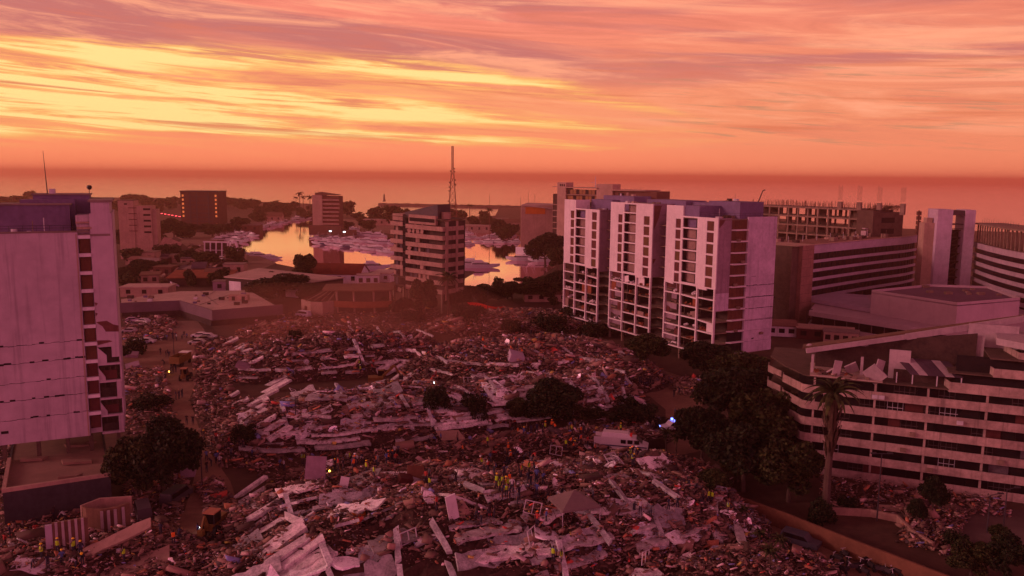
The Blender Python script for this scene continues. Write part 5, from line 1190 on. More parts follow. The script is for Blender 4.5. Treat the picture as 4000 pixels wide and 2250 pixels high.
# ================================================================ boats
def loft(mb, secs):
    n = len(secs[0]); vs = [p for s in secs for p in s]; fs = []
    for i in range(len(secs)-1):
        for j in range(n-1): a = i*n+j; fs.append((a, a+1, a+n+1, a+n))
    fs += [tuple(range(n)), tuple(range(len(vs)-1, len(vs)-1-n, -1))]
    return mb.add(vs, fs)
def boat_proto(L, B, Hh, kind, hullm='hull_white'):
    t = bpy.data.objects.new('motor_yacht', None); COL.objects.link(t); ch = []
    m = MB(); secs = []
    for f, w, zb in ((0, .82, 0), (.3, 1, -.05), (.6, .95, -.05), (.82, .6, .15), (.95, .2, .45), (1., .02, .8)):
        x = -L/2+L*f; ww = B/2*w; zt = Hh*(1+.45*f*f); secs.append([(x, -ww, zt), (x, -ww*.75, zb*Hh), (x, ww*.75, zb*Hh), (x, ww, zt)])
    loft(m, secs); ch.append(m.build('hull', hullm, t))
    m = MB()
    def cab(x0, x1, w, z0, z1, rk=.5, rb=.15): m.add([(x0, -w, z0), (x1, -w, z0), (x1, w, z0), (x0, w, z0), (x0+rb, -w*.85, z1), (x1-rk*(z1-z0)*1.6, -w*.8, z1), (x1-rk*(z1-z0)*1.6, w*.8, z1), (x0+rb, w*.85, z1)], [(0, 3, 2, 1), (4, 5, 6, 7), (0, 1, 5, 4), (1, 2, 6, 5), (2, 3, 7, 6), (3, 0, 4, 7)])
    zc = Hh*1.08
    cab(-L*.32, L*.22, B*.38, zc, zc+Hh*.75, .9)
    if kind == 'fly': cab(-L*.25, L*.05, B*.32, zc+Hh*.9, zc+Hh*1.5, .9); 
    cabn = m.build('cabin', 'hull_white', t); ch.append(cabn)
    m = MB(); cab(-L*.30, L*.215, B*.385, zc+Hh*.18, zc+Hh*.62, .85, .1); sub = [m.build('window_band', 'glass_dark', cabn)]
    m = MB(); m.beam((-L*.22, -B*.3, zc+Hh*.8), (-L*.26, -B*.28, zc+Hh*2.2), .25, .1); m.beam((-L*.22, B*.3, zc+Hh*.8), (-L*.26, B*.28, zc+Hh*2.2), .25, .1); m.beam((-L*.26, -B*.3, zc+Hh*2.2), (-L*.26, B*.3, zc+Hh*2.2), .3, .12); m.tube((-L*.26, 0, zc+Hh*2.2), (-L*.27, 0, zc+Hh*3.3), .05)
    if kind == 'sport':
        for s in (-1, 1): m.tube((-L*.05, s*B*.3, zc), (-L*.3, s*B*.9, zc+L*.45), .05)
    sub.append(m.build('radar_arch', 'hull_white', cabn))
    kids(cabn, *sub); kids(t, *ch); t['category'] = 'boat'; return t
BP = [boat_proto(15, 4.4, 1.5, 'fly'), boat_proto(12, 3.8, 1.25, 'sport'), boat_proto(18, 4.8, 1.7, 'fly', 'hull_blue'), boat_proto(9, 3., .9, 'open'), boat_proto(22, 5.4, 1.9, 'fly')]
for b in BP: b.location = (0, 0, -500)
R = random.Random(33); USED = set()
def boat(px, py, k, rot, group, label, s=1.):
    p = G(px, py, -1.)
    return dup(BP[k], (p.x, p.y, -1.0), math.radians(rot), s, label, group)
KN = ['white flybridge motor yacht', 'white sport fishing boat with outriggers', 'dark-hulled motor yacht', 'small white motor boat', 'large white motor yacht']
def row(x0, y0, x1, y1, n, rot, where, group, ks=(0, 1, 0, 3, 2), js=6, jy=2):
    for i in range(n):
        f = (i+.5)/n; k = R.choice(ks); o = boat(x0+(x1-x0)*f+R.uniform(-js, js), y0+(y1-y0)*f+R.uniform(-jy, jy), k, rot+R.uniform(-9, 9), group, '%s %s' % (KN[k], where), R.uniform(.5, .82))
row(860, 944, 1000, 897, 12, -25, 'moored on the left bank of the channel', 'yachts on the left bank', (0, 1, 4))
row(1000, 893, 1205, 852, 14, -15, 'at the far left bank', 'yachts on the left bank', (0, 1, 4))
row(900, 958, 1000, 920, 4, -20, 'outermost on the left bank', 'yachts on the left bank', (0, 4))
row(1225, 892, 1400, 897, 13, 175, 'in the back row, right bank', 'yachts on the right bank', (0, 1, 3))
row(1225, 912, 1500, 925, 18, 178, 'in the second row, right bank', 'yachts on the right bank', (0, 1, 4))
row(1225, 932, 1540, 955, 18, 176, 'in the third row, right bank', 'yachts on the right bank', (0, 1, 4))
row(1250, 952, 1550, 990, 14, 172, 'in the front row, right bank', 'yachts on the right bank', (0, 4, 2))
row(950, 998, 1090, 1012, 5, 10, 'tied up at the lower left quay', 'boats at the lower quay', (0, 1, 3))
row(1150, 1040, 1330, 1046, 3, 6, 'lying at the near bank of the channel', 'boats at the near bank', (3, 1))
boat(1462, 1052, 0, 12, 'boats at the near bank', 'white cruiser nosed in right of the gabled house', 1.1)
row(1765, 915, 1990, 905, 16, 170, 'in the back row, right marina', 'boats in the right-hand marina', (0, 1, 3))
row(1760, 935, 2010, 922, 17, 172, 'in the second row, right marina', 'boats in the right-hand marina', (0, 1, 3))
row(1760, 958, 1850, 955, 5, 175, 'in the third row, right marina', 'boats in the right-hand marina', (0, 1, 3))
row(1860, 945, 2120, 950, 14, 165, 'in the middle berths, right marina', 'boats in the right-hand marina', (0, 3, 3))
row(1755, 985, 1800, 1010, 3, 170, 'beside the marina block', 'boats in the right-hand marina', (0, 1))
boat(1820, 1040, 4, 182, 'boats in the right-hand marina', 'large two-deck yacht lying across the bright water', .85); boat(1885, 1046, 4, 5, 'boats in the right-hand marina', 'dark-shadowed yacht moored stern to stern on bright water', .8)
boat(2030, 1018, 1, 175, 'boats in the right-hand marina', 'white sport boat with raised outriggers by the right bank', 1.3); boat(2062, 1012, 1, 172, 'boats in the right-hand marina', 'second white sport boat by the right bank', 1.2); boat(2110, 1022, 3, 178, 'boats in the right-hand marina', 'small white boat nearest the big dark tree', 1.5)
row(1950, 812, 2080, 820, 4, 170, 'small in the inner basin behind the breakwater', 'boats in the inner basin', (3,))
for b in BP:
    for c in KIDS[b.name]:
        for d in KIDS.get(c.name, []): bpy.data.objects.remove(d)
        bpy.data.objects.remove(c)
    bpy.data.objects.remove(b)
for i, (x, y) in enumerate(((1290, 905), (1312, 903), (1345, 908))):
    P = G(x, y, 3); m = MB(); m.tube((0, 0, -4), (0, 0, 0), .08, n=5); m.build('pole', 'metal_light', (t := thing('quay_lamp', 'lit white lamp above the moored yachts', 'lamp', P, group='lit lamps on the right bank')))
    m = MB(); m.box(-.8, .8, -.3, .3, 0, .8); m.build('lamp_head', 'light_white', t)
m = MB(); P = G(2082, 1080, -1); Q = G(1950, 1000, -1)
# ================================================================ vehicles
def wheel(x, y, r, w, t):
    m = MB(); m.tube((x, y-w/2, r), (x, y+w/2, r), r, r, 12); o = m.build('wheel', 'tyre', t); return o
def profile_body(mb, prof, w, tp=.12):
    n = len(prof); zs = [p[1] for p in prof]; z0, z1 = min(zs), max(zs)
    f = lambda z: w/2-(tp*(z-z0)/(z1-z0) if z1 > z0 else 0)
    mb.add([(x, -f(z), z) for x, z in prof]+[(x, f(z), z) for x, z in prof], [tuple(range(n)), tuple(range(2*n-1, n-1, -1))]+[(i, (i+n), (i+1) % n+n, (i+1) % n) for i in range(n)])
def car(P, rz, label, kind='car', color=(.6, .6, .62), group=None, name=None, cat='car'):
    t = thing(name or 'parked_car', label, cat, P, math.radians(rz), group); ch = []
    pr = {'car': [(-2.1, .35), (2.15, .35), (2.2, .8), (1.2, .98), (.5, 1.45), (-1.1, 1.48), (-2., 1.0), (-2.15, .8)],
          'van': [(-2.6, .4), (2.6, .4), (2.65, 1.0), (1.95, 1.25), (1.3, 2.05), (-2.5, 2.1), (-2.65, 1.0)],
          'suv': [(-2.3, .5), (2.3, .5), (2.35, 1.05), (1.2, 1.2), (.6, 1.8), (-2.1, 1.85), (-2.35, 1.0)]}[kind]
    m = MB(); profile_body(m, pr, 1.85); o = m.build('body', 'car_paint', t); o.color = (*color, 1); ch.append(o)
    m = MB()
    if kind == 'van': g = [(-2.2, 1.3), (1.75, 1.3), (1.25, 1.9), (-2.2, 1.95)]
    elif kind == 'suv': g = [(-2., 1.22), (1.1, 1.22), (.6, 1.68), (-1.9, 1.72)]
    else: g = [(-1.75, 1.02), (1.1, 1.0), (.5, 1.38), (-1.05, 1.4)]
    profile_body(m, g, 1.84, .02); ch.append(m.build('windows', 'glass_dark', t))
    for sx in (-1.4, 1.4):
        for sy in (-.82, .82): ch.append(wheel(sx, sy, .34, .24, t))
    for sy in (-.6, .6):
        m = MB(); m.box(2.16, 2.24, sy-.18, sy+.18, .66, .84); ch.append(m.build('headlight', 'metal_light', t))
    kids(t, *ch); return t
P = hit(2435, 1772)+Vector((0, 0, .35)); t = thing('ambulance', 'white ambulance van with rear doors open parked at the edge of the rubble', 'ambulance', P, math.radians(-12)); t.scale = (1.35, 1.2, 1.2)
m = MB(); profile_body(m, [(-2.7, .45), (2.9, .45), (2.95, 1.05), (2.2, 1.35), (1.45, 2.05), (-2.7, 2.05)], 2.0); m.build('body', 'hull_white', t).color = (1, 1, 1, 1)
m = MB(); m.add([(-2.6, -.8, 2.05), (1., -.8, 2.05), (1., .8, 2.05), (-2.6, .8, 2.05), (-2.5, -.65, 2.6), (.5, -.65, 2.6), (.5, .65, 2.6), (-2.5, .65, 2.6)], [(4, 5, 6, 7), (0, 1, 5, 4), (1, 2, 6, 5), (2, 3, 7, 6), (3, 0, 4, 7)]); m.build('raised_roof', 'hull_white', t)
for x in (-.3, .5, 1.3): m = MB(); m.box(x, x+.6, -1.0, -.9, 1.3, 1.8); m.build('window', 'glass_dark', t)
m = MB(); m.add([(2.2, -.8, 1.38), (2.2, .8, 1.38), (1.5, .75, 2.02), (1.5, -.75, 2.02)], [(0, 1, 2, 3)]); m.M = None; o = m.build('windscreen', 'glass_dark', t); o.location = (.05, 0, .03)
m = MB(); m.box(-2.7, 2.8, -1.03, -.99, .85, 1.0); m.build('side_stripe', 'hull_blue', t)
m = MB(); m.box(.7, 1.0, -.6, .6, 2.2, 2.36); m.build('light_bar', 'tarp_red', t)
for sy in (-1, 1): m = MB(); m.beam((-2.7, sy*.9, 1.3), (-3.5, sy*1.1, 1.3), .08, 1.5); m.build('rear_door', 'hull_white', t)
for sx in (-1.7, 1.9):
    for sy in (-.9, .9): wheel(sx, sy, .4, .26, t)
t = car(G(2630, 1682), 200, 'white police car with glowing blue roof lights under the trees', 'suv', (.7, .72, .8), name='police_car', cat='police car')
for sy in (-.6, .6): m = MB(); m.tube((0, sy, 1.9), (0, sy, 2.15), .22, .22, 8); m.build('blue_light', 'light_blue', t)
m = MB(); m.box(2.3, 2.38, -.9, -.6, .8, 1.); m.build('lit_lamp', 'light_blue', t)
car(G(3125, 2135), -38, 'dark off-road car parked beneath the boundary wall on the lower street', 'suv', (.06, .06, .08))
car(G(1185, 1238), 150, 'white and blue van parked behind the far-left rubble', 'van', (.62, .6, .7), name='parked_van', cat='van')
car(G(1060, 1160), 170, 'pale van in the trees before the warehouse', 'van', (.6, .55, .6), name='parked_van', cat='van')
R = random.Random(44)
for i, (x, y, c) in enumerate(((780, 1318, (.7, .7, .7)), (815, 1322, (.6, .6, .65)), (800, 1332, (.08, .08, .1)), (770, 1345, (.4, .4, .4)), (520, 1258, (.5, .4, .5)), (560, 1262, (.6, .6, .6)), (545, 1275, (.2, .15, .15)), (1010, 1180, (.5, .5, .5)), (1000, 1165, (.7, .7, .7)), (1025, 1172, (.3, .2, .2)), (575, 1340, (.5, .5, .55)), (545, 1345, (.2, .2, .25)), (640, 960, (.6, .5, .5)), (505, 1300, (.3, .25, .3)), (985, 1155, (.5, .45, .5)), (3020, 1290, (.7, .7, .7)))):
    car(G(x, y), R.choice((0, 20, 160, 180)), '%s car %s' % ('dark' if c[0] < .25 else 'grey' if c[0] < .55 else 'white', 'parked by the upper end of the dirt path' if y > 1250 and x < 900 else 'parked beside the warehouse trees' if x > 900 and x < 2000 else 'parked near the low houses at right' if x > 2000 else 'parked in the old quarter'), 'car', c, group='cars parked round the disaster site')
for i in range(14):
    P = D(640+i*7, 822-i*.0+i*.6, 800); P.z = .5
    if i % 2 == 0: m = MB(); m.box(-1.6, 1.6, -.8, .8, .2, 1.2); m.box(-.9, .9, -.75, .75, 1.2, 1.7); m.build('body', 'metal_dark', (t := thing('distant_car', 'distant car with red tail light beside the brown tower', 'car', G(632+i*7, 838+i*1.2), .3, 'queue of cars with red lights'))); m = MB(); m.box(-1., 1., -.95, -.85, .8, 1.5); m.build('tail_light', 'light_red', t)
def backhoe(P, rz, label, s=1.):
    t = thing('backhoe_loader', label, 'loader', P, math.radians(rz)); t.scale = (s, s, s)
    m = MB(); m.box(-1.3, 1.9, -.55, .55, .9, 1.7); m.box(1., 2.2, -.5, .5, 1., 1.9); m.build('body', 'machine_yellow', t)
    m = MB(); m.box(-1.2, .5, -.75, .75, 3.0, 3.15); m.build('cab_roof', 'machine_orange', t)
    for x in (-1.1, .4):
        for y in (-.68, .68): m = MB(); m.box(x-.05, x+.05, y-.05, y+.05, 1.7, 3.0); m.build('cab_post', 'metal_dark', t)
    m = MB(); m.box(-1.0, .35, -.62, .62, 1.7, 2.9); m.build('cab_glass', 'glass_dark', t)
    for x, r in ((-.9, .75), (1.6, .5)):
        for y in (-.85, .85): wheel(x, y, r, .4, t)
    for y in (-.5, .5): m = MB(); m.beam((1.2, y, 1.6), (3.2, y, .7), .15, .25); m.build('loader_arm', 'machine_yellow', t)
    m = MB(); m.prism([(3.2, -1.1), (3.9, -1.1), (3.9, 1.1), (3.2, 1.1)], lambda x, y: .2, lambda x, y: 1.2-(x-3.2)*1.2); m.build('front_bucket', 'metal_dark', t)
    m = MB(); m.beam((-1.3, 0, 1.3), (-2.1, 0, 3.1), .25, .3); m.beam((-2.1, 0, 3.1), (-2.9, 0, 1.7), .2, .25); m.box(-3.2, -2.6, -.35, .35, 1.1, 1.8); m.build('backhoe_arm', 'machine_yellow', t)
backhoe(hit(838, 2085), 80, 'yellow backhoe loader with orange cab roof driving on the dirt path')
car(G(690, 1960), 80, 'dark covered truck parked beside the big dark tree', 'van', (.06, .05, .06), name='parked_truck', cat='truck')
car(G(560, 2020), 120, 'dark van at the edge of the lower left rubble', 'van', (.10, .08, .09), name='parked_van', cat='van')
backhoe(G(722, 1485), 100, 'small dark loader facing the crowd on the upper dirt path', .9)
def excavator(P, rz, label):
    t = thing('excavator', label, 'excavator', P, math.radians(rz))
    for y in (-1.1, 1.1): m = MB(); m.box(-1.9, 1.9, y-.3, y+.3, 0, .8); m.build('track', 'tyre', t)
    m = MB(); m.box(-2., 1.2, -1.2, 1.2, .95, 2.); m.build('house', 'machine_yellow', t)
    m = MB(); m.box(.1, 1.3, .2, 1.2, 2., 3.1); m.build('cab', 'glass_dark', t)
    m = MB(); m.box(.05, 1.35, .15, 1.25, 3.1, 3.2); m.build('cab_roof', 'machine_yellow', t)
    m = MB(); m.beam((1., 0, 1.8), (3.6, 0, 4.3), .4, .5); m.build('boom', 'machine_yellow', t); m = MB(); m.beam((3.6, 0, 4.3), (5., 0, 2.), .3, .35); m.build('stick', 'machine_yellow', t); m = MB(); m.box(4.6, 5.5, -.5, .5, 1.2, 2.1); m.build('bucket', 'metal_dark', t)
excavator(G(2540, 1478), 160, 'brown-yellow excavator working beneath the white block')
excavator(G(1475, 1505), 10, 'dusty excavator half hidden among people on the middle rubble')
P = G(706, 1425); t = thing('tipper_truck', 'tipper truck with pale cab roof standing on the upper dirt path', 'truck', P, math.radians(85))
m = MB(); m.box(1.5, 3.2, -1.1, 1.1, .7, 2.6); m.build('cab', 'machine_yellow', t); m = MB(); m.box(1.4, 3.25, -1.15, 1.15, 2.6, 2.75); m.build('cab_roof', 'hull_white', t); m = MB(); m.wall([(-3, -1.2), (1.3, -1.2), (1.3, 1.2), (-3, 1.2)], 1.1, 2.5, .12, closed=True); m.box(-3, 1.3, -1.2, 1.2, .9, 1.1); m.build('tipper_body', 'machine_yellow', t)
for sx in (-2.2, -1.2, 2.4):
    for sy in (-1, 1): wheel(sx, sy, .5, .35, t)
def motorcycle(P, rz, label, group):
    t = thing('motorcycle', label, 'motorcycle', P, math.radians(rz), group); ch = []
    for x in (-.65, .65): ch.append(wheel(x, 0, .31, .12, t))
    m = MB(); profile_body(m, [(-.5, .45), (.25, .4), (.45, .85), (.1, .95), (-.7, .85)], .3, .04); ch.append(m.build('body', 'metal_dark', t))
    m = MB(); m.tube((.65, 0, .31), (.42, 0, 1.05), .04); m.tube((.42, -.35, 1.08), (.42, .35, 1.08), .03); ch.append(m.build('handlebar', 'metal_light', t))
    m = MB(); m.box(-.7, 0, -.12, .12, .86, .96); ch.append(m.build('saddle', 'tyre', t)); kids(t, *ch); return t
for i, (x, y) in enumerate(((3270, 2195), (3255, 2225), (3290, 2240), (3310, 2215), (3330, 2230), (3370, 2210), (3400, 2225), (3375, 2248), (3440, 2240), (3470, 2250), (3300, 2180), (3495, 2248))):
    motorcycle(G(x, y), R.uniform(0, 360), 'motorcycle parked in the row on the lower street', 'motorcycles on the lower street')
# ================================================================ people
def sk(name, J, E, colr=None):
    "one continuous body grown over a jointed skeleton; every edge knows whether it is skin, shirt or trousers"
    me = bpy.data.meshes.new(name); names = list(J); me.from_pydata([J[k][0] for k in names], [(names.index(a), names.index(b)) for a, b, _ in E], []); me.update()
    ob = bpy.data.objects.new(name, me); COL.objects.link(ob); md = ob.modifiers.new('Skin', 'SKIN')
    for i, k in enumerate(names): r = J[k][1]; me.skin_vertices[0].data[i].radius = r if isinstance(r, tuple) else (r, r)
    me.skin_vertices[0].data[names.index('pelvis')].use_root = True
    s = ob.modifiers.new('Sub', 'SUBSURF'); s.levels = 1
    dg = bpy.context.evaluated_depsgraph_get(); ev = ob.evaluated_get(dg); nm = bpy.data.meshes.new_from_object(ev); bpy.data.objects.remove(ob)
    nm.name = name
    for q in ('skin', 'shirt', 'trousers', 'hair'): nm.materials.append(MATS[q])
    segs = [(Vector(J[a][0]), Vector(J[b][0]), c) for a, b, c in E]; head = Vector(J['head'][0])
    for f in nm.polygons:
        c = f.center; best = 9; mi = 0
        for a, b, k in segs:
            d = b-a; t = max(0, min(1, (c-a).dot(d)/max(d.length_squared, 1e-9))); q = (c-a-d*t).length
            if q < best: best = q; mi = {'skin': 0, 'shirt': 1, 'trousers': 2}[k]
        if (c-head).length < .2 and mi == 0 and (c.z > head.z+.03 or c.x < head.x-.02): mi = 3
        f.material_index = mi
    nm.polygons.foreach_set('use_smooth', [True]*len(nm.polygons)); return nm
def pose(lean=0., step=0., armL=(0, 0), armR=(0, 0), crouch=0.):
    # x forward, y left
    h = .93-crouch*.45; J = {}; pel = Vector((0, 0, h)); up = Vector((math.sin(lean), 0, math.cos(lean)))
    J['pelvis'] = (pel, (.15, .12)); J['waist'] = (pel+up*.2, (.14, .11)); J['chest'] = (pel+up*.42, (.18, .12)); J['neck'] = (pel+up*.56, .06); J['head0'] = (pel+up*.62, .07); J['head'] = (pel+up*.73, .10); J['crown'] = (pel+up*.80, .07)
    E = [('pelvis', 'waist', 'shirt'), ('waist', 'chest', 'shirt'), ('chest', 'neck', 'shirt'), ('neck', 'head0', 'skin'), ('head0', 'head', 'skin'), ('head', 'crown', 'skin')]
    for s, nm, (a, b), st in ((1, 'L', armL, step), (-1, 'R', armR, -step)):
        sh = pel+up*.5+Vector((0, s*.2, 0)); J['sh'+nm] = (sh, .065); e = sh+Vector((math.sin(a)*.28, s*.06, -math.cos(a)*.28)); J['el'+nm] = (e, .045); w = e+Vector((math.sin(a+b)*.25, 0, -math.cos(a+b)*.25)); J['wr'+nm] = (w, .034); J['hand'+nm] = (w+Vector((math.sin(a+b)*.1, 0, -math.cos(a+b)*.1)), (.045, .025)); J['tip'+nm] = (w+Vector((math.sin(a+b)*.17, 0, -math.cos(a+b)*.17)), .018)
        E += [('chest', 'sh'+nm, 'shirt'), ('sh'+nm, 'el'+nm, 'shirt'), ('el'+nm, 'wr'+nm, 'skin'), ('wr'+nm, 'hand'+nm, 'skin'), ('hand'+nm, 'tip'+nm, 'skin')]
        hp = pel+Vector((0, s*.09, -.05)); J['hip'+nm] = (hp, .10); kn = Vector((.10*st/.3+crouch*.4, s*.11, h*.52+.0)); J['kn'+nm] = (kn, .07); an = Vector((.30*st/.3*.6-.03, s*.12, .09)); J['an'+nm] = (an, .045); J['toe'+nm] = (an+Vector((.17, 0, -.05)), .035)
        E += [('pelvis', 'hip'+nm, 'trousers'), ('hip'+nm, 'kn'+nm, 'trousers'), ('kn'+nm, 'an'+nm, 'trousers'), ('an'+nm, 'toe'+nm, 'trousers')]
    return J, E
POSES = [dict(), dict(step=.25, armL=(.4, .3), armR=(-.35, .2)), dict(armL=(.5, 1.4), armR=(.3, 1.5)), dict(lean=.75, step=.15, armL=(.5, .2), armR=(.7, .2), crouch=.15), dict(armR=(2.3, .4), armL=(.1, .2)), dict(lean=.3, crouch=.75, armL=(.9, .6), armR=(.8, .8)), dict(step=-.2, armL=(-.2, .3), armR=(.5, .5), lean=.08)]
PM = []
for i, kw in enumerate(POSES):
    J, E = pose(**kw); body = sk('person', J, E); lean = kw.get('lean', 0); h = J['pelvis'][0].z; up = Vector((math.sin(lean), 0, math.cos(lean))); rm = Euler((0, lean, 0)).to_matrix().to_4x4()
    v = MB(); v.M = Matrix.Translation(J['pelvis'][0]) @ rm; n = 10; ring = lambda z, a, b: [(a*math.cos(2*math.pi*k/n), b*math.sin(2*math.pi*k/n), z) for k in range(n)]
    rs = [ring(.02, .155, .185), ring(.25, .15, .18), ring(.42, .15, .215), ring(.53, .11, .19)]; v.add([p for r in rs for p in r], [(q*n+k, q*n+(k+1) % n, (q+1)*n+(k+1) % n, (q+1)*n+k) for q in range(3) for k in range(n)])
    hm = MB(); hm.M = Matrix.Translation(J['head'][0]+up*.03) @ rm; rs = [ring(0., .155, .13), ring(.06, .125, .12), ring(.11, .08, .08), ring(.13, .02, .02)]; hm.add([p for r in rs for p in r], [(q*n+k, q*n+(k+1) % n, (q+1)*n+(k+1) % n, (q+1)*n+k) for q in range(3) for k in range(n)])
    PM.append((body, v.mesh('vest', 'vest_yellow', True), v.mesh('vest', 'vest_orange', True), hm.mesh('helmet', 'helmet', True)))
DARK = [((.02, .02, .03), 'dark'), ((.03, .03, .06), 'dark'), ((.05, .03, .03), 'dark'), ((.10, .10, .12), 'grey'), ((.45, .06, .05), 'red'), ((.5, .5, .5), 'white'), ((.08, .12, .3), 'blue'), ((.03, .02, .02), 'dark'), ((.2, .14, .1), 'brown')]
npeople = 0
PR = random.Random(77)
PTXT = ['standing', 'striding', 'holding something before the chest', 'bending forward', 'with one arm raised', 'crouching', 'walking slowly']
def person(px, py, where, group, vest=None, helm=None, pi=None, rz=None, col=None, P=None):
    global npeople
    P = P or hit(px, py); pi = pi if pi is not None else PR.choice((0, 0, 1, 2, 2, 3, 4, 5, 6)); c, cn = col or PR.choice(DARK)
    body, vy, vo, hm = PM[pi]; o = bpy.data.objects.new('person', body); COL.objects.link(o); s = PR.uniform(.95, 1.08)*1.07; o.scale = (s, s, s)
    o.location = P+Vector((0, 0, .5 if P.z > .3 else .04)); o.rotation_euler = (0, 0, PR.uniform(0, 6.28) if rz is None else rz); o.color = (*c, 1)
    txt = 'person in %s' % (cn+' clothes')
    if vest: v = bpy.data.objects.new('vest', vy if vest == 'yellow' else vo); COL.objects.link(v); v.parent = o; txt = 'person in a %s vest' % vest
    if helm: q = bpy.data.objects.new('helmet', hm); COL.objects.link(q); q.parent = o; q.color = (*{'white': (.8, .8, .8), 'yellow': (.9, .6, .02), 'orange': (.95, .25, .02)}[helm], 1); txt += ' and %s helmet' % helm
    tag(o, '%s %s %s' % (txt, PTXT[pi] if pi in (1, 3, 5) else 'standing', where), 'person', group); npeople += 1; return o
def crowd(x0, y0, x1, y1, n, where, group, pv=.07, po=.03, ph=.10):
    for i in range(max(3, int(n*.76))):
        r = PR.random(); vest = 'yellow' if r < pv else 'orange' if r < pv+po else None; r = PR.random(); helm = PR.choice(('white', 'yellow', 'orange')) if r < ph or (vest and r < .5) else None
        f = PR.random(); person(x0+(x1-x0)*f, y0+(y1-y0)*PR.random(), where, group, vest, helm)
crowd(1290, 1815, 1420, 1860, 15, 'on the ridge left of centre', 'rescuers on the ridge'); crowd(1380, 1790, 1560, 1850, 20, 'on the middle of the ridge', 'rescuers on the ridge', .04, .05)
crowd(1660, 1710, 1800, 1770, 14, 'around the small pale awning', 'people round the awning', .0, .05); crowd(1640, 1880, 1720, 1960, 5, 'below the ridge', 'rescuers on the ridge')
crowd(1880, 1790, 2110, 1910, 38, 'in the dense central crowd', 'central rescue crowd', .09, .03, .22); crowd(1960, 1900, 2140, 1980, 20, 'below the central crowd', 'central rescue crowd', .1, .03, .25)
crowd(1970, 1690, 2300, 1730, 26, 'in the line behind the dark trees', 'people behind the long slab', .04, .08, .15); crowd(2180, 1740, 2330, 1790, 8, 'left of the ambulance', 'people by the ambulance', .1, .15)
crowd(2325, 1690, 2380, 1740, 7, 'beside the ambulance rear doors', 'people by the ambulance', .0); crowd(2450, 1790, 2490, 1840, 12, 'climbing beside the boundary wall', 'people by the boundary wall', .15, .0, .4)
crowd(775, 1700, 860, 1760, 9, 'on the path beside the dark tree', 'people on the dirt path', 0, 0, .05); crowd(790, 1790, 870, 1850, 9, 'lower down the dirt path', 'people on the dirt path', .05); crowd(870, 1760, 1010, 1810, 10, 'right of the dirt path', 'people on the dirt path', 0, 0, 0)
crowd(1395, 1440, 1460, 1475, 9, 'near the dusty excavator', 'people on the middle rubble', .12, .1); crowd(1640, 1375, 1740, 1405, 9, 'in the dusty middle of the far mound', 'people on the far mound', .15)
crowd(1880, 1350, 2060, 1400, 12, 'on the far mound', 'people on the far mound', .05, .08); crowd(2070, 1320, 2290, 1350, 14, 'near the white block on the far mound', 'people on the far mound', 0, .05)
crowd(1100, 1470, 1180, 1500, 3, 'on the left of the middle mound', 'people on the middle rubble', 0, .4)
crowd(590, 1315, 740, 1335, 22, 'on the upper yard', 'people at the upper yard', .12, 0, 0)
for x, y in ((648, 1395), (655, 1392), (661, 1398), (627, 1388), (642, 1428), (668, 1462), (676, 1460), (687, 1456), (646, 1490), (700, 1560), (712, 1555), (688, 1562), (730, 1660), (754, 1662)): person(x, y, 'on the upper dirt path', 'people on the dirt path', col=DARK[PR.randrange(3)])
for x, y in ((2498, 1535), (2506, 1537), (2514, 1539), (2522, 1541), (2540, 1543), (2550, 1545), (2531, 1542)): person(x, y-25, 'in the row below the excavator', 'row of people below the excavator', pi=0, col=DARK[0])
person(2632, 1552, 'alone on the pale yard', 'people on the pale yard', pi=0, col=DARK[0]); person(2652, 1545, 'alone on the pale yard', 'people on the pale yard', pi=1, col=DARK[1]); person(2636, 1632, 'above the police car', 'people on the pale yard', pi=0, col=DARK[3])
crowd(2500, 1650, 2600, 1690, 10, 'left of the police car', 'people on the pale yard', 0, .1, 0); person(2424, 1708, 'behind the ambulance', 'people by the ambulance', 'yellow', 'yellow', 0); person(2268, 1752, 'beside the ambulance', 'people by the ambulance', 'orange', None, 0)
for x, y, v, h in ((165, 2205, 'yellow', 'yellow'), (228, 2180, 'yellow', 'yellow'), (290, 2185, 'yellow', 'yellow'), (318, 2200, None, 'yellow'), (245, 2225, None, 'yellow'), (486, 2215, 'yellow', None), (40, 2105, None, 'orange'), (140, 2100, None, None), (20, 2140, None, None), (90, 2030, None, None), (255, 2040, None, None), (210, 2030, None, None), (630, 2115, None, None), (700, 2125, None, None), (775, 2120, None, None), (680, 2150, 'orange', None), (130, 2245, None, None), (190, 2248, None, None), (300, 2248, None, None), (325, 2235, None, 'yellow')):
    person(x, y, 'at lower left', 'people in the lower left rubble', v, h, col=DARK[4] if (x, y) == (140, 2100) else None)
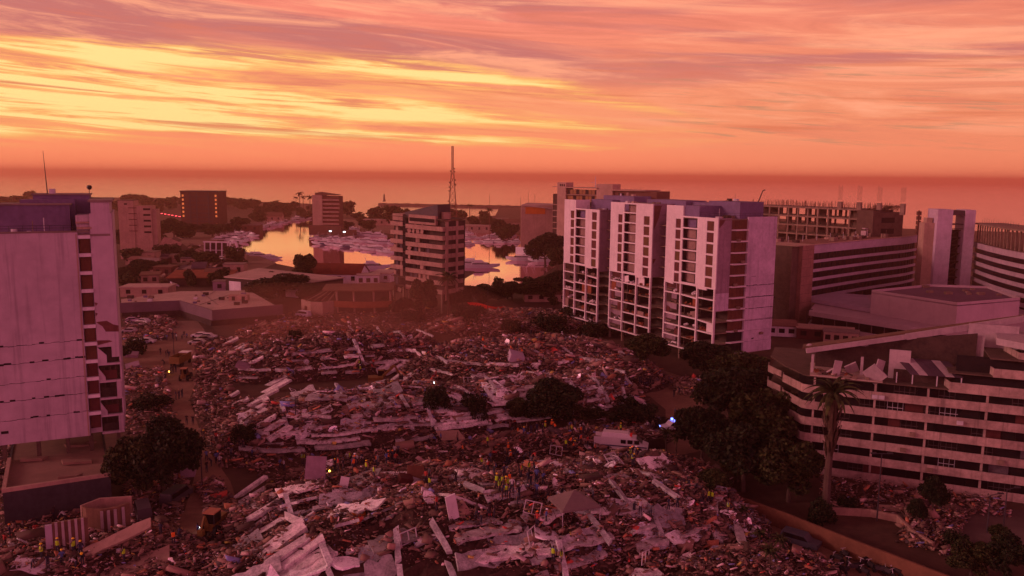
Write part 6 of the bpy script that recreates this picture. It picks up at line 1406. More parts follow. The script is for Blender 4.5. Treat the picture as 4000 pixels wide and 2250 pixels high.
for x, y, v, h in ((1180, 1812, 'yellow', None), (1188, 1812, 'yellow', None), (1205, 1810, None, None), (1368, 1822, 'yellow', None), (1432, 1865, 'yellow', 'yellow'), (1462, 1888, 'yellow', None), (1382, 1858, 'orange', None), (1518, 1825, 'orange', 'orange'), (1940, 1925, 'yellow', 'yellow'), (1962, 1930, 'yellow', None), (1985, 1935, 'yellow', None), (1950, 1945, 'yellow', None), (1808, 1790, 'red', None), (2130, 1700, 'yellow', 'orange'), (2066, 1870, 'yellow', None), (2035, 1880, 'yellow', None), (1905, 1760, 'yellow', None), (1985, 1790, 'orange', 'orange'), (2160, 2225, 'yellow', None), (2192, 2230, 'yellow', None), (2195, 1960, None, None), (2315, 1980, None, None), (2098, 2080, None, 'orange'), (2133, 2070, None, 'white'), (1705, 2015, None, None), (1780, 1910, None, None), (1862, 2050, None, None), (1910, 2040, None, None), (1930, 2040, None, None), (2287, 2005, 'yellow', None), (2540, 2045, None, None), (2610, 2015, None, None), (2645, 2010, None, None), (2500, 2030, None, None), (2475, 2025, None, None), (2720, 1935, None, None), (2745, 1975, None, None), (2765, 1985, 'yellow', None), (2780, 1985, 'yellow', None), (2740, 1990, None, None), (2690, 1925, None, None), (2842, 2025, 'yellow', None), (1880, 2065, None, 'white'), (2022, 1990, None, None), (1300, 1805, None, None), (1095, 1835, None, None), (1110, 1840, None, None)):
    person(x, y, 'on near rubble', 'people on the near rubble', {'red': 'orange'}.get(v, v), h, 0 if v else None)
for (x, y, m_, l) in ((778, 2090, 'light_white', 'bright white torch light near the loader'), (661, 1470, 'fire', 'small orange fire burning on the upper dirt path'), (1695, 1518, 'light_white', 'tiny white lamp in the middle rubble'), (1262, 1865, 'fire', 'small orange lamp glowing on the ridge at left'), (1288, 1868, 'fire', 'second small orange lamp on the ridge')):
    P = hit(x, y-6); b = MB(); b.tube((0, 0, .6), (0, 0, .6+.28), .12, .12, 8); o = b.build('work_light', m_); o.location = P; tag(o, l, 'light')
# ================================================================ rubble
def terr_n(x, y, e=1.2):
    hx = (H(x+e, y)-H(x-e, y))/(2*e); hy = (H(x, y+e)-H(x, y-e))/(2*e); return Vector((-hx, -hy, 1)).normalized()
def orient(n, ang, dx=0, dy=0):
    "frame with z along n, x roughly at plan angle ang, then tilted a little more"
    x = Vector((math.cos(ang), math.sin(ang), 0)); x = (x-n*x.dot(n)).normalized(); y = n.cross(x); M = Matrix((x, y, n)).transposed().to_4x4(); return M @ Euler((dx, dy, 0)).to_matrix().to_4x4()
QR = random.Random(5)
def ragged_slab(L, W, T, jag=.12, seg=None, ribs=0):
    seg = seg or max(3, int(L/1.3)); top = []; m = MB(); R = QR
    for i in range(seg+1):
        x = -L/2+L*i/seg; sag = -.05*L*.3*((2*i/seg-1)**2)*R.uniform(.3, 1.2) if L > 5 else 0
        j0, j1 = R.uniform(-jag, jag)*W, R.uniform(-jag, jag)*W; ex = R.uniform(-.35, .35) if i in (0, seg) else 0
        top.append(((x+ex, -W/2+j0, sag), (x+ex*-1, W/2+j1, sag)))
    vs = []; fs = []
    for a, b in top: vs += [(a[0], a[1], a[2]), (b[0], b[1], b[2]), (b[0], b[1], b[2]-T), (a[0], a[1], a[2]-T)]
    for i in range(seg):
        a = i*4; b = a+4; fs += [(a, b, b+1, a+1), (a+1, b+1, b+2, a+2), (a+2, b+2, b+3, a+3), (a+3, b+3, b, a)]
    fs += [(0, 1, 2, 3), (seg*4+3, seg*4+2, seg*4+1, seg*4)]; m.add(vs, fs)
    for k in range(ribs): y = -W/2+W*(k+.5)/ribs; m.box(-L*.47, L*.47, y-.12, y+.12, -T-.35, -T+.02)
    return m
TONE = lambda g: 'dark' if g < .55 else 'grey' if g < .85 else 'pale'
def place(m, name, P, M, g, label, group, cat='slab', tint=(0, 0, 0), matn='slab'):
    o = m.build(name, matn); o.matrix_world = Matrix.Translation(P) @ M; o.color = (g*(1+tint[0]), g*(1+tint[1]), g*(1+tint[2]), 1); return tag(o, label, cat, group)
def area_name(x, y):
    px, py = proj((x, y, H(x, y))); 
    v = 'near' if py > 1850 else 'middle' if py > 1480 else 'far'
    hname = 'left' if px < 1250 else 'right' if px > 2100 else 'central'
    return '%s %s rubble' % (v, hname)
# long floor strips, lying in tiers along the collapsed storeys
ns = 0
for mi in (0, 1, 2, 3, 4, 6, 7, 8, 12, 9):
    cx, cy, ru, rv, hh, p = MOUNDS[mi]; v = -rv*.85
    while v < rv*.95:
        u = -ru*.92+QR.uniform(0, 3)
        while u < ru*.9:
            L = QR.uniform(2.2, 7.); r = (abs(u/ru)**2.6+abs(v/rv)**2.2)
            if r < .95 and QR.random() < (.40 if mi in (0, 1, 2) else .6) and ns < 270:
                x = cx+Ux[0]*(u+L/2)+Vx[0]*(v+QR.uniform(-.5, .5)); y = cy+Ux[1]*(u+L/2)+Vx[1]*(v+QR.uniform(-.5, .5)); h = H(x, y)
                if h > .7:
                    big = QR.random() < .62; L = L if big else L*.7; W = QR.uniform(1.5, 3.3) if big else QR.uniform(.35, .8); T = QR.uniform(.2, .35) if big else QR.uniform(.3, .5); g = QR.choice((.32, .45, .55, .7, .85, 1.1))*QR.uniform(.9, 1.1)
                    n = terr_n(x, y, 1.6); M = orient(n, UA+QR.gauss(0, .16), QR.gauss(.05, .22), QR.gauss(0, .07))
                    pos = Vector((x, y, h+QR.uniform(.12, .6)))
                    place(ragged_slab(L, W, T, .17, max(3, int(L/.8))), 'concrete_slab', pos, M, g, '%s %s concrete slab lying on the %s' % (TONE(g), 'broad' if big else 'narrow', area_name(x, y)), 'collapsed floor slabs', tint=(QR.uniform(-.03, .06), 0, QR.uniform(-.06, .04))); ns += 1
            u += L*QR.uniform(.7, 1.1)
        v += QR.uniform(1.9, 2.9)
# storeys squashed onto one another: ribbons of floor following the flank of each heap, dark gaps between them
nt_ = 0
def tier_ribbons():
    global nt_
    for mi, lv in ((0, (.9, 2.0, 3.2, 4.4, 5.6)), (1, (1.2, 2.4, 3.6)), (2, (1.2, 2.4, 3.6)), (3, (.8, 1.7, 2.6, 3.5, 4.4, 5.2)), (4, (1.2, 2.4, 3.8)), (6, (1.2, 2.5, 3.8, 5.)), (7, (1.2, 2.6, 4.))):
        cx, cy, ru, rv, hh, p = MOUNDS[mi]
        for z in lv:
            u = -ru*.9+QR.uniform(0, 4)
            while u < ru*.85:
                L = QR.uniform(5, 13); pts = []
                for k in range(int(L/1.1)+1):
                    uu = u+k*1.1; best = None; v = rv*1.05
                    while v > -rv*.2:
                        x = cx+Ux[0]*uu+Vx[0]*v; y = cy+Ux[1]*uu+Vx[1]*v
                        if H(x, y) >= z: best = (x, y); break
                        v -= .3
                    if best is None: break
                    pts.append(best)
                if len(pts) >= 4 and QR.random() < .93:
                    n = len(pts); sm = [(sum(q[0] for q in pts[max(0, i-2):i+3])/len(pts[max(0, i-2):i+3]), sum(q[1] for q in pts[max(0, i-2):i+3])/len(pts[max(0, i-2):i+3])) for i in range(n)]
                    W = QR.uniform(1.1, 2.3); T = QR.uniform(.3, .5); ov = QR.uniform(.5, 1.3); tilt = QR.uniform(-.05, .18); m = MB(); vs = []; fs = []; c0 = sm[n//2]; dz = QR.uniform(.35, .8); sl = QR.gauss(0, .02)
                    for i, (x, y) in enumerate(sm):
                        o = ov+QR.uniform(-.18, .18); zz = z+dz+sl*(i-n/2)+.06*math.sin(i*.9); x0, y0 = x+Vx[0]*o-c0[0], y+Vx[1]*o-c0[1]; w = W+QR.uniform(-.3, .3); x1, y1 = x0-Vx[0]*w, y0-Vx[1]*w
                        vs += [(x0, y0, zz-tilt*w), (x1, y1, zz), (x1, y1, zz-T), (x0, y0, zz-tilt*w-T)]
                    for i in range(n-1): a = i*4; b = a+4; fs += [(a, b, b+1, a+1), (a+1, b+1, b+2, a+2), (a+2, b+2, b+3, a+3), (a+3, b+3, b, a)]
                    fs += [(0, 1, 2, 3), (n*4-1, n*4-2, n*4-3, n*4-4)]; m.add(vs, fs); g = QR.choice((.5, .6, .75, .95))
                    o = m.build('pancaked_floor', 'slab'); o.location = (c0[0], c0[1], 0); o.color = (g*1.04, g, g*.95, 1)
                    tag(o, '%s long floor strip squashed into the layers of the %s' % (TONE(g), area_name(*c0)), 'slab', 'pancaked floor strips'); nt_ += 1
                u += L*QR.uniform(.75, 1.15)
tier_ribbons(); print('tiers', nt_)
# beams running down the slopes across the tiers
nb = 0
for (px, py, L, seg) in ((1290, 2240, 12, 2), (1560, 2230, 13, 2), (1750, 2215, 13, 2), (2330, 2080, 8, 1), (2510, 1870, 5, 1), (2600, 1935, 6, 1), (2420, 1950, 5.5, 1), (1130, 2010, 6, 1), (1330, 1990, 5, 1), (2200, 2230, 6, 1), (1850, 1930, 5, 1), (1110, 1640, 9, 2), (1590, 1620, 9, 2), (1800, 1530, 8, 2), (1915, 1510, 7, 1), (1330, 1540, 7, 1),
        (1375, 1300, 16, 3), (1400, 1380, 9, 2), (1480, 1300, 11, 2), (1565, 1310, 12, 2), (1660, 1310, 13, 3), (955, 1360, 12, 3), (2350, 1530, 8, 2), (2440, 1480, 8, 2), (2440, 1560, 6, 1), (2110, 1400, 7, 1), (2210, 1380, 7, 1), (2250, 1540, 6, 1), (1915, 1560, 6, 1), (2150, 1560, 6, 1), (1730, 1420, 6, 1), (2560, 2060, 6, 1), (1680, 1640, 6, 1)):
    c = hit(px, py); va = math.atan2(Vx[1], Vx[0])+QR.gauss(0, .12); l = L/seg*.85; g = QR.uniform(.42, .75)
    for k in range(seg):
        x = c.x+math.cos(va)*l*(k-(seg-1)/2); y = c.y+math.sin(va)*l*(k-(seg-1)/2); n = terr_n(x, y, 2.)
        place(ragged_slab(l*.97, .6, .42, .07), 'concrete_beam', Vector((x, y, H(x, y)+.95)), orient(n, va, QR.gauss(0, .08), QR.gauss(0, .05)), g, '%s cross beam sloping over the %s' % (TONE(g), area_name(x, y)), 'cross beams over the rubble', 'beam'); nb += 1
# fallen-domino stacks of stair-like slabs on the left flanks
for (x0, y0, x1, y1, n, L, W, where) in ((960, 1925, 1110, 2130, 8, 6.0, .85, 'near-left flank'), (900, 1555, 1080, 1700, 8, 5.0, .85, 'middle-left flank'), (870, 1335, 990, 1420, 7, 5, .8, 'far-left flank'), (1080, 1500, 1000, 1590, 4, 8, 1.2, 'inner middle-left flank'), (1240, 2230, 1150, 2170, 4, 6, .9, 'bottom edge left of centre'), (1500, 1440, 1560, 1500, 4, 8, 1., 'centre of the middle mound')):
    for i in range(n):
        f = i/max(1, n-1); c = hit(x0+(x1-x0)*f, y0+(y1-y0)*f); a = math.radians(38)+QR.gauss(0, .12)
        g = QR.uniform(.55, .9)
        place(ragged_slab(L*QR.uniform(.6, 1.15), W*QR.uniform(.7, 1.5), .5, .06), 'leaning_slab', c+Vector((QR.uniform(-.8, .8), QR.uniform(-.5, .5), QR.uniform(.45, .9))), orient(Vector((-.25, -.15, 1)).normalized(), a, .22, -.10+QR.gauss(0, .03)), g, '%s slab in the fallen-domino stack on the %s' % (TONE(g), where), 'domino stacks of slabs', tint=(.05, 0, -.05))
# tilted wall panels and plates
for i in range(230):
    mi = QR.choice((0, 0, 1, 1, 2, 3, 4, 5, 6, 7, 8, 9, 11, 12)); cx, cy, ru, rv, hh, p = MOUNDS[mi]; u = QR.uniform(-.9, .9)*ru; v = QR.uniform(-.9, .9)*rv; x = cx+Ux[0]*u+Vx[0]*v; y = cy+Ux[1]*u+Vx[1]*v; h = H(x, y)
    if h < .3 or y < 84: continue
    w = QR.uniform(.6, 1.9); l = w*QR.uniform(.8, 1.8); g = QR.choice((.4, .6, .8, 1.1, 1.5, 2.3))*QR.uniform(.85, 1.1); n = (terr_n(x, y)+Vector((QR.gauss(0, .45), QR.gauss(-.1, .45), 0))).normalized()
    k = QR.randint(4, 6); m = MB(); m.prism([(math.cos(6.283*q/k)*l/2*QR.uniform(.75, 1.15), math.sin(6.283*q/k)*w/2*QR.uniform(.75, 1.15)) for q in range(k)], -.08, .08)
    place(m, 'wall_panel', Vector((x, y, h+.45)), orient(n, QR.uniform(0, 6.28)), g, '%s broken wall panel tilted on the %s' % (TONE(g*.75), area_name(x, y)), 'broken wall panels', 'panel', tint=(QR.uniform(-.05, .1), 0, QR.uniform(-.1, .15)))
# particular pieces
def box_at(px, py, s, e, name, label, cat, m, dz=.3, color=None):
    P = hit(px, py); b = MB(); b.box(-s[0]/2, s[0]/2, -s[1]/2, s[1]/2, 0, s[2]); o = b.build(name, m); o.location = P+Vector((0, 0, dz)); o.rotation_euler = e
    if color: o.color = (*color, 1)
    return tag(o, label, cat)
P = hit(2240, 2035); t = thing('canopy_tent', 'grey pyramid canopy tent standing in the near rubble', 'tent', P+Vector((0, 0, .1)), .35)
m = MB(); m.add([(-2.4, -2.2, 2.2), (2.4, -2.2, 2.2), (2.4, 2.2, 2.2), (-2.4, 2.2, 2.2), (0, 0, 3.6)], [(0, 1, 4), (1, 2, 4), (2, 3, 4), (3, 0, 4)])
for a, b in ((0, 1), (1, 2), (2, 3), (3, 0)): q = [(-2.4, -2.2), (2.4, -2.2), (2.4, 2.2), (-2.4, 2.2)]; m.add([(*q[a], 1.95), (*q[b], 1.95), (*q[b], 2.2), (*q[a], 2.2)], [(0, 1, 2, 3)])
m.build('roof', 'tent_cloth', t)
for x in (-2.35, 2.35):
    for y in (-2.15, 2.15): m = MB(); m.tube((x, y, -.5), (x, y, 2.1), .05); m.build('leg', 'metal_light', t)
P = hit(1765, 1745); t = thing('awning', 'small pale flat awning on poles among the crowd', 'awning', P, .3); m = MB(); m.add([(-2, -1.2, 1.7), (2, -1.5, 1.5), (1.4, 1.3, 2.3), (-2.4, 1.4, 2.4), (-2, -1.2, 1.62), (2, -1.5, 1.42), (1.4, 1.3, 2.22), (-2.4, 1.4, 2.32)], [(0, 1, 2, 3), (7, 6, 5, 4), (0, 4, 5, 1), (1, 5, 6, 2), (2, 6, 7, 3), (3, 7, 4, 0)]); m.build('cloth', 'cream_wall', t)
for x, y, z in ((-1.9, -1.1, 1.6), (1.8, -1.3, 1.45), (1.3, 1.2, 2.2)): m = MB(); m.tube((x, y, 0), (x, y, z), .04); m.build('pole', 'metal_dark', t)
P = hit(1900, 1225); m = MB(); n = 8; vs = []
for i in range(n+1):
    f = i/n; vs += [(-6+12*f, 0, 2.4-1.4*f+.3*math.sin(f*7)), (-5.4+11*f, .8, .9-.5*f+.4*math.sin(f*6+1))]
m.add(vs+[(x, y+.06, z-.05) for x, y, z in vs], [(2*i, 2*i+2, 2*i+3, 2*i+1) for i in range(n)]+[(2*i+1+2*n+2, 2*i+3+2*n+2, 2*i+2+2*n+2, 2*i+2*n+2) for i in range(n)]); o = m.build('red_tarpaulin', 'tarp_red'); o.location = P+Vector((0, 0, 1.)); tag(o, 'bright red tarpaulin stretched over the far rubble', 'tarpaulin')
box_at(1230, 1885, (2.6, .25, 3.0), (-.15, .1, .2), 'upright_panel', 'grey square panel standing upright on the ridge at left', 'panel', 'mauve_side')
box_at(1340, 1925, (1.1, .2, 1.9), (.2, .2, .1), 'upright_panel', 'small pale rounded slab standing below the ridge', 'panel', 'white_wall')
box_at(1775, 2040, (1.2, .2, 3.4), (.25, -.25, .4), 'upright_panel', 'tall narrow pale slab standing in the near rubble', 'panel', 'white_wall')
box_at(1620, 1900, (2.2, .3, 2.2), (-.3, .1, .2), 'window_shutter', 'ribbed tan shutter frame leaning on the ridge', 'shutter', 'wall_tan')
box_at(1575, 1905, (1.8, 1.4, 1.3), (.2, .3, .4), 'red_armchair', 'dark red rounded armchair lying in the rubble', 'armchair', 'shutter_red')
box_at(1400, 2025, (1.6, .8, .3), (.2, .1, .2), 'orange_board', 'orange-yellow board among blue scraps in the near rubble', 'board', 'orange_paint')
box_at(2010, 1420, (3.2, 3., 1.8), (.2, .3, .2), 'blue_tent', 'pale blue tent-like sheet on the far mound', 'tent', 'hotel_band')
for (x, y, l) in ((2400, 1820, 'white window frame left of the pair by the boundary wall'), (2425, 1825, 'white window frame right of the pair by the boundary wall'), (2170, 1790, 'white bed frame standing behind the central crowd'), (2075, 2025, 'white window frame left of the canopy tent'), (2205, 1985, 'white frame lying above the canopy tent'), (2085, 2135, 'tilted white frame at the near right centre'), (1600, 2140, 'dark door frame standing in a hole of the near rubble'), (1160, 1540, 'pale metal bed frame on the middle-left rubble'), (1830, 1510, 'white crate-like frame on the middle rubble'), (2520, 2225, 'small white frame at the bottom right of centre')):
    P = hit(x, y); t = tag((lambda m: m.build('window_frame', 'metal_light'))((lambda m: (m.box(-1, 1, 0, .09, 0, .09), m.box(-1, 1, 0, .09, 1.4, 1.49), m.box(-1, -.91, 0, .09, .09, 1.4), m.box(.91, 1, 0, .09, .09, 1.4), m.box(-.04, .04, 0, .07, .09, 1.4), m)[-1])(MB())), l, 'frame'); t.location = P+Vector((0, 0, .5)); t.rotation_euler = (QR.uniform(-1.2, .2), QR.uniform(-.3, .3), QR.uniform(0, 3))
# lower left : standing fluted wall pieces and the big leaning slab
P = hit(215, 2155); t = thing('fluted_wall_piece', 'standing fluted wall fragment with blue-grey end in the lower left', 'wall', P, .5); t.scale = (.68, .7, .75)
m = MB(); m.box(-.2, 5, 0, .5, 0, 4.4); m.build('wall', 'wall_tan2', t)
for i in range(5): m = MB(); m.box(.2+i*.95, .6+i*.95, -.35, 0, 0, 4.5); m.build('rib', 'band_white', t)
m = MB(); m.box(-1.2, -.2, -.1, .5, .6, 4.2); m.build('end_panel', 'hotel_band', t)
P = hit(400, 2090); t = thing('curved_tank_wall', 'curved fluted wall fragment beside the fluted piece in the lower left', 'wall', P, .35); t.scale = (.9, .9, .8)
m = MB(); m.wall([(-2.4, 1.5), (-1.8, .4), (0, -.5), (2, -.3), (3.4, .8)], 1.0, 4.2, .35); m.wall([(-.2, -.55), (2, -.35), (3.4, .75)], -.5, 1.0, .35); m.build('wall', 'wall_tan2', t)
for x, y in ((0, -.62), (.8, -.62), (1.6, -.5), (2.5, .0)): m = MB(); m.box(x, x+.35, y-.2, y, -.5, 4.); m.build('rib', 'band_white', t)
m = MB(); m.wall([(-2.5, 1.7), (-.5, 3.6), (3.4, 3.)], 1.5, 4.2, .3); m.build('rear_wall', 'mid_band', t)
P = hit(420, 2170); o = ragged_slab(9.5, 1.4, .3, .08).build('leaning_slab', 'cream_wall'); o.matrix_world = Matrix.Translation(P+Vector((0, 0, 1.4))) @ Euler((.5, -.32, .5)).to_matrix().to_4x4(); tag(o, 'long pale slab slanting up to the curved wall in the lower left', 'slab')
P = hit(530, 2225); o = ragged_slab(7, 3., .3, .12).build('fallen_slab', 'cream_wall'); o.matrix_world = Matrix.Translation(P+Vector((0, 0, .8))) @ Euler((.15, -.1, .45)).to_matrix().to_4x4(); tag(o, 'wide tan slab lying in front of the lower left workers', 'slab')
P = hit(130, 2225); o = ragged_slab(4, 2.2, .3, .12).build('fallen_slab', 'white_wall'); o.matrix_world = Matrix.Translation(P+Vector((0, 0, .5))) @ Euler((.2, .1, .1)).to_matrix().to_4x4(); tag(o, 'pale slab under the helmeted workers at lower left', 'slab')
for x, y, w, l in ((300, 1810, 3.6, 'flat slab dropped on the podium terrace'), (272, 1868, 2.4, 'small pale block on the podium terrace'), (130, 1800, 3., 'thin broken slab at the back of the podium terrace'), (300, 1745, 3., 'fallen slab under the left tower'), (355, 1735, 1.2, 'pale chunk under the left tower')):
    p = G(x, y, 4.5); o = ragged_slab(w, w*.4, .35, .05).build('fallen_slab', 'pavement'); o.matrix_world = Matrix.Translation(p+Vector((0, 0, .45))) @ Euler((0, .05, .35)).to_matrix().to_4x4(); tag(o, l, 'slab')
# tent sheets and scraps by the path at left
for x, y, e, l in ((515, 1395, (.2, .1, .3), 'pink-grey tarpaulin beside the left tower'), (520, 1440, (.3, -.2, .5), 'torn pale tarpaulin below the first at left'), (725, 1855, (.9, .1, .2), 'pale sheet standing beside the dirt path'), (950, 1440, (.2, .3, .1), 'mauve tent at the left of the far rubble')):
    box_at(x, y, (3, 2.2, .8), e, 'tarpaulin', l, 'tarpaulin', 'mauve_side')
# debris : countless chips, one object
def debris():
    N = 185000; R = np.random.default_rng(3); A = _ma[:15]; w = A[:, 2]*A[:, 3]; w = w/w.sum(); k = R.choice(len(A), N, p=w)
    u = R.uniform(-1.04, 1.04, N)*A[k, 2]; v = R.uniform(-1.06, 1.06, N)*A[k, 3]; x = A[k, 0]+Ux[0]*u+Vx[0]*v; y = A[k, 1]+Ux[1]*u+Vx[1]*v
    # loose scatter outside the heaps
    M2 = 52000; quads = [((480, 1900), (740, 1880), (700, 2060), (480, 2080)), ((760, 1900), (860, 1880), (1000, 2100), (900, 2180)), ((2500, 1800), (2640, 1900), (2700, 2000), (2560, 2000)), ((480, 1440), (640, 1440), (700, 1700), (480, 1700)), ((760, 1330), (900, 1330), (900, 1560), (760, 1560)), ((740, 1560), (1000, 1560), (1100, 1900), (830, 1780)), ((520, 2000), (900, 2180), (950, 2330), (420, 2250)), ((2250, 1500), (2500, 1640), (2560, 1700), (2200, 1740)), ((2600, 1480), (2800, 1480), (2800, 1580), (2650, 1540)), ((2640, 1950), (2900, 2080), (3000, 2330), (2600, 2300)), ((3200, 1870), (3900, 1950), (3950, 2020), (3200, 2000)), ((3560, 2010), (3800, 2010), (3700, 2180), (3500, 2120)), ((850, 1700), (1700, 1690), (1700, 1830), (850, 1830)), ((1000, 1230), (1700, 1200), (1750, 1300), (1000, 1320)), ((700, 950), (960, 960), (950, 1040), (700, 1040)), ((480, 1180), (700, 1260), (640, 1330), (480, 1330)), ((1700, 1700), (2300, 1690), (2400, 1800), (1700, 1800)), ((0, 1950), (480, 1960), (520, 2100), (0, 2100)), ((-100, 1650), (60, 1650), (60, 1950), (-100, 1950))]
    qx = []; per = M2//len(quads)
    for q in quads:
        P = np.array([[G(*p).x, G(*p).y] for p in q]); a = R.random((per, 1)); b = R.random((per, 1)); qx.append((P[0]*(1-a)+P[1]*a)*(1-b)+(P[3]*(1-a)+P[2]*a)*b)
    qx = np.concatenate(qx); x = np.concatenate([x, qx[:, 0]]); y = np.concatenate([y, qx[:, 1]])
    h = np.maximum(Hn(x, y), 0); keep = (y > 80) & (y < 480); keep[:N] &= h[:N] > .05
    dens = smooth_noise(x, y, .35, 9.)+.4*smooth_noise(x, y, 1.1, 5.); keep &= (R.random(len(x)) < np.clip(.75+.5*dens, .2, 1))
    x, y, h = x[keep], y[keep], h[keep]; n = len(x); far = np.clip(y/120, .8, 2.6)
    s = np.exp(R.normal(-1.58, .66, n))*far**.6; s = np.clip(s, .1, 2.0); sx = s*R.uniform(.8, 2.2, n); sy = s*R.uniform(.3, .9, n); sz = s*R.choice([.1, .18, .35, .6], n, p=[.35, .3, .22, .13])
    box = np.array([(-1, -1, -1), (1, -1, -1), (1, 1, -1), (-1, 1, -1), (-1, -1, 1), (1, -1, 1), (1, 1, 1), (-1, 1, 1)])*.5
    V = box[None]*np.stack([sx, sy, sz], 1)[:, None]*(1+R.uniform(-.28, .28, (n, 8, 3)))
    a = np.where(R.random(n) < .45, UA+R.normal(0, .25, n), R.uniform(0, 6.28, n)); tx = R.normal(0, .35, n); ty = R.normal(0, .35, n)
    ca, sa = np.cos(a), np.sin(a); cx, sx_ = np.cos(tx), np.sin(tx); cy, sy_ = np.cos(ty), np.sin(ty)
    X, Y, Z = V[..., 0], V[..., 1], V[..., 2]; Y, Z = Y*cx[:, None]-Z*sx_[:, None], Y*sx_[:, None]+Z*cx[:, None]; X, Z = X*cy[:, None]+Z*sy_[:, None], -X*sy_[:, None]+Z*cy[:, None]; X, Y = X*ca[:, None]-Y*sa[:, None], X*sa[:, None]+Y*ca[:, None]
    P = np.stack([X+x[:, None], Y+y[:, None], Z+(h+R.random(n)**1.4*.95)[:, None]], -1).reshape(-1, 3)
    fb = np.array([(0, 3, 2, 1), (4, 5, 6, 7), (0, 1, 5, 4), (1, 2, 6, 5), (2, 3, 7, 6), (3, 0, 4, 7)]); F = (fb[None]+(np.arange(n)*8)[:, None, None]).reshape(-1, 4)
    me = bpy.data.meshes.new('rubble'); me.vertices.add(len(P)); me.vertices.foreach_set('co', P.ravel()); me.loops.add(F.size); me.loops.foreach_set('vertex_index', F.ravel()); me.polygons.add(len(F)); me.polygons.foreach_set('loop_start', np.arange(len(F))*4); me.update(calc_edges=True)
    pal = np.array([(.05, .032, .024), (.11, .075, .055), (.18, .125, .092), (.25, .17, .135), (.38, .30, .27), (.62, .55, .56), (.34, .15, .08), (.16, .20, .42), (.5, .08, .06), (.5, .42, .10), (.06, .05, .05)]); pc = R.choice(len(pal), n, p=[.18, .23, .22, .15, .06, .03, .05, .012, .008, .008, .052])
    C = np.concatenate([pal[pc]*np.array([1.4, 1.2, 1.22])*R.uniform(.75, 1.25, (n, 1)), np.ones((n, 1))], 1); ca_ = me.color_attributes.new('tone', 'FLOAT_COLOR', 'POINT'); ca_.data.foreach_set('color', np.repeat(C, 8, axis=0).astype(np.float32).ravel())
    m = bpy.data.materials.new('debris'); m.use_nodes = True; nt = m.node_tree; at = nt.nodes.new('ShaderNodeAttribute'); at.attribute_name = 'tone'; nt.links.new(at.outputs['Color'], nt.nodes['Principled BSDF'].inputs['Base Color']); nt.nodes['Principled BSDF'].inputs['Roughness'].default_value = .85; MATS['debris'] = m
    me.materials.append(m); o = bpy.data.objects.new('rubble', me); COL.objects.link(o); o['kind'] = 'stuff'; o['label'] = 'countless chips of broken concrete, plaster, boards and household scraps'
debris()
# thin bent rods, cables and laths in the rubble
m = MB(); R = random.Random(6)
for i in range(1500):
    cx, cy, ru, rv, hh, p = MOUNDS[R.randrange(len(MOUNDS))]; x = cx+R.uniform(-ru, ru); y = cy+R.uniform(-rv, rv); h = H(x, y)
    if h < .2 or y < 84: continue
    d = Vector((R.gauss(0, 1), R.gauss(0, 1), R.uniform(-.1, .7))).normalized()*R.uniform(.5, 1.8); a = Vector((x, y, h+.2)); m.tube(a, a+d, .035, n=3, cap=False); m.tube(a+d, a+d+Vector((d.x*.5, d.y*.8, -.3)), .03, n=3, cap=False)
o = m.build('bent_rods', 'rust'); o['kind'] = 'stuff'; o['label'] = 'tangle of bent reinforcing rods and laths through the rubble'
def dust():
    P = G(1450, 1350); bm = bmesh.new(); bmesh.ops.create_icosphere(bm, subdivisions=4, radius=1)
    for v in bm.verts: v.co = Vector((v.co.x*42, v.co.y*24, v.co.z*11*(1+.2*math.sin(v.co.x*5))+8))
    me = bpy.data.meshes.new('dust_cloud'); bm.to_mesh(me); bm.free()
    m = bpy.data.materials.new('dust_air'); m.use_nodes = True; nt = m.node_tree; nt.nodes.clear(); v = nt.nodes.new('ShaderNodeVolumePrincipled'); v.inputs['Color'].default_value = (1., .52, .42, 1); v.inputs['Density'].default_value = .007; v.inputs['Anisotropy'].default_value = .6
    o = nt.nodes.new('ShaderNodeOutputMaterial'); nt.links.new(v.outputs[0], o.inputs['Volume']); me.materials.append(m); ob = bpy.data.objects.new('dust_cloud', me); COL.objects.link(ob); ob.location = (P.x, P.y, 0); ob['kind'] = 'stuff'; ob['label'] = 'thin warm dust hanging over the far rubble mound'
dust()
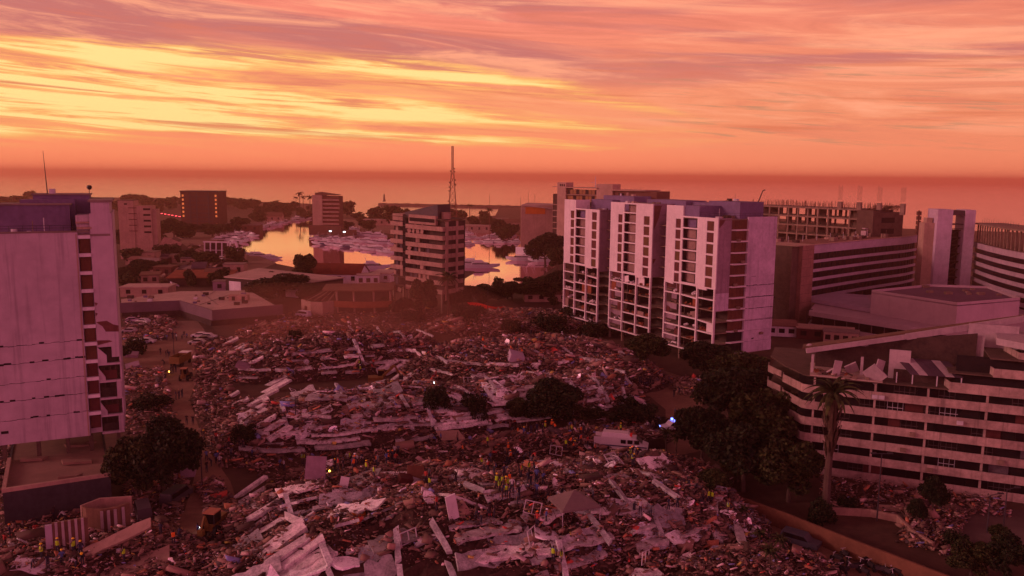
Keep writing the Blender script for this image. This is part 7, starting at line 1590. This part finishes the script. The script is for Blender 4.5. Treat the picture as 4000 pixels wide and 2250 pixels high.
# ================================================================ finishing
def split_islands(o):
    me = o.data; n = len(me.vertices); par = list(range(n))
    def find(a):
        while par[a] != a: par[a] = par[par[a]]; a = par[a]
        return a
    for e in me.edges:
        a, b = find(e.vertices[0]), find(e.vertices[1])
        if a != b: par[a] = b
    groups = {}
    for p in me.polygons: groups.setdefault(find(p.vertices[0]), []).append(p)
    if len(groups) < 2: return
    for g in groups.values():
        idx = {}; vs = []; fs = []
        for p in g:
            f = []
            for v in p.vertices:
                if v not in idx: idx[v] = len(vs); vs.append(tuple(me.vertices[v].co))
                f.append(idx[v])
            fs.append(f)
        nm = bpy.data.meshes.new(me.name); nm.from_pydata(vs, [], fs); nm.update(); nm.materials.append(me.materials[0])
        c = bpy.data.objects.new(o.name.split('.')[0], nm); COL.objects.link(c); c.parent = o.parent; c.color = o.color
    bpy.data.objects.remove(o)
for o in list(bpy.data.objects):
    if o.parent and o.type == 'MESH' and o.name.split('.')[0] in ('column', 'post', 'debris_heap', 'floor_slab', 'room_shell', 'gable_wall', 'house', 'pergola_post', 'partition', 'side_wall', 'inner_wall', 'shed_post', 'wall_stub', 'standing_wall', 'water_tank', 'shaft', 'tower_wall', 'pilaster', 'stair_head', 'lower_block', 'roof_unit', 'broken_terrace', 'recessed_wall', 'roof_slab', 'stair_flight', 'side_block', 'top_beam', 'entablature', 'penthouse', 'penthouse_roof'): split_islands(o)
# every label singles out one thing
bpy.context.view_layer.update()
def ordn(i): return '%d%s' % (i, 'th' if 10 < i % 100 < 14 else {1: 'st', 2: 'nd', 3: 'rd'}.get(i % 10, 'th'))
live = [o for o in bpy.data.objects if o.parent is None and 'label' in o.keys() and 'category' in o.keys()]
by = {}
for o in live: by.setdefault(o['label'], []).append(o)
for l, os_ in by.items():
    if len(os_) > 1:
        os_.sort(key=lambda o: proj(o.matrix_world.translation)[0])
        for i, o in enumerate(os_):
            if 'group' not in o.keys(): o['group'] = os_[0].get('group', 'similar %ss' % o['category'])
            o['label'] = l+(', leftmost' if i == 0 else ', rightmost' if i == len(os_)-1 else ', %s from left' % ordn(i+1))
for o in live:
    for a, b in ((' standing', ''), (' with outriggers', ''), ('person in a yellow vest', 'yellow-vested person'), ('person in a orange vest', 'orange-vested person'), (' motor yacht', ' yacht'), (' concrete', '')):
        if len(o['label'].split()) > 16: o['label'] = o['label'].replace(a, b)
    o['label'] = o['label'].replace('in a orange', 'in an orange')
print('people', npeople, 'slabs', ns, 'beams', nb, 'things', len(live))
# ---------------------------------------------------------------- haze
def haze():
    mb = MB(); mb.box(-16000, 16000, -300, 12500, -4, 74)
    m = bpy.data.materials.new('haze_air'); m.use_nodes = True; nt = m.node_tree; nt.nodes.clear()
    v = nt.nodes.new('ShaderNodeVolumePrincipled'); v.inputs['Color'].default_value = (1.0, .52, .44, 1); v.inputs['Density'].default_value = .00026
    v.inputs['Anisotropy'].default_value = .78
    o = nt.nodes.new('ShaderNodeOutputMaterial'); nt.links.new(v.outputs[0], o.inputs['Volume']); MATS['haze_air'] = m
    ob = mb.build('haze', 'haze_air'); ob['kind'] = 'stuff'; ob['label'] = 'reddish evening haze over the harbour and town'
haze()
